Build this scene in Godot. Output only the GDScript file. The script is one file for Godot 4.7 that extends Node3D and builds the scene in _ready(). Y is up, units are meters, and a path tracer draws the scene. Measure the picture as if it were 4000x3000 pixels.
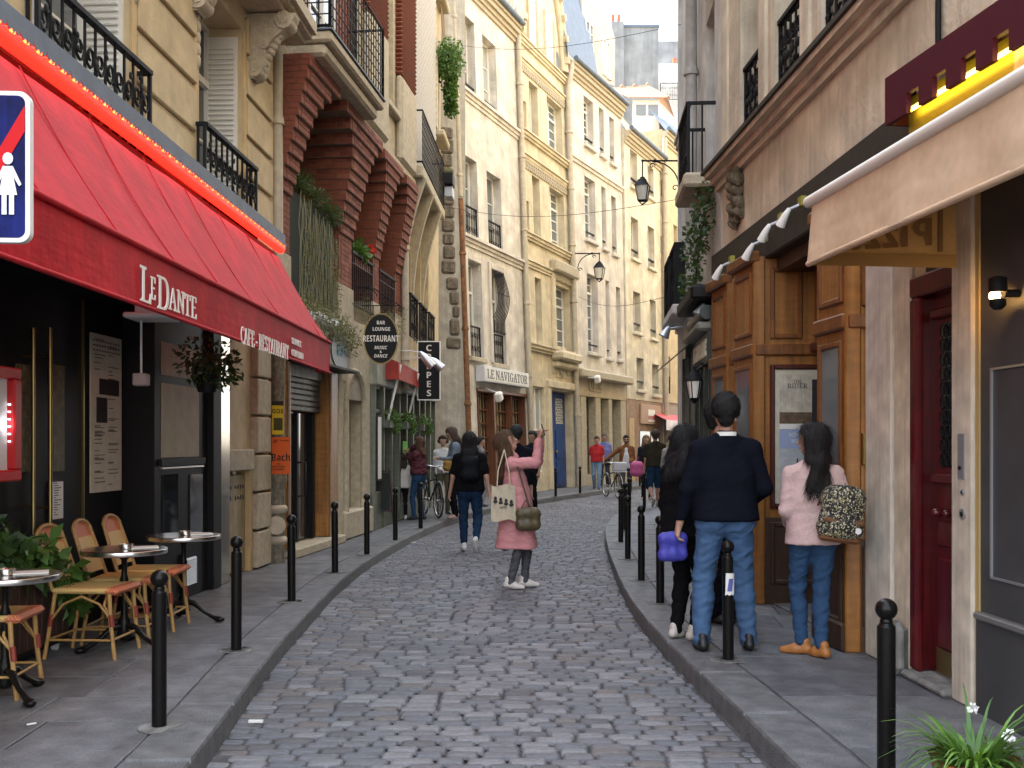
extends Node3D
# A narrow old-town street. Plan co-ordinates: X to the right, Z = metres ahead of the camera (world z = -Z), y up.
# F is the focal length in photograph pixels (4000 x 3000), HOR the horizon row, EYE the camera height.
const F := 4050.0
const HOR := 1738.0
const EYE := 1.55
const PAV := 0.12
var M := {}
var T := {}
var names := {}
var box_mesh: ArrayMesh
var rng := RandomNumberGenerator.new()

# ---------------------------------------------------------------- mesh collector
class Acc:
	var v := PackedVector3Array()
	var n := PackedVector3Array()
	var c := PackedColorArray()
	var uv := PackedVector2Array()
	var ix := PackedInt32Array()
	var col := Color(1, 1, 1)
	var tinted := false
	func put(p: Vector3, q: Vector3) -> int:
		v.append(p); n.append(q)
		if tinted: c.append(col)
		return v.size() - 1
	func tri(a: Vector3, b: Vector3, d: Vector3) -> void:
		var q := (b - a).cross(d - a)
		if q.length_squared() < 1e-16: return
		q = q.normalized()
		var i := put(a, q); put(b, q); put(d, q)
		ix.append_array(PackedInt32Array([i, i + 2, i + 1]))
	# a, b, d, e run counter-clockwise as seen from the front
	func quad(a: Vector3, b: Vector3, d: Vector3, e: Vector3) -> void:
		var q := (b - a).cross(e - a)
		if q.length_squared() < 1e-16: q = (d - b).cross(e - b)
		if q.length_squared() < 1e-16: return
		q = q.normalized()
		var i := put(a, q); put(b, q); put(d, q); put(e, q)
		ix.append_array(PackedInt32Array([i, i + 2, i + 1, i, i + 3, i + 2]))
	func box(o: Vector3, s: Vector3, bs: Basis = Basis.IDENTITY) -> void:
		var h := s * 0.5
		var p := []
		for k in 8:
			p.append(o + bs * Vector3(h.x if k & 1 else -h.x, h.y if k & 2 else -h.y, h.z if k & 4 else -h.z))
		quad(p[4], p[5], p[7], p[6]); quad(p[1], p[0], p[2], p[3])
		quad(p[5], p[1], p[3], p[7]); quad(p[0], p[4], p[6], p[2])
		quad(p[6], p[7], p[3], p[2]); quad(p[0], p[1], p[5], p[4])
	# box from corner to corner
	func bx(a: Vector3, b: Vector3) -> void:
		box((a + b) * 0.5, (b - a).abs())
	# box with chamfered edges
	func bev(o: Vector3, s: Vector3, r: float, bs: Basis = Basis.IDENTITY) -> void:
		var h := s * 0.5
		r = min(r, min(h.x, min(h.y, h.z)) * 0.9)
		var pt := func(sx, sy, sz, ax): # the corner's point on the face across axis ax
			var e := Vector3(sx * (h.x - (0.0 if ax == 0 else r)), sy * (h.y - (0.0 if ax == 1 else r)), sz * (h.z - (0.0 if ax == 2 else r)))
			return o + bs * e
		for s1 in [-1, 1]:
			var f := []
			for e in [[1, 1], [-1, 1], [-1, -1], [1, -1]]:
				f.append([pt.call(s1, e[0], e[1], 0), pt.call(e[1], s1, e[0], 1), pt.call(e[0], e[1], s1, 2)])
			for ax in 3:
				if s1 > 0: quad(f[0][ax], f[1][ax], f[2][ax], f[3][ax])
				else: quad(f[3][ax], f[2][ax], f[1][ax], f[0][ax])
			for s2 in [-1, 1]:
				var A = [pt.call(s1, s2, -1, 0), pt.call(s1, s2, 1, 0), pt.call(s1, s2, 1, 1), pt.call(s1, s2, -1, 1)]
				var B = [pt.call(-1, s1, s2, 1), pt.call(1, s1, s2, 1), pt.call(1, s1, s2, 2), pt.call(-1, s1, s2, 2)]
				var C = [pt.call(s2, -1, s1, 2), pt.call(s2, 1, s1, 2), pt.call(s2, 1, s1, 0), pt.call(s2, -1, s1, 0)]
				for q in [A, B, C]:
					if s1 * s2 > 0: quad(q[3], q[2], q[1], q[0])
					else: quad(q[0], q[1], q[2], q[3])
				for s3 in [-1, 1]:
					var t = [pt.call(s1, s2, s3, 0), pt.call(s1, s2, s3, 1), pt.call(s1, s2, s3, 2)]
					if s1 * s2 * s3 > 0: tri(t[0], t[1], t[2])
					else: tri(t[0], t[2], t[1])
	func grid(P: Array, closed_u: bool, closed_v: bool) -> void: # P: rows of points, smooth normals; outside on the left of (row direction x column direction)
		var R := P.size(); var C: int = P[0].size()
		var base := v.size()
		for r in R:
			for k in C:
				var du: Vector3 = P[r][(k + 1) % C if closed_u else min(k + 1, C - 1)] - P[r][(k - 1 + C) % C if closed_u else max(k - 1, 0)]
				var dv: Vector3 = P[(r + 1) % R if closed_v else min(r + 1, R - 1)][k] - P[(r - 1 + R) % R if closed_v else max(r - 1, 0)][k]
				var q := du.cross(dv)
				put(P[r][k], q.normalized() if q.length_squared() > 1e-20 else Vector3.UP)
		for r in (R if closed_v else R - 1):
			for k in (C if closed_u else C - 1):
				var a := base + r * C + k
				var b := base + r * C + (k + 1) % C
				var d := base + ((r + 1) % R) * C + (k + 1) % C
				var e := base + ((r + 1) % R) * C + k
				ix.append_array(PackedInt32Array([a, d, b, a, e, d]))
	func tube(path: Array, rad, sides := 6, cap := true) -> void:
		var up := Vector3.UP
		var rows := []
		var N := path.size()
		var prev := Vector3.ZERO
		for i in N:
			var t: Vector3 = (path[min(i + 1, N - 1)] - path[max(i - 1, 0)]).normalized()
			var a: Vector3
			if i == 0:
				a = t.cross(up if abs(t.y) < 0.9 else Vector3.RIGHT).normalized()
			else:
				a = (prev - t * prev.dot(t)).normalized()
			prev = a
			var b := t.cross(a)
			var r: float = rad if not (rad is Array) else rad[i]
			var row := []
			for k in sides:
				var w := TAU * k / sides
				row.append(path[i] + (a * cos(w) + b * sin(w)) * r)
			rows.append(row)
		grid(rows, true, false)
		if cap:
			for e in [0, N - 1]:
				for k in range(1, sides - 1):
					if e == 0: tri(rows[e][0], rows[e][k + 1], rows[e][k])
					else: tri(rows[e][0], rows[e][k], rows[e][k + 1])
	# profile: [radius, y] upwards
	func lathe(o: Vector3, prof: Array, sides := 14, bs: Basis = Basis.IDENTITY) -> void:
		var rows := []
		for p in prof:
			var row := []
			for k in sides:
				var w := -TAU * k / sides
				row.append(o + bs * Vector3(cos(w) * p[0], p[1], sin(w) * p[0]))
			rows.append(row)
		grid(rows, true, false)
		for e in [0, prof.size() - 1]:
			if prof[e][0] > 1e-4:
				for k in range(1, sides - 1):
					if e == 0: tri(rows[e][0], rows[e][k + 1], rows[e][k])
					else: tri(rows[e][0], rows[e][k], rows[e][k + 1])
	func ball(o: Vector3, r: Vector3, sides := 12, rings := 8, bs: Basis = Basis.IDENTITY) -> void:
		var rows := []
		for i in rings + 1:
			var a := -PI / 2 + PI * i / rings
			var row := []
			for k in sides:
				var w := -TAU * k / sides
				row.append(o + bs * Vector3(cos(w) * cos(a) * r.x, sin(a) * r.y, sin(w) * cos(a) * r.z))
			rows.append(row)
		grid(rows, true, false)
	# polygon (counter-clockwise from the front, +z) pushed from z0 to z1
	func prism(poly: PackedVector2Array, z0: float, z1: float, xf: Transform3D = Transform3D.IDENTITY) -> void:
		var t := Geometry2D.triangulate_polygon(poly)
		if Geometry2D.is_polygon_clockwise(poly):
			poly = poly.duplicate(); poly.reverse(); t = Geometry2D.triangulate_polygon(poly)
		for i in range(0, t.size(), 3):
			var a := poly[t[i]]; var b := poly[t[i + 1]]; var d := poly[t[i + 2]]
			if (b - a).cross(d - a) < 0: var s := b; b = d; d = s
			tri(xf * Vector3(a.x, a.y, z1), xf * Vector3(b.x, b.y, z1), xf * Vector3(d.x, d.y, z1))
			tri(xf * Vector3(a.x, a.y, z0), xf * Vector3(d.x, d.y, z0), xf * Vector3(b.x, b.y, z0))
		for i in poly.size():
			var a := poly[i]; var b := poly[(i + 1) % poly.size()]
			quad(xf * Vector3(a.x, a.y, z1), xf * Vector3(a.x, a.y, z0), xf * Vector3(b.x, b.y, z0), xf * Vector3(b.x, b.y, z1))
	func done() -> ArrayMesh:
		var m := ArrayMesh.new()
		if v.is_empty(): return m
		var a := []
		a.resize(Mesh.ARRAY_MAX)
		a[Mesh.ARRAY_VERTEX] = v; a[Mesh.ARRAY_NORMAL] = n; a[Mesh.ARRAY_INDEX] = ix
		if tinted: a[Mesh.ARRAY_COLOR] = c
		m.add_surface_from_arrays(Mesh.PRIMITIVE_TRIANGLES, a)
		return m

# ---------------------------------------------------------------- nodes
func numbered(called: String) -> String:
	var k: int = names.get(called, 0)
	names[called] = k + 1
	return called if k == 0 else "%s_%03d" % [called, k]

func mk(parent: Node, called: String, mesh: Mesh, mat: Material, xf := Transform3D.IDENTITY) -> MeshInstance3D:
	var o := MeshInstance3D.new()
	o.mesh = mesh; o.material_override = mat; o.transform = xf
	o.name = numbered(called) if parent == self else called
	parent.add_child(o, true)
	return o

func thing(called: String, label: String, category: String, xf := Transform3D.IDENTITY, group := "") -> Node3D:
	var o := Node3D.new()
	o.name = numbered(called); o.transform = xf
	add_child(o, true)
	return tag(o, label, category, group)

func tag(o: Node3D, label: String, category: String, group := "") -> Node3D:
	o.set_meta("label", label); o.set_meta("category", category)
	if group != "": o.set_meta("group", group)
	return o

func struct(o: Node3D) -> Node3D:
	o.set_meta("kind", "structure")
	return o

func stuff(o: Node3D) -> Node3D:
	o.set_meta("kind", "stuff")
	return o

# a box part, corner to corner, in the parent's axes
func part(parent: Node, called: String, mat: Material, a: Vector3, b: Vector3, bevel := 0.0) -> MeshInstance3D:
	var A := Acc.new()
	if bevel > 0.0: A.bev(Vector3.ZERO, (b - a).abs(), bevel)
	else: A.box(Vector3.ZERO, (b - a).abs())
	return mk(parent, called, A.done(), mat, Transform3D(Basis.IDENTITY, (a + b) * 0.5))

func at(X: float, y: float, Z: float, turn := 0.0) -> Transform3D:
	return Transform3D(Basis(Vector3.UP, turn), Vector3(X, y, -Z))

# the frame of a wall: x along it (from A to B, left to right for one who faces it), y up, z out into the street
func wall_frame(ax: float, az: float, bx: float, bz: float, lean := 0.0, y := 0.0) -> Transform3D:
	var u := Vector3(bx - ax, 0, -(bz - az)).normalized()
	var b := Basis(u, Vector3.UP, u.cross(Vector3.UP))
	return Transform3D(b * Basis(Vector3.RIGHT, -lean), Vector3(ax, y, -az))

# where the sight line through a photograph pixel meets the wall plane z = d of a frame: (along, up)
func hit(xf: Transform3D, x: float, y: float, d := 0.0) -> Vector2:
	var inv := xf.affine_inverse()
	var o := inv * Vector3(0, EYE, 0)
	var r := inv.basis * Vector3((x - 2000.0) / F, (HOR - y) / F, -1)
	var t := (d - o.z) / r.z
	return Vector2(o.x + r.x * t, o.y + r.y * t)

func lerp_at(t: Array, z: float) -> float: # t: [[z, x], ...]
	if z <= t[0][0]: return t[0][1]
	for i in range(1, t.size()):
		if z <= t[i][0]:
			return lerpf(t[i - 1][1], t[i][1], (z - t[i - 1][0]) / (t[i][0] - t[i - 1][0]))
	return t[-1][1]

# ---------------------------------------------------------------- materials
func noise_img(w: int, h: int, freq: float, oct: int, seed_: int, kind := FastNoiseLite.TYPE_SIMPLEX_SMOOTH) -> Image:
	var f := FastNoiseLite.new()
	f.seed = seed_; f.frequency = freq; f.fractal_octaves = oct; f.noise_type = kind
	var im := f.get_seamless_image(w, h)
	im.convert(Image.FORMAT_L8)
	return im

func blend_img(parts: Array, lo: float, hi: float, size := 512) -> Image: # parts: [[image, weight], ...] to one grey image spread over lo..hi
	var sum := PackedFloat32Array(); sum.resize(size * size); sum.fill(0.0)
	for p in parts:
		var im: Image = p[0].duplicate()
		if im.get_width() != size or im.get_height() != size: im.resize(size, size, Image.INTERPOLATE_CUBIC)
		var d := im.get_data()
		var w: float = p[1] / 255.0
		for i in size * size: sum[i] += d[i] * w
	var mn := 1e9; var mx := -1e9
	for s in sum:
		mn = minf(mn, s); mx = maxf(mx, s)
	var out := PackedByteArray(); out.resize(size * size)
	for i in size * size:
		out[i] = int(255.0 * clampf(lerpf(lo, hi, (sum[i] - mn) / (mx - mn)), 0.0, 1.0))
	return Image.create_from_data(size, size, false, Image.FORMAT_L8, out)

func tex_of(im: Image) -> ImageTexture:
	im = im.duplicate(); im.convert(Image.FORMAT_RGB8)
	return ImageTexture.create_from_image(im)

func normal_of(im: Image, s: float) -> ImageTexture:
	im = im.duplicate(); im.convert(Image.FORMAT_RGBA8); im.bump_map_to_normal_map(s)
	return ImageTexture.create_from_image(im)

func textures() -> void:
	var fine := noise_img(512, 512, 0.09, 3, 1)
	var mid := noise_img(512, 512, 0.018, 4, 2)
	var big := noise_img(512, 512, 0.006, 3, 3)
	var streak := noise_img(512, 24, 0.05, 3, 4)
	var patch := noise_img(512, 512, 0.012, 5, 5, FastNoiseLite.TYPE_PERLIN)
	var grain := noise_img(256, 10, 0.08, 3, 6)
	var wv := noise_img(128, 512, 0.04, 2, 7)
	T.plaster = blend_img([[fine, 0.25], [mid, 0.5], [big, 0.8]], 0.82, 1.0)
	T.stain = blend_img([[streak, 0.6], [mid, 0.4], [big, 1.0], [fine, 0.1]], 0.74, 1.0)
	T.stone = blend_img([[fine, 0.55], [mid, 0.7], [big, 0.3]], 0.76, 1.0)
	T.paving = blend_img([[fine, 0.35], [patch, 0.9], [big, 0.5]], 0.66, 1.0)
	T.wood = blend_img([[grain, 0.9], [wv, 0.35], [fine, 0.12]], 0.6, 1.0)
	T.cloth = blend_img([[fine, 0.5], [mid, 0.6]], 0.86, 1.0)
	T.dirty = blend_img([[fine, 0.2], [patch, 1.0], [streak, 0.5]], 0.5, 1.0)
	T.n_plaster = normal_of(blend_img([[fine, 0.5], [mid, 1.0]], 0.0, 1.0), 6.0)
	T.n_stone = normal_of(blend_img([[fine, 1.0], [mid, 0.6]], 0.0, 1.0), 7.0)
	T.n_cloth = normal_of(blend_img([[wv, 0.8], [mid, 1.0]], 0.0, 1.0), 9.0)
	for k in ["plaster", "stain", "stone", "paving", "wood", "cloth", "dirty"]:
		T[k] = tex_of(T[k])

# r, g, b: linear base colour
func mat(called: String, r: float, g: float, b: float, rough := 0.8, tex := "", scale := 1.0, nrm := "", nscale := 0.5, metal := 0.0, world := true) -> StandardMaterial3D:
	var m := StandardMaterial3D.new()
	m.resource_name = called
	m.albedo_color = Color(r, g, b).linear_to_srgb()
	m.roughness = rough; m.metallic = metal
	if tex != "": m.albedo_texture = T[tex]
	if nrm != "":
		m.normal_enabled = true; m.normal_texture = T[nrm]; m.normal_scale = nscale
	if tex != "" or nrm != "":
		m.uv1_triplanar = true; m.uv1_world_triplanar = world
		m.uv1_scale = Vector3.ONE * scale
		m.uv1_triplanar_sharpness = 4.0
	M[called] = m
	return m

func glow(called: String, r: float, g: float, b: float, e: float) -> StandardMaterial3D:
	var m := mat(called, r, g, b, 0.5)
	m.emission_enabled = true; m.emission = Color(r, g, b).linear_to_srgb(); m.emission_energy_multiplier = e
	return m

func materials() -> void:
	mat("cobble", 0.165, 0.162, 0.173, 0.6, "stone", 2.6, "n_stone", 0.7)
	mat("cobble_pale", 0.225, 0.22, 0.227, 0.58, "stone", 2.6, "n_stone", 0.7)
	mat("cobble_dark", 0.12, 0.116, 0.12, 0.6, "stone", 2.6, "n_stone", 0.7)
	mat("cobble_brown", 0.165, 0.147, 0.137, 0.6, "stone", 2.6, "n_stone", 0.7)
	mat("cobble_blue", 0.145, 0.15, 0.163, 0.58, "stone", 2.6, "n_stone", 0.7)
	mat("joint", 0.06, 0.055, 0.05, 0.95, "dirty", 1.5)
	mat("paving", 0.172, 0.175, 0.18, 0.6, "paving", 0.9, "n_stone", 0.4)
	mat("paving_pale", 0.205, 0.205, 0.207, 0.62, "paving", 0.8, "n_stone", 0.4)
	mat("paving_dark", 0.14, 0.143, 0.15, 0.58, "paving", 1.1, "n_stone", 0.4)
	mat("kerb", 0.18, 0.18, 0.178, 0.6, "paving", 1.3, "n_stone", 0.5)
	mat("cement", 0.3, 0.29, 0.265, 0.9, "dirty", 1.2)
	mat("cream", 0.62, 0.49, 0.29, 0.85, "plaster", 0.5, "n_plaster", 0.25)
	mat("cream_warm", 0.62, 0.44, 0.22, 0.85, "plaster", 0.45, "n_plaster", 0.25)
	mat("stone_trim", 0.56, 0.48, 0.34, 0.85, "stone", 0.8, "n_stone", 0.35)
	mat("white_plaster", 0.76, 0.7, 0.6, 0.88, "stain", 0.33, "n_plaster", 0.5)
	mat("ashlar", 0.76, 0.65, 0.44, 0.85, "stain", 0.35, "n_plaster", 0.3)
	mat("pale_plaster", 0.78, 0.71, 0.61, 0.88, "stain", 0.3, "n_plaster", 0.4)
	mat("yellow_plaster", 0.77, 0.69, 0.53, 0.88, "stain", 0.3, "n_plaster", 0.4)
	mat("grey_plaster", 0.76, 0.74, 0.69, 0.88, "stain", 0.4, "n_plaster", 0.4)
	mat("bare_plaster", 0.50, 0.47, 0.40, 0.9, "stain", 0.4, "n_plaster", 0.5)
	mat("stained_plaster", 0.76, 0.65, 0.48, 0.88, "stain", 0.4, "n_plaster", 0.3)
	mat("concrete", 0.27, 0.28, 0.28, 0.9, "stain", 0.2)
	mat("rubble", 0.27, 0.23, 0.18, 0.95, "dirty", 1.4, "n_stone", 1.0)
	mat("brick", 0.27, 0.072, 0.036, 0.82, "stone", 2.2, "n_stone", 0.5)
	mat("brick_dark", 0.21, 0.052, 0.03, 0.85, "stone", 2.2, "n_stone", 0.5)
	mat("brick_pale", 0.34, 0.105, 0.055, 0.8, "stone", 2.2, "n_stone", 0.5)
	mat("white_brick", 0.55, 0.52, 0.47, 0.8, "stone", 2.0, "n_stone", 0.4)
	mat("mortar", 0.26, 0.17, 0.12, 0.95, "stone", 2.0)
	mat("zinc", 0.12, 0.155, 0.2, 0.6, "plaster", 0.6)
	mat("tile", 0.36, 0.21, 0.13, 0.85, "stone", 1.5)
	mat("terracotta", 0.42, 0.11, 0.05, 0.85)
	mat("pipe_cream", 0.53, 0.46, 0.34, 0.6, "plaster", 1.0)
	mat("pipe_rust", 0.33, 0.15, 0.06, 0.8, "dirty", 1.5)
	mat("iron", 0.01, 0.01, 0.011, 0.65)
	mat("black_paint", 0.009, 0.008, 0.007, 0.28, "stone", 2.0, "n_stone", 0.08)
	mat("lantern_glass", 0.75, 0.72, 0.62, 0.2)
	mat("red_cloth", 0.56, 0.014, 0.022, 0.66, "stain", 0.8, "n_cloth", 0.12)
	mat("lettering", 0.75, 0.7, 0.62, 0.6)
	mat("white_paint", 0.78, 0.76, 0.70, 0.5)
	mat("frame_white", 0.72, 0.69, 0.62, 0.5)
	mat("black_panel", 0.009, 0.009, 0.009, 0.55)
	mat("dark_shop", 0.3, 0.26, 0.21, 0.8)
	mat("navy_stone", 0.03, 0.035, 0.042, 0.12)
	mat("dark_glass", 0.02, 0.022, 0.022, 0.06)
	mat("window_glass", 0.14, 0.16, 0.165, 0.05)
	mat("window_pale", 0.36, 0.37, 0.34, 0.12)
	mat("window_dim", 0.05, 0.06, 0.065, 0.05)
	mat("curtain", 0.66, 0.63, 0.56, 0.9, "cloth", 0.6)
	mat("pale_blind", 0.42, 0.36, 0.24, 0.7, "cloth", 0.5)
	mat("steel", 0.62, 0.61, 0.58, 0.25, "", 1.0, "", 0.5, 1.0)
	mat("brass", 0.36, 0.27, 0.11, 0.35, "", 1.0, "", 0.5, 1.0)
	mat("grey_metal", 0.35, 0.36, 0.37, 0.4, "", 1.0, "", 0.5, 0.6)
	mat("light_grey", 0.55, 0.56, 0.57, 0.4)
	mat("rattan", 0.58, 0.33, 0.1, 0.5, "wood", 6.0)
	mat("rattan_red", 0.33, 0.04, 0.022, 0.5, "wood", 5.0)
	mat("weave", 0.64, 0.46, 0.17, 0.6)
	mat("weave_red", 0.42, 0.07, 0.035, 0.6)
	mat("dark_wood", 0.055, 0.022, 0.015, 0.5, "wood", 0.8)
	mat("wood", 0.4, 0.16, 0.028, 0.42, "wood", 0.7, "n_plaster", 0.1)
	mat("wood_light", 0.46, 0.21, 0.055, 0.42, "wood", 0.7, "n_plaster", 0.1)
	mat("wood_trim", 0.25, 0.09, 0.02, 0.4, "wood", 0.9)
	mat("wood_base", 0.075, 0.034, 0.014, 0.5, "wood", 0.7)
	mat("red_door", 0.12, 0.005, 0.008, 0.3, "wood", 0.8)
	mat("grey_shop", 0.062, 0.064, 0.066, 0.5, "plaster", 0.6)
	mat("blue_door", 0.012, 0.085, 0.34, 0.4, "wood", 0.6)
	mat("bordeaux", 0.06, 0.008, 0.018, 0.45)
	mat("beam", 0.035, 0.03, 0.02, 0.6, "dirty", 0.8)
	mat("ochre_paint", 0.28, 0.25, 0.03, 0.6)
	var fab := mat("beige_cloth", 0.68, 0.49, 0.32, 0.75, "cloth", 0.25, "n_cloth", 0.15)
	fab.backlight_enabled = true; fab.backlight = Color(0.35, 0.24, 0.12)
	var och := mat("ochre_cloth", 0.5, 0.34, 0.13, 0.75, "cloth", 0.7)
	och.backlight_enabled = true; och.backlight = Color(0.5, 0.33, 0.1)
	mat("brown_print", 0.16, 0.085, 0.03, 0.8)
	mat("sign_blue", 0.01, 0.018, 0.15, 0.7, "dirty", 1.2)
	mat("sign_red", 0.5, 0.012, 0.015, 0.7)
	mat("sign_white", 0.7, 0.68, 0.62, 0.4)
	mat("paper", 0.6, 0.55, 0.42, 0.8, "cloth", 1.0)
	mat("paper_white", 0.68, 0.67, 0.62, 0.6)
	mat("ink", 0.02, 0.018, 0.016, 0.7)
	mat("poster_orange", 0.68, 0.12, 0.015, 0.7)
	mat("poster_yellow", 0.66, 0.5, 0.02, 0.7)
	mat("poster_green", 0.12, 0.5, 0.03, 0.7)
	mat("chalk", 0.02, 0.026, 0.024, 0.8, "dirty", 3.0)
	mat("leaf", 0.05, 0.12, 0.018, 0.5)
	mat("leaf_dark", 0.022, 0.055, 0.014, 0.5)
	mat("leaf_dry", 0.13, 0.115, 0.055, 0.8)
	mat("leaf_bright", 0.12, 0.24, 0.03, 0.5)
	for k in ["leaf", "leaf_dark", "leaf_bright", "leaf_dry"]:
		M[k].backlight_enabled = true; M[k].backlight = Color(0.25, 0.32, 0.06)
	mat("petal", 0.75, 0.75, 0.7, 0.6)
	mat("petal_red", 0.6, 0.03, 0.015, 0.6)
	mat("teal_shop", 0.16, 0.175, 0.13, 0.5, "wood", 0.6)
	mat("green_shop", 0.025, 0.04, 0.028, 0.4, "wood", 0.8)
	mat("gold", 0.3, 0.2, 0.04, 0.5)
	mat("shutter_metal", 0.2, 0.18, 0.145, 0.5, "dirty", 1.0, "", 0.5, 0.3)
	mat("tin", 0.45, 0.46, 0.48, 0.35, "", 1.0, "", 0.5, 0.7)
	mat("rubber", 0.015, 0.015, 0.015, 0.7)
	var pane := mat("clear_pane", 0.1, 0.11, 0.11, 0.03)
	pane.transparency = BaseMaterial3D.TRANSPARENCY_ALPHA
	pane.albedo_color.a = 0.25
	for k in ["iron", "black_paint", "sign_blue", "sign_red", "black_panel", "bordeaux", "red_cloth"]: M[k].metallic_specular = 0.3
	glow("neon_red", 1.0, 0.012, 0.006, 1.0)
	glow("neon_hot", 1.0, 0.09, 0.02, 2.2)
	glow("tube_yellow", 1.0, 0.78, 0.25, 0.6)
	glow("bulb", 1.0, 0.72, 0.35, 3.0)
	glow("led", 0.9, 0.93, 1.0, 0.6)

# ---------------------------------------------------------------- lettering
func text(parent: Node, s: String, cap: float, m: Material, xf: Transform3D, font := "serif", stretch := 1.0, bold := false, depth := 0.006, italic := false, called := "lettering") -> MeshInstance3D:
	var t := TextMesh.new()
	var f := SystemFont.new()
	f.font_names = PackedStringArray(["Droid Serif" if font == "serif" else "Droid Sans"])
	if bold: f.font_weight = 700
	t.font = f; t.text = s; t.font_size = 48
	t.pixel_size = cap / (48.0 * 0.714)
	t.depth = depth; t.curve_step = 2.0
	var b := Basis(Vector3(stretch, 0, 0), Vector3(0.22 if italic else 0.0, 1, 0), Vector3(0, 0, 1))
	return mk(parent, called, t, m, xf * Transform3D(b, Vector3.ZERO))
func tx(x: float, y: float, z: float) -> Transform3D: return Transform3D(Basis.IDENTITY, Vector3(x, y, z))

# ---------------------------------------------------------------- builders for walls
# opens: [u0, v0, u1, v1, depth]; reveals are built, the window behind is set by window()
func wall(node: Node3D, called: String, m: Material, u0: float, u1: float, v0: float, v1: float, opens: Array, back := 0.0, z := 0.0) -> MeshInstance3D:
	var A := Acc.new()
	var us := [u0, u1]; var vs := [v0, v1]
	for o in opens:
		for e in [o[0], o[2]]:
			if e > u0 and e < u1 and not us.has(e): us.append(e)
		for e in [o[1], o[3]]:
			if e > v0 and e < v1 and not vs.has(e): vs.append(e)
	us.sort(); vs.sort()
	for i in us.size() - 1:
		var j := 0
		while j < vs.size() - 1:
			var cu: float = (us[i] + us[i + 1]) * 0.5
			var solid := func(jj):
				var cv: float = (vs[jj] + vs[jj + 1]) * 0.5
				for o in opens:
					if cu > o[0] and cu < o[2] and cv > o[1] and cv < o[3]: return false
				return true
			if not solid.call(j):
				j += 1
				continue
			var k := j
			while k + 1 < vs.size() - 1 and solid.call(k + 1): k += 1
			A.quad(Vector3(us[i], vs[j], z), Vector3(us[i + 1], vs[j], z), Vector3(us[i + 1], vs[k + 1], z), Vector3(us[i], vs[k + 1], z))
			j = k + 1
	for o in opens:
		var d: float = z - o[4]
		var a := Vector3(o[0], o[1], z); var b := Vector3(o[2], o[1], z); var c := Vector3(o[2], o[3], z); var e := Vector3(o[0], o[3], z)
		var k := Vector3(0, 0, d - z)
		A.quad(b, b + k, c + k, c); A.quad(a + k, a, e, e + k)
		A.quad(a, a + k, b + k, b); A.quad(e + k, e, c, c + k)
	if back > 0.0:
		var p := [Vector3(u0, v0, z), Vector3(u1, v0, z), Vector3(u1, v1, z), Vector3(u0, v1, z)]
		var k := Vector3(0, 0, -back)
		A.quad(p[1], p[1] + k, p[2] + k, p[2]); A.quad(p[0] + k, p[0], p[3], p[3] + k)
		A.quad(p[3], p[2], p[2] + k, p[3] + k)
		A.quad(p[1] + k, p[0] + k, p[3] + k, p[2] + k)
		A.quad(p[0] + k, p[1] + k, p[1], p[0])
	return mk(node, called, A.done(), m)

# a two-leaf casement in an opening; rows = panes above one another, curtain = share of the height that a curtain covers
func window(node: Node3D, o: Array, rows := 3, leaves := 2, transom := 0.0, m: Material = null, glass: Material = null, curtain := 0.0, bar := 0.025) -> MeshInstance3D:
	if m == null: m = M.frame_white
	if glass == null or glass == M.window_glass: glass = [M.window_glass, M.window_dim, M.window_glass, M.window_pale][int(abs(o[0] * 37.0 + o[1] * 11.0)) % 4]
	var A := Acc.new()
	var z: float = -o[4] + 0.002
	var e := 0.05
	A.bx(Vector3(o[0], o[1], z), Vector3(o[0] + e, o[3], z + 0.06)); A.bx(Vector3(o[2] - e, o[1], z), Vector3(o[2], o[3], z + 0.06))
	A.bx(Vector3(o[0] + e, o[1], z), Vector3(o[2] - e, o[1] + e, z + 0.06)); A.bx(Vector3(o[0] + e, o[3] - e, z), Vector3(o[2] - e, o[3], z + 0.06))
	var us := [o[0] + e]
	var w: float = (o[2] - o[0] - 2 * e) / leaves
	for k in range(1, leaves):
		A.bx(Vector3(o[0] + e + w * k - 0.035, o[1] + e, z), Vector3(o[0] + e + w * k + 0.035, o[3] - e, z + 0.07))
	var zones := [[o[1] + e, o[3] - e, rows]]
	if transom > 0.0:
		var ty: float = o[3] - (o[3] - o[1]) * transom
		A.bx(Vector3(o[0] + e, ty - 0.035, z), Vector3(o[2] - e, ty + 0.035, z + 0.072))
		zones = [[o[1] + e, ty - 0.035, rows], [ty + 0.035, o[3] - e, 1 if rows < 4 else 2]]
	var spots := []
	for zn in zones:
		var hh: float = (zn[1] - zn[0]) / zn[2]
		for r in zn[2]:
			if r > 0:
				for k in leaves:
					A.bx(Vector3(o[0] + e + w * k + 0.036, zn[0] + hh * r - bar * 0.5, z), Vector3(o[0] + e + w * (k + 1) - 0.036, zn[0] + hh * r + bar * 0.5, z + 0.05))
			for k in leaves:
				spots.append([o[0] + e + w * (k + 0.5), zn[0] + hh * (r + 0.5), w - 0.02, hh - 0.01])
	var f := mk(node, "window", A.done(), m)
	for s in spots:
		mk(f, "pane", box_mesh, glass, Transform3D(Basis.from_scale(Vector3(s[2], s[3], 0.008)), Vector3(s[0], s[1], z + 0.015)))
	if curtain > 0.0:
		part(f, "curtain", M.curtain, Vector3(o[0] + e, o[3] - (o[3] - o[1]) * curtain, z - 0.06), Vector3(o[2] - e, o[3] - e, z - 0.05))
	return f

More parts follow.
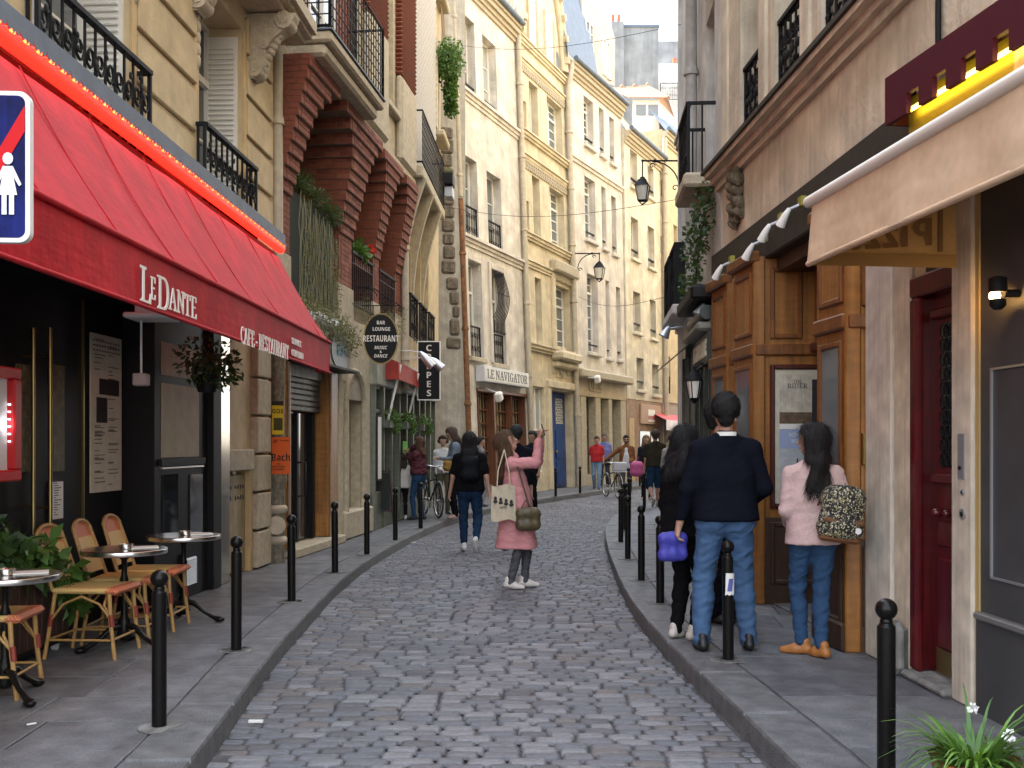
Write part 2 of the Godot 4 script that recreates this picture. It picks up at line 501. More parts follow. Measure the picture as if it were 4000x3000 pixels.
# wrought-iron guard in a window, with scrolls
func railing(node: Node3D, u0: float, u1: float, v0: float, v1: float, z: float, fancy := 2, called := "railing", depth := 0.0) -> MeshInstance3D:
	var A := Acc.new()
	A.bx(Vector3(u0, v1 - 0.035, z - 0.03), Vector3(u1, v1, z + 0.03))
	A.bx(Vector3(u0, v0, z - 0.015), Vector3(u1, v0 + 0.025, z + 0.015))
	for u in [u0, u1]:
		A.box(Vector3(u, (v0 + v1) * 0.5, z), Vector3(0.03, v1 - v0, 0.03))
	if depth > 0.0:
		for u in [u0, u1]:
			A.box(Vector3(u, v1 - 0.018, z - depth * 0.5), Vector3(0.03, 0.035, depth))
			A.box(Vector3(u, (v0 + v1) * 0.5, z - depth * 0.5), Vector3(0.02, v1 - v0, 0.02))
	var n: int = max(2, int(round((u1 - u0) / 0.16)))
	var w := (u1 - u0) / n
	var r := 0.008 if fancy < 3 else 0.012
	for k in n:
		var u := u0 + w * (k + 0.5)
		if k > 0: A.tube([Vector3(u0 + w * k, v0, z), Vector3(u0 + w * k, v1 - 0.03, z)], r, 4, false)
		if fancy > 0:
			var H := v1 - v0
			for s in [[0.25, 1], [0.72, -1]]:
				var p := []
				for i in 11:
					var a: float = TAU * i / 10.0 * 1.25
					var rr := w * 0.46 * (1.0 - i / 14.0)
					p.append(Vector3(u + cos(a) * rr * (1 if k % 2 else -1), v0 + H * s[0] + sin(a) * rr * s[1] * 1.25, z))
				A.tube(p, r, 4, false)
			if fancy > 1:
				A.ball(Vector3(u, v0 + H * 0.49, z + 0.01), Vector3(0.035, 0.05, 0.02), 6, 4)
				for i in 5:
					var a := rng.randf() * TAU
					var q := Vector3(u + cos(a) * w * 0.5, v0 + H * rng.randf_range(0.12, 0.9), z + rng.randf_range(-0.01, 0.02))
					A.ball(q, Vector3(rng.randf_range(0.02, 0.04), rng.randf_range(0.02, 0.04), 0.012), 5, 4, Basis(Vector3.BACK, a))
	return mk(node, called, A.done(), M.iron)

func moulding(A: Acc, u0: float, u1: float, v: float, steps: Array, z := 0.0) -> void: # steps: [[height, out], ...] upwards
	for s in steps:
		A.bx(Vector3(u0, v, z - 0.02), Vector3(u1, v + s[0], z + s[1]))
		v += s[0]

func drainpipe(label: String, path: Array, r: float, m: Material, group := "drainpipes on the facades") -> Node3D: # path in world
	var o := thing("drainpipe", label, "drainpipe", Transform3D.IDENTITY, group)
	var A := Acc.new()
	A.tube(path, r, 10)
	mk(o, "tube", A.done(), m)
	for i in path.size() - 1:
		var a: Vector3 = path[i]; var b: Vector3 = path[i + 1]
		var n := int((b - a).length() / 1.9)
		for k in range(1, n + 1):
			var B := Acc.new()
			var d := (b - a).normalized()
			var q: Vector3 = a.lerp(b, (k - 0.3) / n)
			B.tube([q, q + d * 0.035, q + d * 0.037, q + d * 0.09], [r * 1.18, r * 1.18, r * 1.3, r * 1.3], 10)
			mk(o, "collar", B.done(), m)
	return o

# leaves scattered in blobs: blobs = [[centre, radii], ...]
func leaves(blobs: Array, count: int, size: float, seed_: int, droop := 0.0, narrow := 0.55) -> ArrayMesh:
	var g := RandomNumberGenerator.new(); g.seed = seed_
	var A := Acc.new()
	for i in count:
		var b: Array = blobs[g.randi() % blobs.size()]
		var d := Vector3(g.randfn(), g.randfn(), g.randfn()).normalized() * pow(g.randf(), 0.45)
		var p: Vector3 = b[0] + d * b[1]
		var dir := (d + Vector3(g.randfn(), g.randfn() - droop, g.randfn()) * 0.6).normalized()
		var side := dir.cross(Vector3(g.randfn(), g.randfn(), g.randfn())).normalized()
		var nn := dir.cross(side)
		var s := size * g.randf_range(0.6, 1.3)
		var m := p + dir * s * 0.5 + nn * s * 0.08
		A.quad(p, m - side * s * narrow * 0.5, p + dir * s, m + side * s * narrow * 0.5)
	return A.done()

# ---------------------------------------------------------------- ground
const KERB_L := [[0.0, -1.25], [4.97, -1.47], [7.25, -1.67], [10.5, -1.81], [12.3, -1.82], [14.2, -1.75], [17.0, -1.56], [19.7, -1.285], [21.8, -0.92], [23.8, -0.43], [28.0, 0.92], [33.2, 3.0], [41.6, 6.6], [50.0, 10.4]]
const KERB_R := [[0.0, 1.38], [4.97, 1.27], [6.2, 1.2], [7.57, 1.13], [8.93, 1.09], [10.9, 1.14], [13.95, 1.3], [16.5, 1.48], [18.4, 1.66], [21.0, 2.05], [23.3, 2.6], [26.9, 3.95], [32.0, 6.2], [40.0, 9.7], [50.0, 14.2]]
const FACE_L := [[0.0, -3.75], [9.0, -3.3], [12.6, -2.95], [15.4, -2.6], [19.4, -2.1], [24.6, -1.9], [26.2, -1.45], [48.0, 7.7]]
const FACE_R := [[0.0, 2.55], [7.0, 2.5], [9.4, 3.0], [11.1, 2.6], [14.0, 2.5], [16.2, 2.7], [22.0, 4.3], [28.0, 6.6], [36.0, 9.9], [50.0, 15.8]]

func ground() -> void:
	var A := Acc.new()
	A.quad(Vector3(-400, -0.08, 60), Vector3(400, -0.08, 60), Vector3(400, -0.08, -600), Vector3(-400, -0.08, -600))
	struct(mk(self, "ground", A.done(), M.joint))
	cobbles()
	pavement("pavement_left", KERB_L, FACE_L, -1)
	pavement("pavement_right", KERB_R, FACE_R, 1)

func cobble_mesh(seed_: int) -> ArrayMesh: # unit stone: 1 x 1 plan, top at 0
	var g := RandomNumberGenerator.new(); g.seed = seed_
	var A := Acc.new()
	var rows := []
	var cs := [-0.5, -0.46, -0.36, 0.0, 0.36, 0.46, 0.5]
	var rs := [-0.5, -0.42, -0.25, 0.25, 0.42, 0.5]
	for iz in rs.size():
		var row := []
		for iu in cs.size():
			var x: float = cs[iu]; var z: float = rs[iz]
			var ed: float = max(abs(x) * 2.0 - 0.0, 0.0); var ez: float = abs(z) * 2.0
			var y := 0.002 - 0.0035 * pow(ed, 6.0) - 0.0045 * pow(ez, 5.0)
			if abs(x) > 0.49 or abs(z) > 0.49: y = -0.022
			if abs(x) > 0.4 and abs(z) > 0.4: x *= 0.965; z *= 0.94; y -= 0.004
			y += g.randf_range(-0.0012, 0.0012)
			row.append(Vector3(x + g.randf_range(-0.012, 0.012), y, z + g.randf_range(-0.025, 0.025)))
		rows.append(row)
	rows.reverse()
	A.grid(rows, false, false)
	return A.done()

func cobbles() -> void:
	var A := Acc.new()
	var bed := []
	var z := -2.0
	while z < 60.0:
		bed.append(z)
		z += 0.5 if z < 45 else 2.0
	for i in bed.size() - 1:
		var a: float = bed[i]; var b: float = bed[i + 1]
		A.quad(Vector3(lerp_at(KERB_L, a) - 0.1, -0.017, -a), Vector3(lerp_at(KERB_R, a) + 0.1, -0.017, -a), Vector3(lerp_at(KERB_R, b) + 0.1, -0.017, -b), Vector3(lerp_at(KERB_L, b) - 0.1, -0.017, -b))
	var road := mk(self, "road", A.done(), mat("road_bed", 0.1, 0.095, 0.092, 0.9, "dirty", 1.3))
	struct(road)
	var g := RandomNumberGenerator.new(); g.seed = 11
	var kinds := []
	for k in 5: kinds.append(cobble_mesh(50 + k))
	var mats := [M.cobble, M.cobble_pale, M.cobble_dark, M.cobble_brown, M.cobble_blue, M.cobble]
	var tones := [Color(0.165, 0.162, 0.173), Color(0.225, 0.22, 0.227), Color(0.12, 0.117, 0.125), Color(0.165, 0.147, 0.137), Color(0.145, 0.15, 0.163), Color(0.17, 0.166, 0.17)]
	var xs := []; var cols := []
	var made := 0
	z = 4.2
	while z < 36.0:
		var d := g.randf_range(0.094, 0.106) if z < 24 else 0.1
		var zc := z + d * 0.5
		var l := lerp_at(KERB_L, zc) + 0.02; var r := lerp_at(KERB_R, zc) - 0.02
		var mid := (l + r) * 0.5
		var skew := 0.02 * sin(zc * 0.7)
		var slope := 0.0 if zc < 14.0 else -0.012 * (zc - 14.0)
		slope = max(slope, -0.22)
		var x := l + g.randf_range(-0.12, 0.0)
		while x < r:
			var w := g.randf_range(0.14, 0.225)
			if x + w > r + 0.05: w = max(0.06, r - x)
			var cx := x + w * 0.5
			var mind: float = clampf(1.0 - abs(cx - mid - 0.1) / 1.0, 0.0, 1.0)
			var gap := lerpf(0.004, 0.013, mind) * g.randf_range(0.5, 1.5)
			var zz := zc + skew * (cx - mid) + g.randf_range(-0.002, 0.002) + slope * (mid - cx) * 0.5
			var crown := 0.02 * (1.0 - pow((cx - mid) / max(0.5, (r - l) * 0.5), 2.0)) - 0.012
			var bs := Basis(Vector3.UP, g.randf_range(-0.015, 0.015)) * Basis(Vector3.RIGHT, g.randf_range(-0.016, 0.016)) * Basis(Vector3.BACK, g.randf_range(-0.01, 0.01))
			bs = bs * Basis.from_scale(Vector3((w - gap) * (-1 if g.randf() < 0.5 else 1) , 1, (d - max(gap * 0.7, 0.006))))
			if bs.determinant() < 0: bs = bs * Basis.from_scale(Vector3(1, 1, -1))
			var xf := Transform3D(bs, Vector3(cx, crown + g.randf_range(-0.002, 0.002) + 0.006 * sin(cx * 2.3 + zz * 1.1) * sin(zz * 0.8), -zz))
			var t := g.randf()
			var k := 0
			if t < 0.16 + 0.3 * mind: k = 1
			elif t < 0.34 + 0.2 * mind: k = 2
			elif t < 0.52: k = 3
			elif t < 0.72: k = 4
			if made < 300 and zc > 4.75:
				mk(road, "cobblestone", kinds[g.randi() % 5], mats[k], xf)
				made += 1
			else:
				xs.append(xf); cols.append(tones[k] * g.randf_range(0.88, 1.1))
			x += w
		z += d
	var mm := MultiMesh.new()
	mm.transform_format = MultiMesh.TRANSFORM_3D; mm.use_colors = true
	mm.mesh = kinds[0]; mm.instance_count = xs.size()
	for i in xs.size():
		mm.set_instance_transform(i, xs[i]); mm.set_instance_color(i, cols[i])
	var mi := MultiMeshInstance3D.new()
	mi.multimesh = mm; mi.name = "cobblestones"
	var cm := mat("cobble_many", 1, 1, 1, 0.6, "stone", 2.6, "n_stone", 0.7)
	cm.vertex_color_use_as_albedo = true
	mi.material_override = cm
	road.add_child(mi, true)
	stuff(mi)

func slab_mesh(p: Array, top: float, bot: float, r: float) -> ArrayMesh: # four plan points (world), counter-clockwise from above
	var A := Acc.new()
	var c: Vector3 = (p[0] + p[1] + p[2] + p[3]) * 0.25
	var inn := []; var out := []
	for q in p:
		var d: Vector3 = (q - c).normalized() * r * 1.4
		inn.append(Vector3(q.x - d.x, top, q.z - d.z)); out.append(Vector3(q.x, top - r, q.z))
	A.quad(inn[0], inn[1], inn[2], inn[3])
	for i in 4:
		var j := (i + 1) % 4
		A.quad(out[i], out[j], inn[j], inn[i])
		A.quad(Vector3(out[i].x, bot, out[i].z), Vector3(out[j].x, bot, out[j].z), out[j], out[i])
	return A.done()

func pavement(called: String, kerb: Array, face: Array, side: int) -> void:
	var A := Acc.new()
	var g := RandomNumberGenerator.new(); g.seed = 21 + side
	var z := -2.0
	while z < 58.0:
		var b := z + (0.5 if z < 46 else 3.0)
		var k0 := lerp_at(kerb, z) + side * 0.05; var k1 := lerp_at(kerb, b) + side * 0.05
		var f0 := lerp_at(face, z) + side * 1.5; var f1 := lerp_at(face, b) + side * 1.5
		var y := PAV - 0.012 if z < 27 else PAV - 0.002
		var q := [Vector3(k0, y, -z), Vector3(f0, y, -z), Vector3(f1, y, -b), Vector3(k1, y, -b)]
		if side < 0: q.reverse()
		A.quad(q[0], q[1], q[2], q[3])
		var e := [Vector3(k0, -0.05, -z), Vector3(k0, y, -z), Vector3(k1, y, -b), Vector3(k1, -0.05, -b)]
		if side < 0: e.reverse()
		A.quad(e[0], e[1], e[2], e[3])
		z = b
	var base := mk(self, called, A.done(), mat("pavement_bed_" + called, 0.14, 0.14, 0.142, 0.85, "paving", 1.0))
	struct(base)
	var kw := 0.3
	# kerb stones
	z = 2.5
	while z < 46.0:
		var len := g.randf_range(0.8, 1.15)
		var b := z + len
		var n0 := Vector2(lerp_at(kerb, z), z); var n1 := Vector2(lerp_at(kerb, b), b)
		var d := (n1 - n0).normalized()
		var nrm := Vector2(d.y, -d.x) * side
		n0 += d * 0.004; n1 -= d * 0.004
		var p := [Vector3(n0.x, 0, -n0.y), Vector3((n0 + nrm * kw).x, 0, -(n0 + nrm * kw).y), Vector3((n1 + nrm * kw).x, 0, -(n1 + nrm * kw).y), Vector3(n1.x, 0, -n1.y)]
		if side < 0: p.reverse()
		mk(base, "kerbstone", slab_mesh(p, PAV + g.randf_range(-0.003, 0.002), -0.06, 0.016), M.kerb)
		z = b
	# flagstones
	z = 2.8
	var mats := [M.paving, M.paving, M.paving_pale, M.paving_dark]
	while z < 27.0:
		var b := z + g.randf_range(0.46, 0.62)
		var c0 := (lerp_at(kerb, z) + side * (kw + 0.012)); var c1 := (lerp_at(kerb, b) + side * (kw + 0.012))
		var f0 := lerp_at(face, z); var f1 := lerp_at(face, b)
		var n: int = max(1, int(round(abs(f0 - c0) / 0.85)))
		var cuts := [0.0]
		for i in range(1, n): cuts.append((i + g.randf_range(-0.3, 0.3)) / n)
		cuts.append(1.0)
		for i in n:
			var s0: float = cuts[i]; var s1: float = cuts[i + 1]
			var gp := 0.004
			var xa := lerpf(c0, f0, s0) + side * gp; var xb := lerpf(c0, f0, s1) - side * gp
			var xc := lerpf(c1, f1, s0) + side * gp; var xd := lerpf(c1, f1, s1) - side * gp
			var p := [Vector3(xa, 0, -z - gp), Vector3(xb, 0, -z - gp), Vector3(xd, 0, -b + gp), Vector3(xc, 0, -b + gp)]
			if side < 0: p.reverse()
			mk(base, "flagstone", slab_mesh(p, PAV + g.randf_range(-0.0025, 0.0025), PAV - 0.03, 0.004), mats[g.randi() % 4])
		z = b

# ---------------------------------------------------------------- the café house on the left
var X1 := wall_frame(-3.43, 1.0, -2.9, 12.6)

func cafe_house() -> void:
	var b := thing("cafe_house", "cream stone house with rusticated bands above the red café awning", "building", X1)
	var L := 11.61
	var ops := []
	for v in [[3.55, 6.1], [7.1, 9.7], [10.6, 13.0]]:
		for u in [[2.3, 3.85], [5.78, 7.38], [8.92, 10.35]]:
			ops.append([u[0], v[0], u[1], v[1], 0.42])
	wall(b, "wall", M.cream, 0, L, 3.0, 15.0, ops, 7.0)
	for o in ops:
		if o[1] < 9: window(b, o, 3, 2, 0.25)
	# folded louvred shutters in the reveals
	for o in ops:
		if o[1] > 4: continue
		for s in [0, 1]:
			var sh := part(b, "shutter", M.frame_white, Vector3(o[0] + 0.005 if s == 0 else o[2] - 0.035, o[1] + 0.05, -0.38), Vector3(o[0] + 0.035 if s == 0 else o[2] - 0.005, o[3] - 0.1, -0.04))
			if s == 0: continue
			var k := o[1] + 0.12 as float
			while k < o[3] - 0.2:
				mk(sh, "slat", box_mesh, M.frame_white, Transform3D(Basis(Vector3.BACK, 0.6) * Basis.from_scale(Vector3(0.03, 0.012, 0.28)), Vector3(-0.022, k - sh.position.y, 0)))
				k += 0.055
	# bands of stone with double grooves
	for pu in [[0.1, 2.2], [3.95, 5.68], [7.48, 8.84], [10.44, 11.45]]:
		for i in 14:
			var v := 3.17 + 0.45 * i
			if v > 6.3 and v < 6.9: continue
			part(b, "stone_band", M.cream, Vector3(pu[0], v, -0.01), Vector3(pu[1], v + 0.375, 0.045), 0.008)
			part(b, "bead", M.cream, Vector3(pu[0] + 0.01, v + 0.395, -0.01), Vector3(pu[1] - 0.01, v + 0.43, 0.014))
	# window surrounds
	for o in ops:
		if o[1] > 7.2: continue
		for s in [[o[0] - 0.09, o[0]], [o[2], o[2] + 0.08]]:
			part(b, "surround", M.cream_warm, Vector3(s[0], o[1], -0.01), Vector3(s[1], o[3], 0.035), 0.01)
	# balcony slab of the storey above with its scrolled consoles
	var A := Acc.new()
	moulding(A, 8.6, 11.5, 6.36, [[0.06, 0.42], [0.05, 0.5], [0.14, 0.56]])
	mk(b, "balcony_slab", A.done(), M.stone_trim)
	var B := Acc.new()
	moulding(B, 2.0, 7.7, 6.36, [[0.06, 0.42], [0.05, 0.5], [0.14, 0.56]])
	mk(b, "balcony_slab", B.done(), M.stone_trim)
	for u in [8.72, 10.52, 7.52]:
		var C := Acc.new()
		var spine := []; var rad := []
		for i in 25:
			var t := i / 24.0
			var z := 0.03 + 0.42 * pow(t, 1.7) + 0.05 * sin(t * 9.0)
			spine.append(Vector2(z, 5.62 + 0.72 * t)); rad.append(0.05 + 0.06 * sin(t * PI) + 0.03 * t)
		for i in 24:
			var p: Vector2 = spine[i]; var q: Vector2 = spine[i + 1]
			C.quad(Vector3(u, p.y, p.x + rad[i]), Vector3(u + 0.2, p.y, p.x + rad[i]), Vector3(u + 0.2, q.y, q.x + rad[i + 1]), Vector3(u, q.y, q.x + rad[i + 1]))
			C.quad(Vector3(u, p.y, -0.01), Vector3(u, p.y, p.x + rad[i]), Vector3(u, q.y, q.x + rad[i + 1]), Vector3(u, q.y, -0.01))
			C.quad(Vector3(u + 0.2, p.y, p.x + rad[i]), Vector3(u + 0.2, p.y, -0.01), Vector3(u + 0.2, q.y, -0.01), Vector3(u + 0.2, q.y, q.x + rad[i + 1]))
		for s in [[5.72, 0.09, 0.085], [6.26, 0.42, 0.1], [6.0, 0.2, 0.06]]:
			C.tube([Vector3(u - 0.02, s[0], s[1]), Vector3(u + 0.22, s[0], s[1])], s[2], 12)
			C.tube([Vector3(u - 0.03, s[0], s[1]), Vector3(u + 0.23, s[0], s[1])], s[2] * 0.45, 10)
		for i in 10:
			C.ball(Vector3(u + 0.1, 5.7 + 0.06 * i, 0.12 + 0.032 * i), Vector3(0.07, 0.05, 0.05), 8, 6)
		mk(b, "console", C.done(), M.stone_trim)
	for o in ops:
		if o[1] < 4: railing(b, o[0] - 0.12, o[2] + 0.1, 3.6, 4.6, 0.13, 3, "railing", 0.13)
	# hanging ornaments beside the windows
	for u in [7.43, 8.88]:
		var C := Acc.new()
		for i in 7: C.ball(Vector3(u, 5.2 + 0.11 * i, 0.03), Vector3(0.04 + 0.012 * (i % 2), 0.07, 0.035), 8, 6)
		mk(b, "garland", C.done(), M.stone_trim)
	# ground floor: recessed black front, projecting bay, stone pier with the little gate
	part(b, "lintel", M.black_panel, Vector3(0, 2.72, -0.3), Vector3(9.75, 3.0, -0.002))
	part(b, "shopfront", M.black_panel, Vector3(0, PAV, -0.34), Vector3(7.9, 2.72, -0.28))
	part(b, "back_wall", M.dark_shop, Vector3(0, PAV, -0.6), Vector3(L, 3.0, -0.5))
	part(b, "pier", M.cream, Vector3(4.5, PAV, -0.28), Vector3(5.42, 2.72, -0.01), 0.01)
	# glass doors
	for d in [[130, 280, 1430, 1845], [205, 250, 1430, 1842]]:
		var p0 := hit(X1, d[0] * 0.482 if d[0] < 200 else d[0], d[3], -0.27); var p1 := hit(X1, d[1] * 0.482 if d[1] > 270 else d[1], d[2], -0.27)
		part(b, "door_glass", mat("ribbed_glass_%d" % d[0], 0.17, 0.14, 0.05, 0.25, "dirty", 3.0, "n_stone", 1.0), Vector3(p0.x, p0.y, -0.28), Vector3(p1.x, p1.y, -0.265))
	for x in [130, 196]:
		var p0 := hit(X1, x, 2090, -0.2); var p1 := hit(X1, x, 1280, -0.2)
		var A2 := Acc.new()
		A2.tube([Vector3(p0.x, p0.y, -0.2), Vector3(p0.x, p1.y, -0.2)], 0.016, 10)
		for v in [p0.y + 0.2, p1.y - 0.2]: A2.tube([Vector3(p0.x, v, -0.2), Vector3(p0.x, v, -0.28)], 0.01, 8)
		mk(b, "door_handle", A2.done(), M.brass)
	var st0 := hit(X1, 325, 2100, -0.27)
	part(b, "brass_strip", M.brass, Vector3(st0.x - 0.008, PAV + 0.3, -0.285), Vector3(st0.x + 0.008, 2.7, -0.262))
	# bay with pale blind
	part(b, "bay", M.black_panel, Vector3(7.9, PAV, -0.3), Vector3(9.25, 2.72, 0.0), 0.01)
	var w0 := hit(X1, 633, 1788, 0.01); var w1 := hit(X1, 779, 1517, 0.01)
	part(b, "blind", M.pale_blind, Vector3(w0.x, w0.y, 0.0), Vector3(w1.x, w1.y, 0.006))
	part(b, "blind", M.pale_blind, Vector3(w0.x, w1.y + 0.07, 0.0), Vector3(w1.x, w1.y + 0.36, 0.006))
	part(b, "rail", M.steel, Vector3(w0.x - 0.02, w0.y - 0.1, 0.0), Vector3(w1.x + 0.1, w0.y - 0.085, 0.02))
	part(b, "rail", M.black_panel, Vector3(w0.x - 0.05, w0.y - 0.07, 0.0), Vector3(w1.x + 0.12, w0.y - 0.01, 0.03))
	for x in [[643, 700], [747, 795]]:
		var a0 := hit(X1, x[0], 2098, 0.02); var a1 := hit(X1, x[1], 1850, 0.02)
		part(b, "vitrine", M.dark_glass, Vector3(a0.x, a0.y, 0.0), Vector3(a1.x, a1.y, 0.012))
	var g0 := hit(X1, 708, 2296, 0.02); var g1 := hit(X1, 768, 2170, 0.02)
	var gr := part(b, "vent", M.black_panel, Vector3(g0.x, g0.y - 0.05, 0.0), Vector3(g1.x, g1.y + 0.05, 0.02))
	for i in 11:
		mk(gr, "slat", box_mesh, M.grey_metal, Transform3D(Basis(Vector3.RIGHT, -0.7) * Basis.from_scale(Vector3((g1.x - g0.x) * 0.86, 0.028, 0.006)), Vector3(0, (i - 5) * (g1.y - g0.y) / 11.0, 0.016)))
	part(b, "pillar", M.black_panel, Vector3(9.25, PAV, -0.3), Vector3(9.5, 2.72, 0.06), 0.01)
	part(b, "polished_pillar", mat("polished", 0.26, 0.22, 0.16, 0.12, "", 1, "", 0.5, 0.95), Vector3(9.5, PAV, -0.3), Vector3(9.86, 2.72, 0.03), 0.01)
	# gate, stone band, quoins
	part(b, "side_wall", M.cream, Vector3(9.86, 1.27, -0.3), Vector3(L, 3.0, -0.06))
	part(b, "ledge", M.stone_trim, Vector3(9.88, 1.27, -0.06), Vector3(10.8, 1.5, 0.01), 0.01)
	for i in 2:
		var ga := part(b, "gate_leaf", mat("gate_paint_%d" % i, 0.4, 0.3, 0.15, 0.6, "stain", 1.0), Vector3(9.9 + i * 0.44, PAV + 0.03, -0.14), Vector3(10.33 + i * 0.44, 1.22, -0.09), 0.006)
		for k in 8:
			mk(ga, "air_hole", box_mesh, M.ink, Transform3D(Basis(Vector3.BACK, 0.5 + k) * Basis.from_scale(Vector3(0.03, 0.05, 0.004)), Vector3(-0.14 + 0.09 * (k % 4), 0.28 + 0.12 * (k / 4), 0.027)))
	part(b, "post", M.cream_warm, Vector3(10.78, PAV, -0.2), Vector3(10.86, 1.27, -0.03))
	for i in 7:
		var v := PAV + 0.02 + 0.44 * i
		part(b, "quoin", M.stone_trim, Vector3(10.88, v, -0.2), Vector3(11.42, min(v + 0.41, 3.0), 0.03), 0.012)
	# flat roof edge, out of view and set low to let sun across
	part(b, "cornice", M.stone_trim, Vector3(-0.1, 15.0, -7.0), Vector3(L, 15.4, 0.4))
	drainpipe("cream cast-iron drainpipe between the cream house and the brick house", [Vector3(-2.85, 14.9, -12.62), Vector3(-2.85, 2.95, -12.62)], 0.062, M.pipe_cream)
	var dp := drainpipe("poster-covered thicker drainpipe foot beside the little wooden gate", [Vector3(-2.85, 2.93, -12.62), Vector3(-2.85, 0.45, -12.62), Vector3(-2.85, PAV, -12.62)], 0.085, mat("pipe_dirty", 0.3, 0.27, 0.19, 0.7, "dirty", 3.0), "drainpipes on the facades")
	var D := Acc.new()
	D.lathe(Vector3(-2.85, 0.72, -12.62), [[0.085, 0], [0.12, 0.03], [0.12, 0.07], [0.09, 0.1]], 14)
	D.lathe(Vector3(-2.85, 0.34, -12.62), [[0.085, 0], [0.13, 0.03], [0.13, 0.06], [0.09, 0.1]], 14)
	D.tube([Vector3(-2.84, 0.58, -12.50), Vector3(-2.83, 0.58, -12.46)], 0.11, 16)
	mk(dp, "cast_foot", D.done(), M.pipe_cream)

func awning_strip(A: Acc, a0: Vector3, a1: Vector3, b0: Vector3, b1: Vector3, n: int, sag: float, rows := 8) -> void:
	var P := []
	for r in rows + 1:
		var t := float(r) / rows
		var row := []
		for k in n * 4 + 1:
			var s := k / (n * 4.0)
			var p := a0.lerp(a1, s).lerp(b0.lerp(b1, s), t)
			p.y -= sag * sin(PI * t) * (0.75 + 0.25 * cos(TAU * s * n)) + (0.008 * sin(s * n * 3.7 + t * 5.0) + 0.006 * sin(s * n * 9.1 - t * 3.0) * sin(PI * t) + 0.004 * sin(s * n * 23.0 + t * 11.0) * t)
			row.append(p)
		P.append(row)
	A.grid(P, false, false)

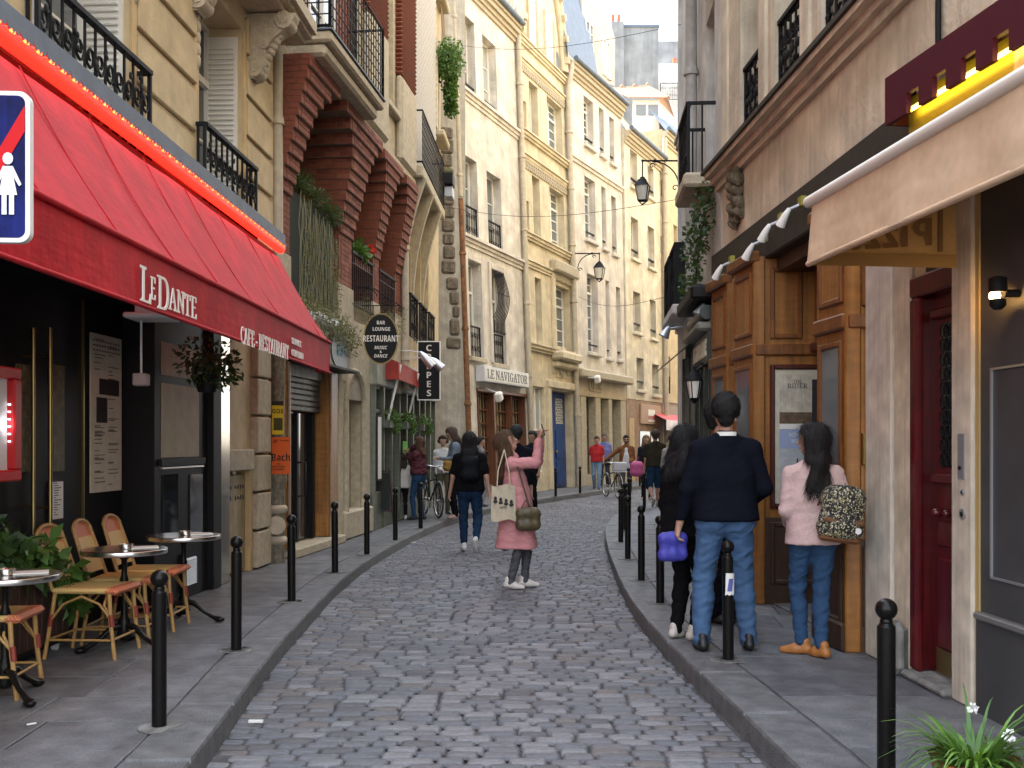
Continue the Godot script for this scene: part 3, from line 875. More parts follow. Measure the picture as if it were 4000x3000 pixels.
func cafe_front() -> void:
	# red awning; its own frame runs along the eave
	var ea := Vector3(-2.2, 0, -2.5); var eb := Vector3(-2.03, 0, -11.55)
	var xf := wall_frame(ea.x, -ea.z, eb.x, -eb.z)
	var L := (eb - ea).length()
	var aw := thing("red_awning", "long red café awning lettered LE DANTE over the terrace", "awning", xf)
	var A := Acc.new()
	awning_strip(A, Vector3(L, 2.69, 0), Vector3(0, 2.69, 0), Vector3(L - 0.02, 3.62, -0.56), Vector3(0, 3.62, -0.58), 9, 0.045, 12)
	mk(aw, "canopy", A.done(), M.red_cloth)
	for k in 10: # seams
		var u := L * (k + 0.5) / 10.0
		var S := Acc.new()
		var p := []
		for i in 9: p.append(Vector3(u, lerpf(2.69, 3.62, i / 8.0) - 0.045 * sin(PI * i / 8.0) + 0.006, lerpf(0, -0.56, i / 8.0)))
		S.tube(p, 0.0045, 5)
		mk(aw, "seam", S.done(), M.red_cloth)
	var V := Acc.new()
	var P := []
	for r in 6:
		var row := []
		for k in 61:
			var s := k / 60.0
			row.append(Vector3(L * s, lerpf(2.35, 2.69, r / 5.0), 0.012 * sin(s * 23.0) * (1 - r / 5.0)))
		P.append(row)
	V.grid(P, false, false)
	mk(aw, "valance", V.done(), M.red_cloth)
	var W := Acc.new()
	W.tube([Vector3(0, 2.69, 0.004), Vector3(L, 2.69, 0.004)], 0.02, 8); W.tube([Vector3(0, 2.352, 0.008), Vector3(L, 2.352, 0.008)], 0.014, 8)
	mk(aw, "hem", W.done(), M.red_cloth)
	var E := Acc.new() # end flap
	E.quad(Vector3(L, 2.36, -0.16), Vector3(L, 2.36, 0), Vector3(L, 2.69, 0), Vector3(L, 2.69, -0.16))
	mk(aw, "end_flap", E.done(), M.red_cloth)
	for u in [1.5, 4.5, 7.5]:
		var R := Acc.new()
		R.tube([Vector3(u, 3.5, -0.6), Vector3(u + 0.2, 2.66, -0.03)], 0.018, 8)
		mk(aw, "arm", R.done(), M.grey_metal)
	var txt := func(s, x, y, x2, cap, font):
		var p := hit(xf, x, y, 0.02)
		var q := hit(xf, x2, y, 0.02)
		var o := text(aw, s, cap, M.lettering, tx((p.x + q.x) * 0.5, p.y, 0.022), font, 1.0)
		var w: float = o.mesh.get_aabb().size.x
		o.transform.basis = o.transform.basis * Basis.from_scale(Vector3((q.x - p.x) / w, 1, 1))
		o.position.y = p.y
	txt.call("L", 547, 1108, 588, 0.2, "serif"); txt.call("E", 588, 1125, 606, 0.13, "serif")
	txt.call("D", 615, 1140, 659, 0.2, "serif"); txt.call("ANTE", 660, 1165, 767, 0.14, "serif")
	txt.call("CAFE - RESTAURANT", 940, 1308, 1126, 0.13, "serif")
	txt.call("SERVICE", 1139, 1330, 1176, 0.055, "serif"); txt.call("CONTINU", 1139, 1376, 1184, 0.06, "serif")
	# lit strip above the awning
	var ca := Vector3(-2.78, 0, -2.5); var cb := Vector3(-2.57, 0, -11.75)
	var cx := wall_frame(ca.x, -ca.z, cb.x, -cb.z)
	var CL := (cb - ca).length()
	var li := thing("awning_light", "glowing red light strip under the grey fascia of the café awning", "light strip", cx)
	part(li, "fascia", M.zinc, Vector3(0, 3.82, -0.03), Vector3(CL, 3.93, 0.0), 0.004)
	part(li, "cover", M.light_grey, Vector3(0, 3.9, -0.6), Vector3(CL, 3.925, -0.03))
	part(li, "slot", M.black_panel, Vector3(0, 3.6, -0.3), Vector3(CL, 3.72, -0.1))
	var N := Acc.new()
	N.tube([Vector3(0.02, 3.77, -0.05), Vector3(CL - 0.02, 3.77, -0.05)], 0.055, 10)
	mk(li, "red_tube", N.done(), M.neon_red)
	var nb := int(CL / 0.15)
	var hot := Acc.new(); hot.box(Vector3.ZERO, Vector3(0.045, 0.03, 0.03))
	var hm := hot.done()
	var sc := Acc.new()
	sc.prism(PackedVector2Array([Vector2(-0.07, 0.012), Vector2(-0.07, -0.006), Vector2(-0.045, -0.03), Vector2(-0.02, -0.012), Vector2(0, -0.035), Vector2(0.02, -0.012), Vector2(0.045, -0.03), Vector2(0.07, -0.006), Vector2(0.07, 0.012)]), -0.004, 0.004)
	var sm := sc.done()
	for k in nb:
		var u := (k + 0.5) * CL / nb
		mk(li, "scallop", sm, M.zinc, tx(u, 3.81, 0.012))
		mk(li, "bulb", hm, M.neon_hot, tx(u, 3.795, -0.002))
	var al := AreaLight3D.new()
	al.name = "red_strip_light"
	al.area_size = Vector2(CL - 0.1, 0.08)
	al.light_color = Color(1, 0.12, 0.06); al.light_energy = 0.1; al.shadow_enabled = true
	al.area_range = 12.0
	li.add_child(al)
	al.transform = Transform3D(Basis(Vector3.RIGHT, -1.2), Vector3(CL * 0.5, 3.7, 0.0))
	# hanging planter under the awning
	var hp := thing("hanging_plant", "dark leafy plant in a black pot hung from the café bay", "plant", at(-2.72, 0, 9.25))
	mk(hp, "foliage", leaves([[Vector3(0, 2.3, 0), Vector3(0.28, 0.22, 0.26)], [Vector3(0.1, 2.2, 0.05), Vector3(0.22, 0.15, 0.2)]], 650, 0.06, 31, 0.6), M.leaf_dark)
	var pt := Acc.new(); pt.lathe(Vector3(0, 2.02, 0), [[0.08, 0], [0.12, 0.2], [0.125, 0.22]], 14)
	pt.tube([Vector3(0, 2.2, 0), Vector3(0, 2.75, 0)], 0.006, 6)
	mk(hp, "pot", pt.done(), M.black_panel)
	# grey awning motor with its crank rod
	var mo := thing("awning_motor", "pale grey awning motor box with a hanging crank rod", "motor", at(-2.62, 0, 7.55))
	part(mo, "housing", M.light_grey, Vector3(-0.1, 2.5, -0.09), Vector3(0.06, 2.66, 0.09), 0.012)
	part(mo, "plate", M.light_grey, Vector3(-0.16, 2.46, -0.16), Vector3(0.16, 2.5, 0.16), 0.012)
	var rod := Acc.new(); rod.tube([Vector3(-0.08, 2.46, 0), Vector3(-0.08, 2.06, 0)], 0.009, 8)
	mk(mo, "rod", rod.done(), M.light_grey)
	part(mo, "switch_box", mat("dull_pink", 0.3, 0.25, 0.23, 0.6), Vector3(-0.13, 1.98, -0.05), Vector3(-0.03, 2.07, 0.05), 0.01)
	# menu board
	var m0 := hit(X1, 359, 1926, -0.25); var m1 := hit(X1, 477, 1326, -0.25)
	var mb := thing("menu_board", "tall cream menu board with dark print on the black café front", "menu board", X1 * tx(m0.x, m0.y, -0.27))
	var mw := m1.x - m0.x; var mh := m1.y - m0.y
	part(mb, "sheet", M.paper, Vector3(0, 0, 0), Vector3(mw, mh, 0.015))
	for r in [[0.25, 0.62, 0.6, 0.72], [0.16, 0.44, 0.5, 0.6]]:
		part(mb, "black_label", M.ink, Vector3(mw * r[0], mh * r[1], 0.015), Vector3(mw * r[2] + (0.3 * mw if r[0] > 0.2 else 0.0), mh * r[3], 0.019))
	var prt := Acc.new()
	var g := RandomNumberGenerator.new(); g.seed = 9
	for i in 70:
		var v := g.randf_range(0.03, 0.97); var u := [0.1, 0.55][g.randi() % 2] as float
		if v > 0.43 and v < 0.73 and u < 0.5: continue
		var y := mh * v
		prt.bx(Vector3(mw * u, y, 0.015), Vector3(mw * (u + g.randf_range(0.12, 0.36)), y + 0.008, 0.017))
	for k in 3:
		for i in 10: prt.bx(Vector3(mw * (0.06 + i * 0.09), mh * (0.95 - k * 0.03), 0.015), Vector3(mw * (0.11 + i * 0.09), mh * (0.962 - k * 0.03), 0.017))
	stuff(mk(mb, "print", prt.done(), mat("faded_ink", 0.14, 0.12, 0.1, 0.8)))
	var n0 := hit(X1, 207, 2030, -0.25); var n1 := hit(X1, 250, 1880, -0.25)
	var nt := thing("notice_sheet", "narrow white notice pinned low on the café door", "notice", X1 * tx(n0.x, n0.y, -0.26))
	part(nt, "sheet", M.paper_white, Vector3.ZERO, Vector3(n1.x - n0.x, n1.y - n0.y, 0.004))
	var np := Acc.new()
	for i in 16: np.bx(Vector3(0.03, 0.03 + i * 0.018, 0.004), Vector3(0.05 + g.randf() * (n1.x - n0.x - 0.08), 0.036 + i * 0.018, 0.006))
	stuff(mk(nt, "print", np.done(), M.ink))
	# red display case
	var c0 := hit(X1, -80, 1888, 0.06); var c1 := hit(X1, 78, 1440, 0.06)
	var dc := thing("menu_case", "red framed menu display case with white LED lights on a pier", "display case", X1 * tx(c0.x, c0.y, -0.005))
	var dw := c1.x - c0.x; var dh := c1.y - c0.y
	part(dc, "backing", M.paper_white, Vector3(0.03, 0.03, 0), Vector3(dw - 0.03, dh - 0.03, 0.03))
	for f in [[0, 0, dw, 0.07], [0, dh - 0.07, dw, dh], [0, 0.07, 0.07, dh - 0.07], [dw - 0.09, 0.07, dw, dh - 0.07]]:
		part(dc, "frame", mat("case_red", 0.42, 0.01, 0.012, 0.3), Vector3(f[0], f[1], 0), Vector3(f[2], f[3], 0.08), 0.01)
	for i in 6:
		mk(dc, "led", hm, M.led, Transform3D(Basis.from_scale(Vector3(0.3, 0.35, 0.4)), Vector3(dw - 0.1, dh * (0.35 + 0.065 * i), 0.05)))
	var sp := OmniLight3D.new()
	sp.light_energy = 0.0015; sp.light_color = Color(0.9, 0.93, 1); sp.position = Vector3(dw - 0.13, dh * 0.5, 0.07); sp.shadow_enabled = true; sp.light_size = 0.02
	sp.name = "case_light"
	dc.add_child(sp)
	terrace()

func table_thing(label: String, X: float, Z: float) -> void:
	var t := thing("cafe_table", label, "table", at(X, PAV, Z, X * 3.0), "round café tables on the pavement")
	var A := Acc.new()
	A.lathe(Vector3(0, 0.665, 0), [[0.26, 0], [0.288, 0.0], [0.292, 0.006], [0.292, 0.03], [0.286, 0.036], [0.0, 0.037]], 40)
	mk(t, "table_top", A.done(), M.steel)
	var B := Acc.new()
	B.lathe(Vector3(0, 0.06, 0), [[0.03, 0], [0.055, 0.03], [0.035, 0.09], [0.045, 0.13], [0.026, 0.17], [0.022, 0.4], [0.032, 0.42], [0.02, 0.46], [0.02, 0.56], [0.06, 0.6], [0.09, 0.605]], 14)
	mk(t, "pedestal", B.done(), M.black_paint)
	for k in 3:
		var w := TAU * k / 3.0 + 0.5
		var d := Vector3(cos(w), 0, sin(w))
		var C := Acc.new()
		C.tube([Vector3(0, 0.16, 0) + d * 0.02, Vector3(0, 0.15, 0) + d * 0.09, Vector3(0, 0.085, 0) + d * 0.17, Vector3(0, 0.04, 0) + d * 0.25, Vector3(0, 0.022, 0) + d * 0.29], [0.026, 0.024, 0.018, 0.018, 0.026], 8)
		C.ball(Vector3(0, 0.024, 0) + d * 0.3, Vector3(0.045, 0.024, 0.035), 10, 6, Basis(Vector3.UP, -w))
		mk(t, "leg", C.done(), M.black_paint)
	var a := thing("ashtray", "small steel ashtray on the " + label, "ashtray", at(X + 0.03, PAV + 0.703, Z - 0.05), "ashtrays on the café tables")
	var D := Acc.new()
	D.lathe(Vector3.ZERO, [[0.04, 0], [0.045, 0.005], [0.05, 0.035], [0.044, 0.035], [0.036, 0.012], [0.0, 0.01]], 16)
	mk(a, "bowl", D.done(), M.steel)
	var c := thing("menu_card", "white menu card on the " + label, "card", at(X + 0.12, PAV + 0.7035, Z + 0.04, 0.4), "menu cards on the café tables")
	part(c, "sheet", M.paper_white, Vector3(-0.1, 0, -0.07), Vector3(0.1, 0.006, 0.07))

var chair_proto: Node3D
func chair(X: float, Z: float, turn: float, label: String) -> void:
	var t: Node3D
	if chair_proto == null:
		t = thing("bistro_chair", label, "chair", Transform3D.IDENTITY, "rattan bistro chairs")
		chair_proto = t
		# faces +z
		var W := 0.2; var D := 0.2
		for s in [-1, 1]:
			var A := Acc.new()
			A.tube([Vector3(s * W, 0, D + 0.03), Vector3(s * W * 0.97, 0.25, D + 0.0), Vector3(s * W * 0.95, 0.44, D - 0.01)], 0.0145, 8)
			mk(t, "front_leg", A.done(), M.rattan)
			var B := Acc.new()
			B.tube([Vector3(s * W, 0, -D - 0.05), Vector3(s * W * 0.95, 0.25, -D - 0.01), Vector3(s * W * 0.95, 0.44, -D + 0.02)], 0.0145, 8)
			mk(t, "rear_leg", B.done(), M.rattan)
			for l in [[Vector3(s * W * 0.97, 0.3, D + 0.004), Vector3(s * W * 0.98, 0.22, D + 0.012)], [Vector3(s * W * 0.96, 0.3, -D - 0.004), Vector3(s * W * 0.97, 0.22, -D - 0.016)]]:
				var R := Acc.new(); R.tube([l[0], l[1]], 0.017, 8)
				mk(t, "red_binding", R.done(), M.rattan_red)
			var C := Acc.new() # bent braces
			C.tube([Vector3(s * W * 0.97, 0.27, D), Vector3(s * W * 0.9, 0.36, D - 0.05), Vector3(s * W * 0.6, 0.42, D - 0.06), Vector3(0, 0.43, D - 0.03)], 0.009, 6)
			C.tube([Vector3(s * W * 0.97, 0.27, D), Vector3(s * W * 0.96, 0.37, D - 0.08), Vector3(s * W * 0.96, 0.42, 0.0)], 0.009, 6)
			C.tube([Vector3(s * W * 0.97, 0.27, -D), Vector3(s * W * 0.96, 0.37, -D + 0.08), Vector3(s * W * 0.96, 0.42, 0.0)], 0.009, 6)
			C.tube([Vector3(s * W, 0.13, D + 0.01), Vector3(s * W, 0.13, -D - 0.025)], 0.009, 6)
			mk(t, "brace", C.done(), M.rattan)
		var Q := Acc.new()
		for z in [D + 0.01, -D - 0.025]: Q.tube([Vector3(-W, 0.13, z), Vector3(W, 0.13, z)], 0.009, 6)
		mk(t, "stretcher", Q.done(), M.rattan)
		var S := Acc.new()
		S.bev(Vector3(0, 0.455, 0), Vector3(0.41, 0.035, 0.41), 0.014)
		var seat := mk(t, "seat", S.done(), M.weave)
		var S2 := Acc.new()
		S2.bev(Vector3(0, 0.452, 0.2), Vector3(0.418, 0.045, 0.1), 0.02)
		mk(seat, "seat_front", S2.done(), M.weave_red)
		var P := []
		for i in 17:
			var a := PI * i / 16.0
			var y := 0.46 + 0.3 + sin(a) * 0.12 if i > 2 and i < 14 else 0.46 + 0.12 * (i if i <= 2 else 16 - i)
			var lean := (y - 0.46) * 0.32
			P.append(Vector3(-cos(a) * 0.2 * (1.0 if y > 0.7 else 0.96), y, -D + 0.0 - lean))
		var B2 := Acc.new(); B2.tube(P, 0.015, 8)
		mk(t, "back_hoop", B2.done(), M.rattan)
		for k in 2:
			var rows := []
			var y0 := 0.5 if k == 0 else 0.755
			var y1 := 0.755 if k == 0 else 0.868
			for r in 7:
				var y := lerpf(y0, y1, r / 6.0)
				var hw := 0.18
				if y > 0.76: hw = 0.195 * sqrt(max(0.02, 1.0 - pow((y - 0.76) / 0.12, 2.0)))
				var row := []
				for c in 7:
					var s := c / 6.0 * 2 - 1
					row.append(Vector3(s * hw, y, -D - (y - 0.46) * 0.32 - 0.018 * (1 - s * s)))
				rows.append(row)
			var G := Acc.new(); G.grid(rows, false, false)
			mk(t, "back_weave", G.done(), M.weave if k == 0 else M.weave_red)
	else:
		t = chair_proto.duplicate()
		t.name = numbered("bistro_chair")
		add_child(t, true)
		t.set_meta("label", label)
	t.transform = at(X, PAV, Z, turn)

func weave_texture() -> void:
	for k in ["weave", "weave_red"]:
		var im := Image.create(64, 64, false, Image.FORMAT_RGB8)
		var bg: Color = M[k].albedo_color
		var fg := Color(0.62, 0.4, 0.18) if k == "weave" else Color(0.86, 0.62, 0.42)
		for y in 64:
			for x in 64:
				var on := (x % 16 < 4 and y % 16 < 4) or ((x + 8) % 16 < 4 and (y + 8) % 16 < 4) if k == "weave" else (x + y) % 16 < 3 or (x - y + 64) % 16 < 3
				im.set_pixel(x, y, fg if on else bg)
		M[k].albedo_color = Color(1, 1, 1)
		M[k].albedo_texture = ImageTexture.create_from_image(im)
		M[k].uv1_triplanar = true; M[k].uv1_scale = Vector3.ONE * 12.0

func terrace() -> void:
	weave_texture()
	table_thing("round steel café table in front of the leafy planter", -2.86, 5.85)
	table_thing("round steel café table between two pairs of rattan chairs", -2.73, 7.3)
	table_thing("round steel café table beside the black bay of the café", -2.66, 8.4)
	var q := PI / 2
	chair(-2.86, 7.1, q - 0.05, "rattan bistro chair with red weave nearest the planter's end")
	chair(-2.84, 7.62, q + 0.06, "rattan bistro chair with red weave in the middle of the row")
	chair(-2.82, 8.12, q + 0.02, "rattan bistro chair with red weave next to the black bay")
	chair(-3.02, 5.98, q + 0.1, "rattan bistro chair tucked behind the table before the planter")
	# planter
	var p := thing("planter", "dark wooden planter trough on castors along the café front", "planter", X1 * tx(5.45, PAV, -0.24))
	for i in 9:
		part(p, "plank", M.dark_wood, Vector3(i * 0.096, 0.09, 0.24), Vector3(i * 0.096 + 0.092, 0.58, 0.262), 0.003)
	part(p, "box", M.dark_wood, Vector3(0.004, 0.09, -0.02), Vector3(0.86, 0.56, 0.24))
	part(p, "skirt", M.black_panel, Vector3(0, 0.06, -0.02), Vector3(0.865, 0.1, 0.255))
	for u in [0.08, 0.78]:
		for z in [0.03, 0.2]:
			var C := Acc.new(); C.tube([Vector3(u, 0.035, z - 0.015), Vector3(u, 0.035, z + 0.015)], 0.035, 14)
			mk(p, "castor", C.done(), M.light_grey)
	var pl := thing("leafy_plant", "glossy dark green shrub spilling over the wooden planter", "plant", p.transform)
	mk(pl, "foliage", leaves([[Vector3(0.1, 0.68, 0.12), Vector3(0.26, 0.16, 0.2)], [Vector3(0.42, 0.62, 0.15), Vector3(0.26, 0.12, 0.2)], [Vector3(0.0, 0.8, 0.1), Vector3(0.2, 0.18, 0.2)]], 560, 0.12, 41, 0.3), M.leaf_dark)
	mk(pl, "foliage", leaves([[Vector3(0.72, 0.55, 0.25), Vector3(0.14, 0.12, 0.12)], [Vector3(0.82, 0.42, 0.27), Vector3(0.08, 0.18, 0.08)], [Vector3(0.3, 0.7, 0.2), Vector3(0.34, 0.14, 0.2)]], 300, 0.12, 42, 0.8), M.leaf)
	var S := Acc.new()
	for i in 10: S.tube([Vector3(0.08 * i + 0.06, 0.5, 0.1), Vector3(0.08 * i + 0.06, 0.8, 0.12 + 0.02 * (i % 3))], 0.007, 5)
	mk(pl, "stem", S.done(), M.leaf_dark)
	# road sign
	var sx := at(-1.775, 0, 3.42, 0.06)
	var rs := thing("road_sign", "blue end-of-pedestrian-zone sign with a red slash on a post", "sign", sx)
	var pole := Acc.new(); pole.tube([Vector3(0, PAV, -0.05), Vector3(0, 2.85, -0.05)], 0.03, 12)
	mk(rs, "post", pole.done(), M.grey_metal)
	var rr := func(w, h, r):
		var pts := PackedVector2Array()
		for c in [[1, 1, 0], [-1, 1, 1], [-1, -1, 2], [1, -1, 3]]:
			for i in 6:
				var a: float = PI / 2 * (c[2] + i / 5.0)
				pts.append(Vector2(c[0] * (w - r) + cos(a) * r, c[1] * (h - r) + sin(a) * r))
		return pts
	var yb := 2.47
	var pn := Acc.new(); pn.prism(rr.call(0.18, 0.25, 0.035), -0.03, 0.0, tx(0, yb, 0))
	mk(rs, "panel", pn.done(), M.sign_white)
	var pb := Acc.new(); pb.prism(rr.call(0.165, 0.235, 0.025), 0.0, 0.002, tx(0, yb, 0))
	mk(rs, "blue_field", pb.done(), M.sign_blue)
	var sl := Acc.new()
	sl.prism(PackedVector2Array([Vector2(0.165, 0.2), Vector2(0.165, 0.115), Vector2(-0.035, -0.235), Vector2(-0.085, -0.235)]), 0.004, 0.006, tx(0, yb, 0))
	mk(rs, "slash", sl.done(), M.sign_red)
	var fg := Acc.new() # child figure with a skirt
	var fx := 0.112; var fy := yb - 0.05
	var circ := PackedVector2Array()
	for i in 14: circ.append(Vector2(cos(TAU * i / 14) * 0.017, sin(TAU * i / 14) * 0.02))
	fg.prism(circ, 0.007, 0.008, tx(fx, fy + 0.075, 0))
	fg.prism(PackedVector2Array([Vector2(-0.016, 0.05), Vector2(-0.042, -0.01), Vector2(-0.034, -0.016), Vector2(-0.018, 0.015), Vector2(-0.03, -0.045), Vector2(0.03, -0.045), Vector2(0.018, 0.015), Vector2(0.036, -0.016), Vector2(0.044, -0.01), Vector2(0.016, 0.05)]), 0.007, 0.008, tx(fx, fy, 0))
	for s in [-0.012, 0.012]: fg.bx(Vector3(fx + s - 0.008, fy - 0.11, 0.007), Vector3(fx + s + 0.008, fy - 0.045, 0.008))
	mk(rs, "child_figure", fg.done(), M.sign_white)
	var ag := Acc.new() # adult figure
	var big := PackedVector2Array()
	for i in 14: big.append(Vector2(cos(TAU * i / 14) * 0.03, sin(TAU * i / 14) * 0.035))
	ag.prism(big, 0.007, 0.008, tx(-0.06, yb + 0.16, 0))
	ag.prism(PackedVector2Array([Vector2(-0.05, 0.12), Vector2(-0.07, -0.04), Vector2(-0.045, -0.04), Vector2(-0.035, 0.04), Vector2(-0.04, -0.19), Vector2(-0.005, -0.19), Vector2(0, -0.06), Vector2(0.005, -0.19), Vector2(0.04, -0.19), Vector2(0.035, 0.04), Vector2(0.1, -0.03), Vector2(0.115, -0.01), Vector2(0.05, 0.12)]), 0.0035, 0.0045, tx(-0.06, yb, 0))
	mk(rs, "adult_figure", ag.done(), M.sign_white)

# ---------------------------------------------------------------- brick house and crêperie
var XB := wall_frame(-2.87, 12.74, -2.07, 19.4)
var XC := wall_frame(-2.07, 19.42, -1.81, 25.5)
var brick_count := 0
var brick_unit: ArrayMesh

func lay_brick(b: Node3D, S: Acc, o: Vector3, s: Vector3, k: int) -> void:
	if brick_count < 300:
		brick_count += 1
		mk(b, "brick", brick_unit, [M.brick, M.brick, M.brick_dark, M.brick_pale][k % 4], Transform3D(Basis.from_scale(s), o))
	else:
		S.box(o, s)

# one course of a pier: bricks along the front and along the side that faces up the street, round a solid core
func course(b: Node3D, S: Acc, core: Acc, a: float, c: float, v: float, zb: float, zf: float, i: int, g: RandomNumberGenerator) -> void:
	var h := 0.066
	core.bx(Vector3(a + 0.008, v - 0.009, zb), Vector3(c - 0.002, v + h, zf - 0.008))
	var off := 0.0 if i % 2 == 0 else 0.108
	var z := zf
	var first := true
	while z > zb + 0.02:
		var l := 0.206 if not (first and i % 2 == 1) else 0.1
		first = false
		var z1: float = max(z - l, zb)
		lay_brick(b, S, Vector3(a + 0.05, v + h * 0.5, (z + z1) * 0.5), Vector3(0.1, h, z - z1 - 0.009), g.randi())
		z = z1
	var u := a + 0.105 - off * 0.5
	u = max(u, a + 0.102)
	while u < c - 0.02:
		var u1: float = min(u + 0.206, c)
		lay_brick(b, S, Vector3((u + u1) * 0.5, v + h * 0.5, zf - 0.05), Vector3(u1 - u - 0.009, h, 0.1), g.randi())
		u = u1

func brick_house() -> void:
	var b := thing("brick_house", "red brick house with stepped corbels under an iron-grid balcony", "building", XB)
	var L := 6.7
	var bu := Acc.new(); bu.bev(Vector3.ZERO, Vector3.ONE, 0.05)
	brick_unit = unit_box()
	var S := Acc.new(); var core := Acc.new()
	var g := RandomNumberGenerator.new(); g.seed = 77
	var piers := [[2.62, 3.3, 1.0, 0.55, 0.034], [0.0, 0.42, 0.0, 1.0, 0.037], [4.62, 5.0, 0.55, 0.5, 0.03], [6.2, 6.7, 0.5, 0.0, 0.03]]
	var n := 32
	for p in piers:
		for i in n:
			var v: float = 3.96 + i * 0.075
			var s: int = max(0, int((v - 4.68) / 0.15) + 1) if v > 4.68 else 0
			var gr: float = 0.022 * s + 0.04 * pow(max(0, s - 7), 2.0)
			var a: float = p[0] - p[2] * gr; var c: float = p[1] + p[3] * gr
			course(b, S, core, a, c, v, -0.62, p[4] * s, i, g)
	mk(b, "brick_core", core.done(), M.mortar)
	# back of the niches
	var back := Acc.new()
	for i in 33:
		var v := 3.96 + i * 0.075
		var u := 0.0 + (0.11 if i % 2 else 0.0)
		while u < L:
			S.box(Vector3(u + 0.1, v + 0.033, -0.64), Vector3(0.206, 0.066, 0.04)); u += 0.216
	stuff(mk(b, "brickwork", S.done(), M.brick))
	part(b, "niche_wall", M.mortar, Vector3(0, 3.2, -1.2), Vector3(L, 6.4, -0.645))
	# niche openings
	for o in [[0.75, 3.5, 2.25, 5.6], [3.5, 3.6, 4.45, 5.5], [5.15, 3.6, 6.05, 5.5]]:
		part(b, "window_pane", M.window_dim, Vector3(o[0], o[1], -0.64), Vector3(o[2], o[3], -0.615))
		if o[0] > 3:
			var sh := part(b, "shutter", mat("pale_green_%d" % int(o[0] * 10), 0.42, 0.42, 0.28, 0.6), Vector3(o[2] - 0.34, o[1], -0.615), Vector3(o[2] - 0.02, o[3] - 0.3, -0.58))
			for k in 12: mk(sh, "slat", box_mesh, M.frame_white, Transform3D(Basis.from_scale(Vector3(0.3, 0.02, 0.02)), Vector3(0, -0.7 + 0.12 * k, 0.02)))
	for o in [[3.3, 4.62], [5.0, 6.2]]:
		var A := Acc.new()
		A.bx(Vector3(o[0], 4.52, -0.02), Vector3(o[1], 4.56, 0.02)); A.bx(Vector3(o[0], 3.72, -0.015), Vector3(o[1], 3.75, 0.015)); A.bx(Vector3(o[0], 4.36, -0.01), Vector3(o[1], 4.38, 0.01))
		var rl := mk(b, "railing", A.done(), M.iron)
		for k in 11:
			mk(rl, "bar", box_mesh, M.iron, Transform3D(Basis.from_scale(Vector3(0.014, 0.8, 0.014)), Vector3(lerpf(o[0], o[1], (k + 0.5) / 11.0), 4.12, 0)))
	# cream stone under the brick piers
	for p in [[2.55, 3.38], [4.55, 5.05], [6.15, 6.7], [0.0, 0.45]]:
		part(b, "stone_pier", M.stone_trim, Vector3(p[0], 2.5, -0.34), Vector3(p[1], 3.95, 0.012), 0.012)
	part(b, "sill_band", M.stone_trim, Vector3(0.45, 3.1, -0.34), Vector3(L, 3.5, -0.03))
	# upper house
	part(b, "upper_core", M.stone_trim, Vector3(0.0, 6.36, -6.0), Vector3(L, 15.0, 0.05))  # unseen top set low so sun reaches the fronts opposite
	var ops := [[4.55, 7.3, 5.2, 9.9, 0.25]]
	wall(b, "upper_wall", M.stone_trim, 2.9, L, 6.36, 11.0, ops, 0.0, 0.2)
	window(b, [4.55, 7.3, 5.2, 9.9, 0.02], 3, 1, 0.0, M.frame_white, M.curtain)
	part(b, "sill", M.stone_trim, Vector3(4.4, 7.18, 0.15), Vector3(5.35, 7.3, 0.32), 0.02)
	part(b, "string_course", M.stone_trim, Vector3(2.9, 6.36, 0.2), Vector3(L, 6.5, 0.28), 0.02)
	# brick pilasters with rounded corners
	var R := Acc.new()
	for p in [[3.15, 4.4, 8.2], [5.35, 6.55, 8.0]]:
		part(b, "pilaster_foot", M.stone_trim, Vector3(p[0], 6.5, 0.18), Vector3(p[1], p[2], 0.335), 0.06)
		var v: float = p[2] + 0.01
		while v < 11.0:
			R.bev(Vector3((p[0] + p[1]) * 0.5, v + 0.033, 0.25), Vector3(p[1] - p[0] - 0.02, 0.066, 0.17), 0.05)
			v += 0.078
	# brick wall behind the balcony
	for i in 60:
		var v := 6.8 + i * 0.075
		var u := 0.02 + (0.11 if i % 2 else 0.0)
		while u < 2.85:
			if not (u > 0.75 and u < 1.95 and v < 9.2): R.box(Vector3(u + 0.1, v + 0.033, 0.06), Vector3(0.206, 0.066, 0.04))
			u += 0.216
	stuff(mk(b, "brickwork", R.done(), M.brick))
	window(b, [0.85, 6.75, 2.05, 9.2, -0.06], 4, 2)
	# balcony
	var bal := part(b, "balcony", M.stone_trim, Vector3(0.12, 6.36, 0.0), Vector3(2.72, 6.52, 0.56), 0.04)
	part(b, "balcony_edge", M.stone_trim, Vector3(0.08, 6.52, 0.0), Vector3(2.8, 6.66, 0.64), 0.03)
	part(b, "balcony_lead", M.zinc, Vector3(0.06, 6.66, 0.0), Vector3(2.82, 6.68, 0.66))
	var grid := Acc.new()
	for f in [[Vector3(0.1, 0, 0.62), Vector3(2.78, 0, 0.62)], [Vector3(0.1, 0, 0.05), Vector3(0.1, 0, 0.62)], [Vector3(2.78, 0, 0.05), Vector3(2.78, 0, 0.62)]]:
		for y in [6.72, 7.72]:
			grid.tube([f[0] + Vector3(0, y, 0), f[1] + Vector3(0, y, 0)], 0.02, 4)
		for e in f: grid.tube([e + Vector3(0, 6.68, 0), e + Vector3(0, 7.75, 0)], 0.022, 4)
	var rail := mk(b, "railing", grid.done(), M.iron)
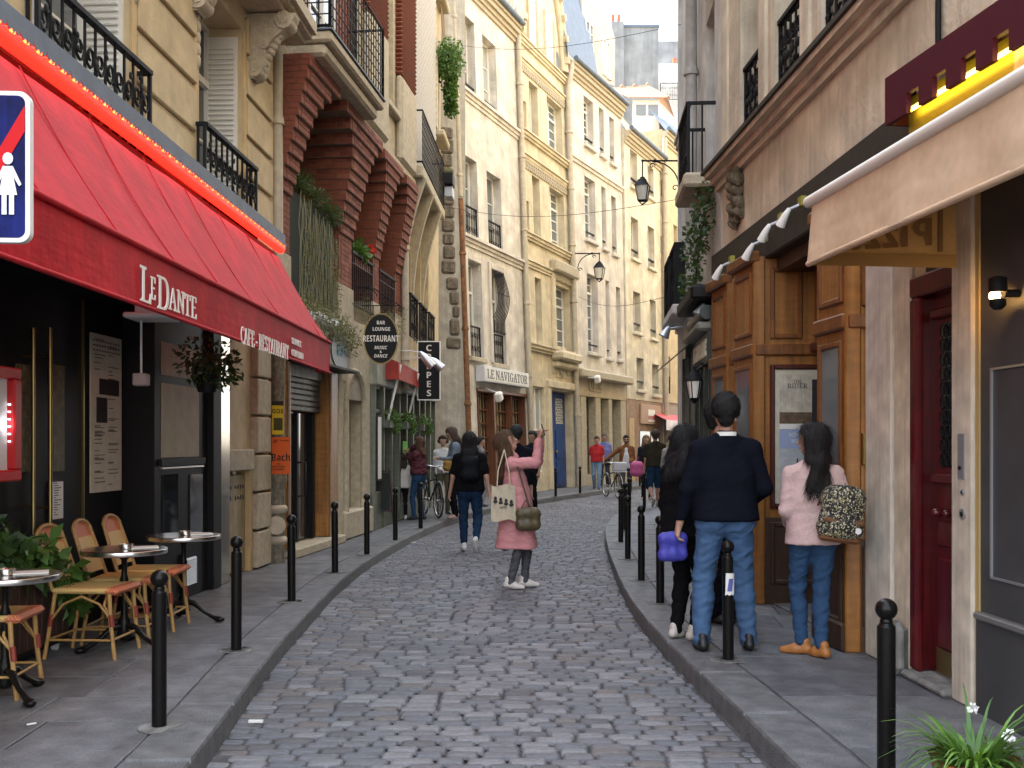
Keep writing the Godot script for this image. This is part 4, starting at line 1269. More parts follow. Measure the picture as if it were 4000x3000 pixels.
	for f in [[Vector3(0.1, 0, 0.62), Vector3(2.78, 0, 0.62), 20], [Vector3(0.1, 0, 0.05), Vector3(0.1, 0, 0.62), 4]]:
		for k in range(1, f[2]):
			mk(rail, "bar", box_mesh, M.iron, Transform3D(Basis.from_scale(Vector3(0.013, 1.0, 0.013)), f[0].lerp(f[1], float(k) / f[2]) + Vector3(0, 7.22, 0)))
		for k in range(1, 7):
			var c: Vector3 = (f[0] + f[1]) * 0.5
			mk(rail, "bar", box_mesh, M.iron, Transform3D(Basis.from_scale(Vector3(max(0.012, abs(f[1].x - f[0].x)), 0.013, max(0.012, abs(f[1].z - f[0].z)))), Vector3(c.x, 6.72 + k / 7.0, c.z)))
	# ground floor: shop with roller shutter, wooden jamb, stone arch
	part(b, "stone_base", M.stone_trim, Vector3(2.5, PAV, -0.5), Vector3(2.72, 3.1, 0.03), 0.01)
	wall(b, "ground_wall", M.stone_trim, 2.5, 4.4, PAV, 3.1, [[2.95, 0.5, 3.95, 2.25, 0.2]])
	# pointed-round arch niche
	var arch := Acc.new()
	var pts := PackedVector2Array()
	for i in 17:
		var a := PI * i / 16.0
		pts.append(Vector2(3.45 + 0.5 * cos(a), 2.25 + 0.42 * sin(a)))
	arch.prism(pts, -0.005, 0.004)
	mk(b, "arch_head", arch.done(), mat("niche_stone", 0.4, 0.35, 0.27, 0.9, "stain", 0.6))
	part(b, "niche_back", mat("niche_stone2", 0.4, 0.35, 0.27, 0.9, "stain", 0.6), Vector3(2.95, PAV, -0.24), Vector3(3.95, 2.25, -0.2))
	var ring := Acc.new()
	var rp := []
	rp.append(Vector3(3.97, 0.5, 0.01))
	for i in 17:
		var a := PI * i / 16.0
		rp.append(Vector3(3.45 + 0.52 * cos(a), 2.25 + 0.44 * sin(a), 0.01))
	rp.append(Vector3(2.93, 0.5, 0.01))
	ring.tube(rp, 0.055, 8)
	mk(b, "arch_moulding", ring.done(), M.stone_trim)
	part(b, "plinth", M.stone_trim, Vector3(2.74, PAV, -0.2), Vector3(4.4, 0.55, 0.07), 0.03)
	part(b, "door_step", M.stone_trim, Vector3(0.3, PAV, -0.3), Vector3(2.5, 0.24, 0.14), 0.015)
	part(b, "shop_interior", M.dark_shop, Vector3(0.0, PAV, -0.8), Vector3(2.5, 2.6, -0.45))
	part(b, "shutter_box", M.shutter_metal, Vector3(0.42, 2.45, -0.3), Vector3(2.0, 2.62, -0.05))
	for i in 6:
		part(b, "shutter_slat", M.shutter_metal, Vector3(0.42, 2.0 + i * 0.075, -0.12), Vector3(2.0, 2.072 + i * 0.075, -0.09), 0.012)
	part(b, "door_glass", mat("shop_mirror", 0.25, 0.26, 0.26, 0.04, "", 1, "", 0.5, 0.9), Vector3(0.42, 0.26, -0.2), Vector3(1.12, 1.98, -0.19))
	var lf := part(b, "door_leaf", M.black_panel, Vector3(1.12, 0.25, -0.2), Vector3(1.2, 1.98, -0.14), 0.005)
	var hd := Acc.new()
	hd.tube([Vector3(0, 0.2, 0.03), Vector3(0.02, 0.2, 0.12), Vector3(0.02, -0.25, 0.12), Vector3(0, -0.25, 0.03)], 0.016, 8)
	mk(lf, "handle", hd.done(), M.black_paint)
	part(b, "door_glass", M.dark_glass, Vector3(1.2, 0.26, -0.19), Vector3(1.72, 1.98, -0.18))
	part(b, "door_leaf", M.black_panel, Vector3(1.72, 0.25, -0.2), Vector3(1.84, 1.98, -0.12), 0.005)
	for p in [[0.22, 0.42], [2.02, 2.5]]:
		part(b, "wood_jamb", M.wood_light, Vector3(p[0], 0.25, -0.3), Vector3(p[1], 2.6, 0.02), 0.01)
		part(b, "wood_post", mat("post_pink_%d" % int(p[0] * 100), 0.42, 0.3, 0.19, 0.6, "wood", 0.8), Vector3(p[0] + 0.03, 0.25, 0.02), Vector3(p[0] + 0.08, 2.6, 0.05), 0.01)
	part(b, "fascia", mat("fascia_cream", 0.4, 0.34, 0.23, 0.5, "dirty", 0.8), Vector3(0.2, 2.63, -0.3), Vector3(2.5, 3.1, 0.2), 0.02)
	part(b, "fascia_soffit", M.black_panel, Vector3(0.3, 2.6, -0.05), Vector3(2.6, 2.63, 0.32))
	var lg := Acc.new()
	var op := PackedVector2Array()
	for i in 24: op.append(Vector2(1.95 + cos(TAU * i / 24) * 0.42, 2.88 + sin(TAU * i / 24) * 0.26))
	lg.prism(op, 0.2, 0.215)
	mk(b, "emblem", lg.done(), mat("emblem_dark", 0.02, 0.035, 0.045, 0.4))
	text(b, "MO", 0.16, mat("emblem_blue", 0.12, 0.25, 0.28, 0.5), tx(1.95, 2.88, 0.22), "sans", 0.8, true)
	# bundled white sheet and dry creeper above the shop
	var sh := thing("folded_sheet", "crumpled white plastic sheet above the shop fascia", "sheet", XB)
	var cl := Acc.new()
	var sg := RandomNumberGenerator.new(); sg.seed = 4
	for i in 16: cl.ball(Vector3(0.5 + i * 0.09, 3.2 + sg.randf_range(-0.03, 0.05), 0.1 + sg.randf_range(-0.05, 0.06)), Vector3(0.09, sg.randf_range(0.06, 0.11), 0.1), 9, 6, Basis(Vector3(sg.randf(), sg.randf(), 1).normalized(), sg.randf() * 3.0))
	mk(sh, "sheet", cl.done(), mat("plastic_sheet", 0.6, 0.62, 0.64, 0.35, "cloth", 3.0))
	var cr := thing("dry_creeper", "dry grey-green creeper with light strings hanging from the first niche", "creeper", XB)
	var bl := []
	for i in 22: bl.append([Vector3(0.6 + 0.1 * i, 3.28 - 0.012 * i + 0.12 * sin(i * 1.3), 0.16), Vector3(0.2, 0.2, 0.16)])
	mk(cr, "foliage", leaves(bl, 2600, 0.05, 61, 0.5, 0.4), M.leaf_dry)
	var st := Acc.new()
	for i in 26:
		var u := 0.72 + 0.07 * i
		var pth := []
		var top := 4.95 - 0.2 * sg.randf() - 0.012 * i
		var bot := 3.2 + sg.randf_range(-0.1, 0.4)
		for k in 9: pth.append(Vector3(u + sg.randf_range(-0.02, 0.02), lerpf(top, bot, k / 8.0), 0.03 + sg.randf_range(-0.015, 0.015)))
		st.tube(pth, 0.006, 4, false)
	for i in 30:
		var pth := []
		var q := Vector3(sg.randf_range(0.6, 2.7), sg.randf_range(3.1, 3.5), 0.22)
		for k in 6:
			pth.append(q)
			q += Vector3(sg.randf_range(-0.08, 0.08), sg.randf_range(-0.13, 0.04), sg.randf_range(-0.04, 0.05))
		st.tube(pth, 0.005, 4, false)
	mk(cr, "stem", st.done(), mat("dry_stem", 0.24, 0.23, 0.13, 0.8))
	mk(cr, "strand_leaves", leaves([[Vector3(1.0, 4.0, 0.05), Vector3(0.3, 0.9, 0.05)], [Vector3(1.7, 3.95, 0.05), Vector3(0.6, 0.9, 0.05)], [Vector3(2.3, 3.9, 0.05), Vector3(0.2, 0.8, 0.05)]], 700, 0.045, 62, 0.8, 0.4), M.leaf_dry)
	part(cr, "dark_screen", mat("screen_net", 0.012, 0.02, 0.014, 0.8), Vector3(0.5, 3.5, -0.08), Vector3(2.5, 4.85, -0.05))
	var fr := thing("niche_plant", "dark green fir garland along the top of the first niche railing", "plant", XB)
	mk(fr, "foliage", leaves([[Vector3(0.9, 5.0, 0.0), Vector3(0.35, 0.12, 0.12)], [Vector3(1.6, 4.95, 0.0), Vector3(0.4, 0.14, 0.12)], [Vector3(2.2, 4.85, 0.02), Vector3(0.3, 0.14, 0.12)]], 1500, 0.07, 63, 0.2, 0.2), M.leaf_dark)
	var rf := thing("flower_box", "pot plant with a red flower behind the small first-floor railing", "plant", XB)
	mk(rf, "foliage", leaves([[Vector3(4.0, 4.66, -0.05), Vector3(0.3, 0.12, 0.08)]], 200, 0.12, 64), M.leaf)
	mk(rf, "flower", leaves([[Vector3(4.35, 4.75, 0.02), Vector3(0.06, 0.07, 0.05)]], 60, 0.06, 65, 0.0, 0.8), M.petal_red)
	part(rf, "trough", M.terracotta, Vector3(3.55, 4.4, -0.12), Vector3(4.5, 4.56, -0.02))
	drainpipe("cream drainpipe between the brick house and the crêpe shop", [Vector3(-2.0, 15.0, -19.4), Vector3(-2.0, 2.6, -19.4)], 0.07, M.pipe_cream)
	# posters on the drainpipe
	var po := thing("orange_poster", "orange concert poster reading Bach taped round the drainpipe", "poster", Transform3D(Basis(Vector3.UP, -0.04), Vector3(-2.8, 0, -12.52)))
	var p0 := 1.55 - (1852.0 - HOR) / F * 12.5; var p1 := 1.55 + (HOR - 1708.0) / F * 12.5
	part(po, "sheet", M.poster_orange, Vector3(-0.1, p0, 0), Vector3(0.125, p1, 0.006))
	text(po, "Bach", 0.085, M.ink, tx(0.01, p0 + 0.2, 0.007), "sans", 0.85, true, 0.003)
	text(po, "20", 0.035, M.ink, tx(-0.06, p1 - 0.05, 0.007), "sans", 1.0, true, 0.003)
	text(po, "Trio Sonates", 0.016, M.ink, tx(0.06, p1 - 0.04, 0.007), "sans", 0.8, true, 0.003)
	text(po, "LES\nVARIATIONS\nGOLDBERG", 0.02, M.ink, tx(-0.02, p0 + 0.09, 0.007), "sans", 1.0, true, 0.003)
	var py := thing("yellow_poster", "yellow concert poster reading GOS wrapped on the drainpipe", "poster", Transform3D(Basis.IDENTITY, Vector3(-2.8, 0, -12.53)))
	var y0 := 1.55 + (HOR - 1697.0) / F * 12.5; var y1 := 1.55 + (HOR - 1567.0) / F * 12.5
	part(py, "sheet", M.poster_yellow, Vector3(-0.1, y0, 0), Vector3(0.04, y1, 0.006))
	part(py, "black_strip", M.ink, Vector3(-0.1, y1 - 0.05, 0.006), Vector3(0.04, y1, 0.008))
	text(py, "GOS", 0.05, M.ink, tx(-0.03, y1 - 0.12, 0.007), "sans", 1.0, true, 0.003)
	part(py, "picture", mat("poster_photo", 0.12, 0.11, 0.02, 0.7, "dirty", 8.0), Vector3(-0.08, y0 + 0.05, 0.006), Vector3(0.03, y0 + 0.2, 0.008))
	# oval sign
	var si := thing("oval_sign", "black oval hanging sign lettered BAR LOUNGE RESTAURANT MUSIC & DANCE", "sign", at(-2.05, 3.21, 16.2, 0.03))
	var ov := func(w, h):
		var q := PackedVector2Array()
		for i in 40: q.append(Vector2(cos(TAU * i / 40) * w, sin(TAU * i / 40) * h))
		return q
	var o1 := Acc.new(); o1.prism(ov.call(0.275, 0.4), -0.05, 0.0)
	mk(si, "rim", o1.done(), M.gold)
	var o2 := Acc.new(); o2.prism(ov.call(0.255, 0.38), -0.045, 0.004)
	mk(si, "board", o2.done(), M.black_panel)
	text(si, "BAR", 0.055, M.lettering, tx(0, 0.25, 0.006), "sans", 0.9, true, 0.003)
	text(si, "LOUNGE", 0.055, M.lettering, tx(0.01, 0.15, 0.006), "sans", 0.9, true, 0.003)
	text(si, "RESTAURANT", 0.095, M.lettering, tx(0, 0.0, 0.006), "sans", 0.68, true, 0.003)
	text(si, "MUSIC", 0.05, M.lettering, tx(0, -0.14, 0.006), "sans", 0.9, true, 0.003, true)
	text(si, "&", 0.035, M.lettering, tx(0, -0.205, 0.006), "sans", 1.0, true, 0.003)
	text(si, "DANCE", 0.05, M.lettering, tx(0, -0.27, 0.006), "sans", 0.9, true, 0.003, true)
	var br := Acc.new()
	br.tube([Vector3(-0.3, 0.52, -0.02), Vector3(0.3, 0.52, -0.02)], 0.008, 6)
	br.box(Vector3(-0.26, 0.8, -0.02), Vector3(0.2, 0.03, 0.03))
	for s in [[-0.2, 0.66, 0.14, 1], [0.08, 0.6, 0.08, -1], [0.31, 0.46, 0.05, 1]]:
		var q := []
		for i in 22:
			var a := i * 0.42
			q.append(Vector3(s[0] + cos(a) * s[2] * (1 - i / 26.0), s[1] + sin(a) * s[2] * (1 - i / 26.0) * s[3], -0.02))
		br.tube(q, 0.008, 5)
	for u in [-0.12, 0.12]: br.tube([Vector3(u, 0.52, -0.02), Vector3(u, 0.34, -0.02)], 0.006, 5)
	br.tube([Vector3(-0.4, 0.8, -0.02), Vector3(-0.1, 0.78, -0.02), Vector3(0.1, 0.64, -0.02), Vector3(0.3, 0.52, -0.02)], 0.009, 6)
	mk(si, "bracket", br.done(), M.iron)
	var cv := thing("sign_creeper", "dry twigs twined round the bracket of the oval sign", "creeper", si.transform)
	mk(cv, "foliage", leaves([[Vector3(-0.22, 0.45, 0), Vector3(0.1, 0.22, 0.05)], [Vector3(0.2, 0.42, 0), Vector3(0.25, 0.08, 0.05)], [Vector3(0.32, 0.2, 0), Vector3(0.06, 0.25, 0.05)]], 420, 0.04, 66, 0.4, 0.3), M.leaf_dry)

func creperie() -> void:
	var b := thing("creperie_house", "cream and white-brick house with an iron-grid balcony over the crêpe shop", "building", XC)
	var L := 6.1
	part(b, "core", M.cream, Vector3(0, PAV, -6.0), Vector3(L + 1.3, 15.0, -0.5))  # unseen core run past the house end to block sun through the gap
	wall(b, "wall", M.cream, 0, L, 3.1, 8.4, [[0.35, 3.7, 1.25, 5.9, 0.28], [1.75, 3.7, 2.7, 5.9, 0.28], [3.2, 3.7, 4.1, 5.9, 0.28]], 0.0)
	for o in [[0.35, 3.7, 1.25, 5.9, 0.28], [1.75, 3.7, 2.7, 5.9, 0.28], [3.2, 3.7, 4.1, 5.9, 0.28]]:
		window(b, o, 3, 2, 0.0, M.frame_white, M.window_glass)
		railing(b, o[0] - 0.05, o[2] + 0.05, 3.62, 4.45, 0.12, 1, "railing", 0.12)
	var W := Acc.new()
	for i in 98:
		var v := 7.0 + i * 0.08
		var u := 0.0 + (0.12 if i % 2 else 0.0)
		while u < 4.4:
			W.box(Vector3(u + 0.115, v + 0.035, 0.1), Vector3(0.226, 0.07, 0.06)); u += 0.24
	part(b, "white_mortar", M.mortar, Vector3(0, 7.0, -0.3), Vector3(4.4, 14.9, 0.105))
	stuff(mk(b, "white_brickwork", W.done(), M.white_brick))
	part(b, "upper_end", M.cream, Vector3(4.4, 8.4, -0.5), Vector3(L, 15.0, 0.05))
	for v in [8.9, 12.2]:
		part(b, "side_window", M.window_glass, Vector3(4.9, v, 0.05), Vector3(5.7, v + 2.0, 0.06))
		part(b, "side_sill", M.stone_trim, Vector3(4.7, v - 0.15, 0.0), Vector3(5.9, v, 0.3), 0.03)
		part(b, "side_trim", M.stone_trim, Vector3(4.6, v, 0.0), Vector3(4.85, v + 2.1, 0.14), 0.02)
	# balcony on curved consoles
	part(b, "balcony", M.stone_trim, Vector3(-0.1, 6.55, 0.0), Vector3(3.7, 6.78, 0.42), 0.03)
	var rl := Acc.new()
	for f in [[Vector3(-0.05, 0, 0.4), Vector3(3.65, 0, 0.4)], [Vector3(3.65, 0, 0.02), Vector3(3.65, 0, 0.4)], [Vector3(-0.05, 0, 0.02), Vector3(-0.05, 0, 0.4)]]:
		for y in [6.84, 7.8]: rl.tube([f[0] + Vector3(0, y, 0), f[1] + Vector3(0, y, 0)], 0.018, 4)
	var rm := mk(b, "balcony_railing", rl.done(), M.iron)
	for k in 26: mk(rm, "bar", box_mesh, M.iron, Transform3D(Basis.from_scale(Vector3(0.013, 1.0, 0.013)), Vector3(-0.05 + 3.7 * k / 25.0, 7.3, 0.4)))
	for k in range(1, 7): mk(rm, "bar", box_mesh, M.iron, Transform3D(Basis.from_scale(Vector3(3.7, 0.013, 0.013)), Vector3(1.8, 6.84 + k / 7.0, 0.4)))
	for u in [0.15, 1.4, 2.9]:
		var C := Acc.new()
		var poly := PackedVector2Array()
		for i in 13:
			var t := i / 12.0
			poly.append(Vector2(0.03 + 0.42 * pow(t, 2.2), 4.2 + 2.36 * t))
		poly.append(Vector2(-0.05, 6.56)); poly.append(Vector2(-0.05, 4.2))
		C.prism(poly, -0.07, 0.07, Transform3D(Basis(Vector3(0, 0, 1), Vector3(0, 1, 0), Vector3(-1, 0, 0)), Vector3(u, 0, 0)))
		mk(b, "console", C.done(), M.stone_trim)
	var fp := thing("balcony_planters", "dark box planters hung on the end of the iron-grid balcony", "planter", XC)
	part(fp, "box", M.black_panel, Vector3(3.4, 7.3, 0.42), Vector3(3.9, 7.55, 0.62), 0.01)
	part(fp, "box", M.grey_metal, Vector3(3.55, 7.05, 0.42), Vector3(4.0, 7.28, 0.6), 0.01)
	mk(fp, "flowers", leaves([[Vector3(3.6, 7.62, 0.5), Vector3(0.2, 0.08, 0.08)]], 60, 0.06, 71), M.leaf_dry)
	# ivy
	var iv := thing("hanging_ivy", "thick green ivy hanging from a high balcony beside the rubble edge", "ivy", XC)
	var bl := []
	for i in 12: bl.append([Vector3(5.25 + 0.35 * sin(i * 2.1), 10.9 - 0.04 * i, 0.3 + 0.12 * sin(i)), Vector3(0.42, 0.26, 0.3)])
	for i in 6: bl.append([Vector3(5.5 + 0.15 * sin(i * 1.7), 10.35 - 0.14 * i, 0.36), Vector3(0.32 - 0.04 * i, 0.2, 0.16)])
	mk(iv, "foliage", leaves(bl, 5200, 0.075, 72, 0.6, 0.7), M.leaf)
	var sv := Acc.new()
	for i in 8: sv.tube([Vector3(5.1 + 0.12 * i, 12.6, 0.1), Vector3(5.2 + 0.1 * i, 11.4, 0.2), Vector3(5.4 + 0.06 * i, 9.9, 0.26)], 0.012, 5)
	mk(iv, "stem", sv.done(), mat("twig", 0.2, 0.14, 0.08, 0.9))
	# shopfront along both house fronts, from Z 17.2 on
	var xs := wall_frame(-2.33, 17.25, -1.84, 24.2)
	var s := thing("crepe_shop", "grey-green wooden crêpe shop front with glazed doors", "shop front", xs)
	var SL := 6.95
	part(s, "backing", M.dark_shop, Vector3(0, PAV, -0.5), Vector3(SL, 3.0, -0.1))
	part(s, "cornice", mat("shop_fascia", 0.4, 0.42, 0.36, 0.6, "stain", 0.8), Vector3(-0.05, 2.55, -0.1), Vector3(SL, 3.1, 0.1), 0.02)
	part(s, "sill", M.teal_shop, Vector3(0, PAV, -0.1), Vector3(SL, 0.75, 0.03), 0.01)
	for k in 10:
		var u := k * SL / 9.0
		part(s, "post", M.teal_shop, Vector3(max(u - 0.06, 0), PAV, -0.1), Vector3(min(u + 0.06, SL), 2.56, 0.06), 0.01)
		if k < 9:
			part(s, "pane", M.dark_glass if k % 2 else M.window_glass, Vector3(u + 0.06, 0.8, -0.06), Vector3(u + SL / 9.0 - 0.06, 2.1, -0.05))
			part(s, "top_light", M.window_glass, Vector3(u + 0.06, 2.16, -0.06), Vector3(u + SL / 9.0 - 0.06, 2.54, -0.05))
			part(s, "transom", M.teal_shop, Vector3(u + 0.06, 2.1, -0.08), Vector3(u + SL / 9.0 - 0.06, 2.16, 0.0))
	# flower boxes
	for q in [[0.9, "nearer the stone arch"], [2.6, "under the red awning's middle"], [4.6, "nearest the bare wall"]]:
		var f := thing("window_box", "green trailing flower box on the crêpe shop " + q[1], "flower box", xs * tx(q[0], 1.95, 0.16), "flower boxes on the crêpe shop")
		mk(f, "foliage", leaves([[Vector3(0, 0.1, 0), Vector3(0.32, 0.13, 0.12)], [Vector3(0.15, -0.05, 0.05), Vector3(0.2, 0.14, 0.1)]], 700, 0.05, 80 + int(q[0] * 10), 0.4), M.leaf)
		part(f, "trough", M.teal_shop, Vector3(-0.3, -0.1, -0.1), Vector3(0.3, 0.03, 0.04))
	# small red awning
	var ra := thing("small_red_awning", "small weathered red awning on white arms over the crêpe shop", "awning", wall_frame(-1.96, 17.9, -1.76, 22.3))
	var A := Acc.new()
	awning_strip(A, Vector3(4.4, 2.98, 0), Vector3(0, 2.98, 0), Vector3(4.4, 3.12, -0.3), Vector3(0, 3.12, -0.3), 4, 0.02, 4)
	mk(ra, "canopy", A.done(), mat("awning_pink", 0.5, 0.2, 0.16, 0.7, "stain", 1.0))
	var V := Acc.new()
	V.quad(Vector3(0, 2.68, 0.01), Vector3(4.4, 2.68, 0.01), Vector3(4.4, 2.98, 0), Vector3(0, 2.98, 0))
	V.quad(Vector3(0, 2.68, -0.3), Vector3(0, 2.68, 0.01), Vector3(0, 2.98, 0), Vector3(0, 3.12, -0.3))
	mk(ra, "valance", V.done(), mat("awning_red", 0.5, 0.05, 0.035, 0.7, "stain", 1.0))
	for u in [0.15, 2.4]:
		var R := Acc.new()
		R.tube([Vector3(u, 2.95, 0.02), Vector3(u - 0.1, 1.85, -0.22)], 0.022, 8)
		mk(ra, "arm", R.done(), M.white_paint)
	# crêpe sign
	var cs := thing("crepe_sign", "tall black projecting sign with white letters spelling CRÊPES", "sign", at(-1.64, 0, 20.5, 0.0))
	part(cs, "board", M.black_panel, Vector3(-0.21, 2.45, -0.05), Vector3(0.21, 3.58, 0.05), 0.005)
	for f in [[-0.225, 2.43, -0.21, 3.6], [0.21, 2.43, 0.225, 3.6], [-0.21, 3.58, 0.21, 3.6], [-0.21, 2.43, 0.21, 2.45]]:
		part(cs, "frame", M.white_paint, Vector3(f[0], f[1], -0.055), Vector3(f[2], f[3], 0.055))
	var word := ["C", "R", "Ê", "P", "E", "S"]
	for i in 6:
		text(cs, word[i], 0.12, M.lettering, tx(0.0, 3.46 - i * 0.178, 0.052), "sans", 1.15, true, 0.004)
	# twin spot lamps on arms
	for q in [[1545.0, 1362.0, 1640.0, 1375.0, 1690.0, 1432.0, 19.2, "shorter"], [1590.0, 1395.0, 1680.0, 1398.0, 1728.0, 1440.0, 19.6, "longer"]]:
		var w := func(x, y): return Vector3((x - 2000) / F * q[6], EYE + (HOR - y) / F * q[6], -q[6])
		var lp := thing("sign_lamp", "grey spot lamp on the %s arm lighting the crêpe sign" % q[7], "lamp", Transform3D(Basis.IDENTITY, w.call(q[0], q[1])), "spot lamps over the crêpe shop")
		var o: Vector3 = lp.position
		var R := Acc.new(); R.tube([Vector3(-0.25, 0, -0.02), w.call(q[2], q[3]) - o], 0.011, 6)
		mk(lp, "arm", R.done(), M.light_grey)
		var H := Acc.new()
		var a: Vector3 = w.call(q[2], q[3]) - o; var e: Vector3 = w.call(q[4], q[5]) - o
		H.tube([a, a.lerp(e, 0.3), e], [0.03, 0.07, 0.085], 8)
		mk(lp, "head", H.done(), M.tin)
	# easel board, framed list, green notice
	var eb := thing("easel_board", "chalkboard on a wooden easel beside the crêpe shop door", "easel", at(-2.24, PAV, 17.9, 0.25))
	part(eb, "board", M.chalk, Vector3(-0.1, 0.3, 0.02), Vector3(0.13, 0.95, 0.035))
	for s2 in [-0.12, 0.15]:
		var R := Acc.new(); R.tube([Vector3(s2 * 1.3, 0, 0.06), Vector3(s2 * 0.8, 1.02, -0.02)], 0.016, 6)
		mk(eb, "leg", R.done(), M.dark_wood)
	var R3 := Acc.new(); R3.tube([Vector3(0.02, 0, -0.22), Vector3(0.02, 1.0, -0.02)], 0.013, 6)
	R3.box(Vector3(0.015, 0.29, 0.03), Vector3(0.3, 0.03, 0.04)); R3.box(Vector3(0.015, 0.97, 0.015), Vector3(0.26, 0.03, 0.03))
	mk(eb, "rear_leg", R3.done(), M.dark_wood)
	var gn := thing("green_notice", "bright green notice on the crêpe shop window", "notice", xs * tx(2.55, 1.1, 0.065))
	part(gn, "sheet", M.poster_green, Vector3(0, 0, 0), Vector3(0.5, 0.52, 0.004))
	text(gn, "W.A.M", 0.12, M.ink, tx(0.25, 0.2, 0.005), "sans", 0.9, true, 0.002)
	var fl := thing("framed_menu", "tall narrow framed price list beside the stone arch", "menu board", xs * tx(0.05, 0.95, 0.065))
	part(fl, "frame", M.black_panel, Vector3(0, 0, 0), Vector3(0.34, 1.1, 0.02))
	part(fl, "sheet", M.paper_white, Vector3(0.03, 0.03, 0.02), Vector3(0.31, 1.07, 0.024))

# ---------------------------------------------------------------- the bend: pale old houses
func pa(x: float, y: float) -> Vector2: return Vector2(1700 + 0.4822 * x, 0.4822 * y)
func pb(x: float, y: float) -> Vector2: return Vector2(1700 + 0.4822 * x, 750 + 0.4822 * y)
func ps(x: float, y: float) -> Vector2: return Vector2(1800 + 0.3617 * x, 1380 + 0.3617 * y)

# opening from photograph corners: left-top point, left-bottom point, right edge
func open_at(xf: Transform3D, lt: Vector2, lb: Vector2, xr: float, depth: float, d := 0.0) -> Array:
	var t := hit(xf, lt.x, lt.y, d); var b := hit(xf, lb.x, lb.y, d)
	var r := hit(xf, xr, (lt.y + lb.y) * 0.5, d)
	return [minf(t.x, b.x), b.y, r.x, t.y, depth]

func prect(b: Node3D, xf: Transform3D, called: String, m: Material, tl: Vector2, br: Vector2, z0: float, z1: float, bevel := 0.0) -> MeshInstance3D:
	var t := hit(xf, tl.x, tl.y, z1)
	var r := hit(xf, br.x, (tl.y + br.y) * 0.5, z1)
	var lo := hit(xf, tl.x, br.y, z1)
	return part(b, called, m, Vector3(t.x, lo.y, z0), Vector3(max(r.x, t.x + 0.02), t.y, z1), bevel)

func sill(b: Node3D, o: Array, m: Material, out := 0.12) -> void:
	part(b, "sill", m, Vector3(o[0] - 0.08, o[1] - 0.13, -0.02), Vector3(o[2] + 0.08, o[1], out), 0.02)

func gutter(b: Node3D, u0: float, u1: float, v: float, z := 0.3) -> void:
	var G := Acc.new()
	G.tube([Vector3(u0, v, z), Vector3(u1, v, z)], 0.09, 8)
	mk(b, "gutter", G.done(), M.zinc)
	var C := Acc.new()
	moulding(C, u0, u1, v - 0.55, [[0.12, 0.06], [0.12, 0.12], [0.14, 0.2], [0.1, 0.26]])
	mk(b, "cornice", C.done(), M.stone_trim)

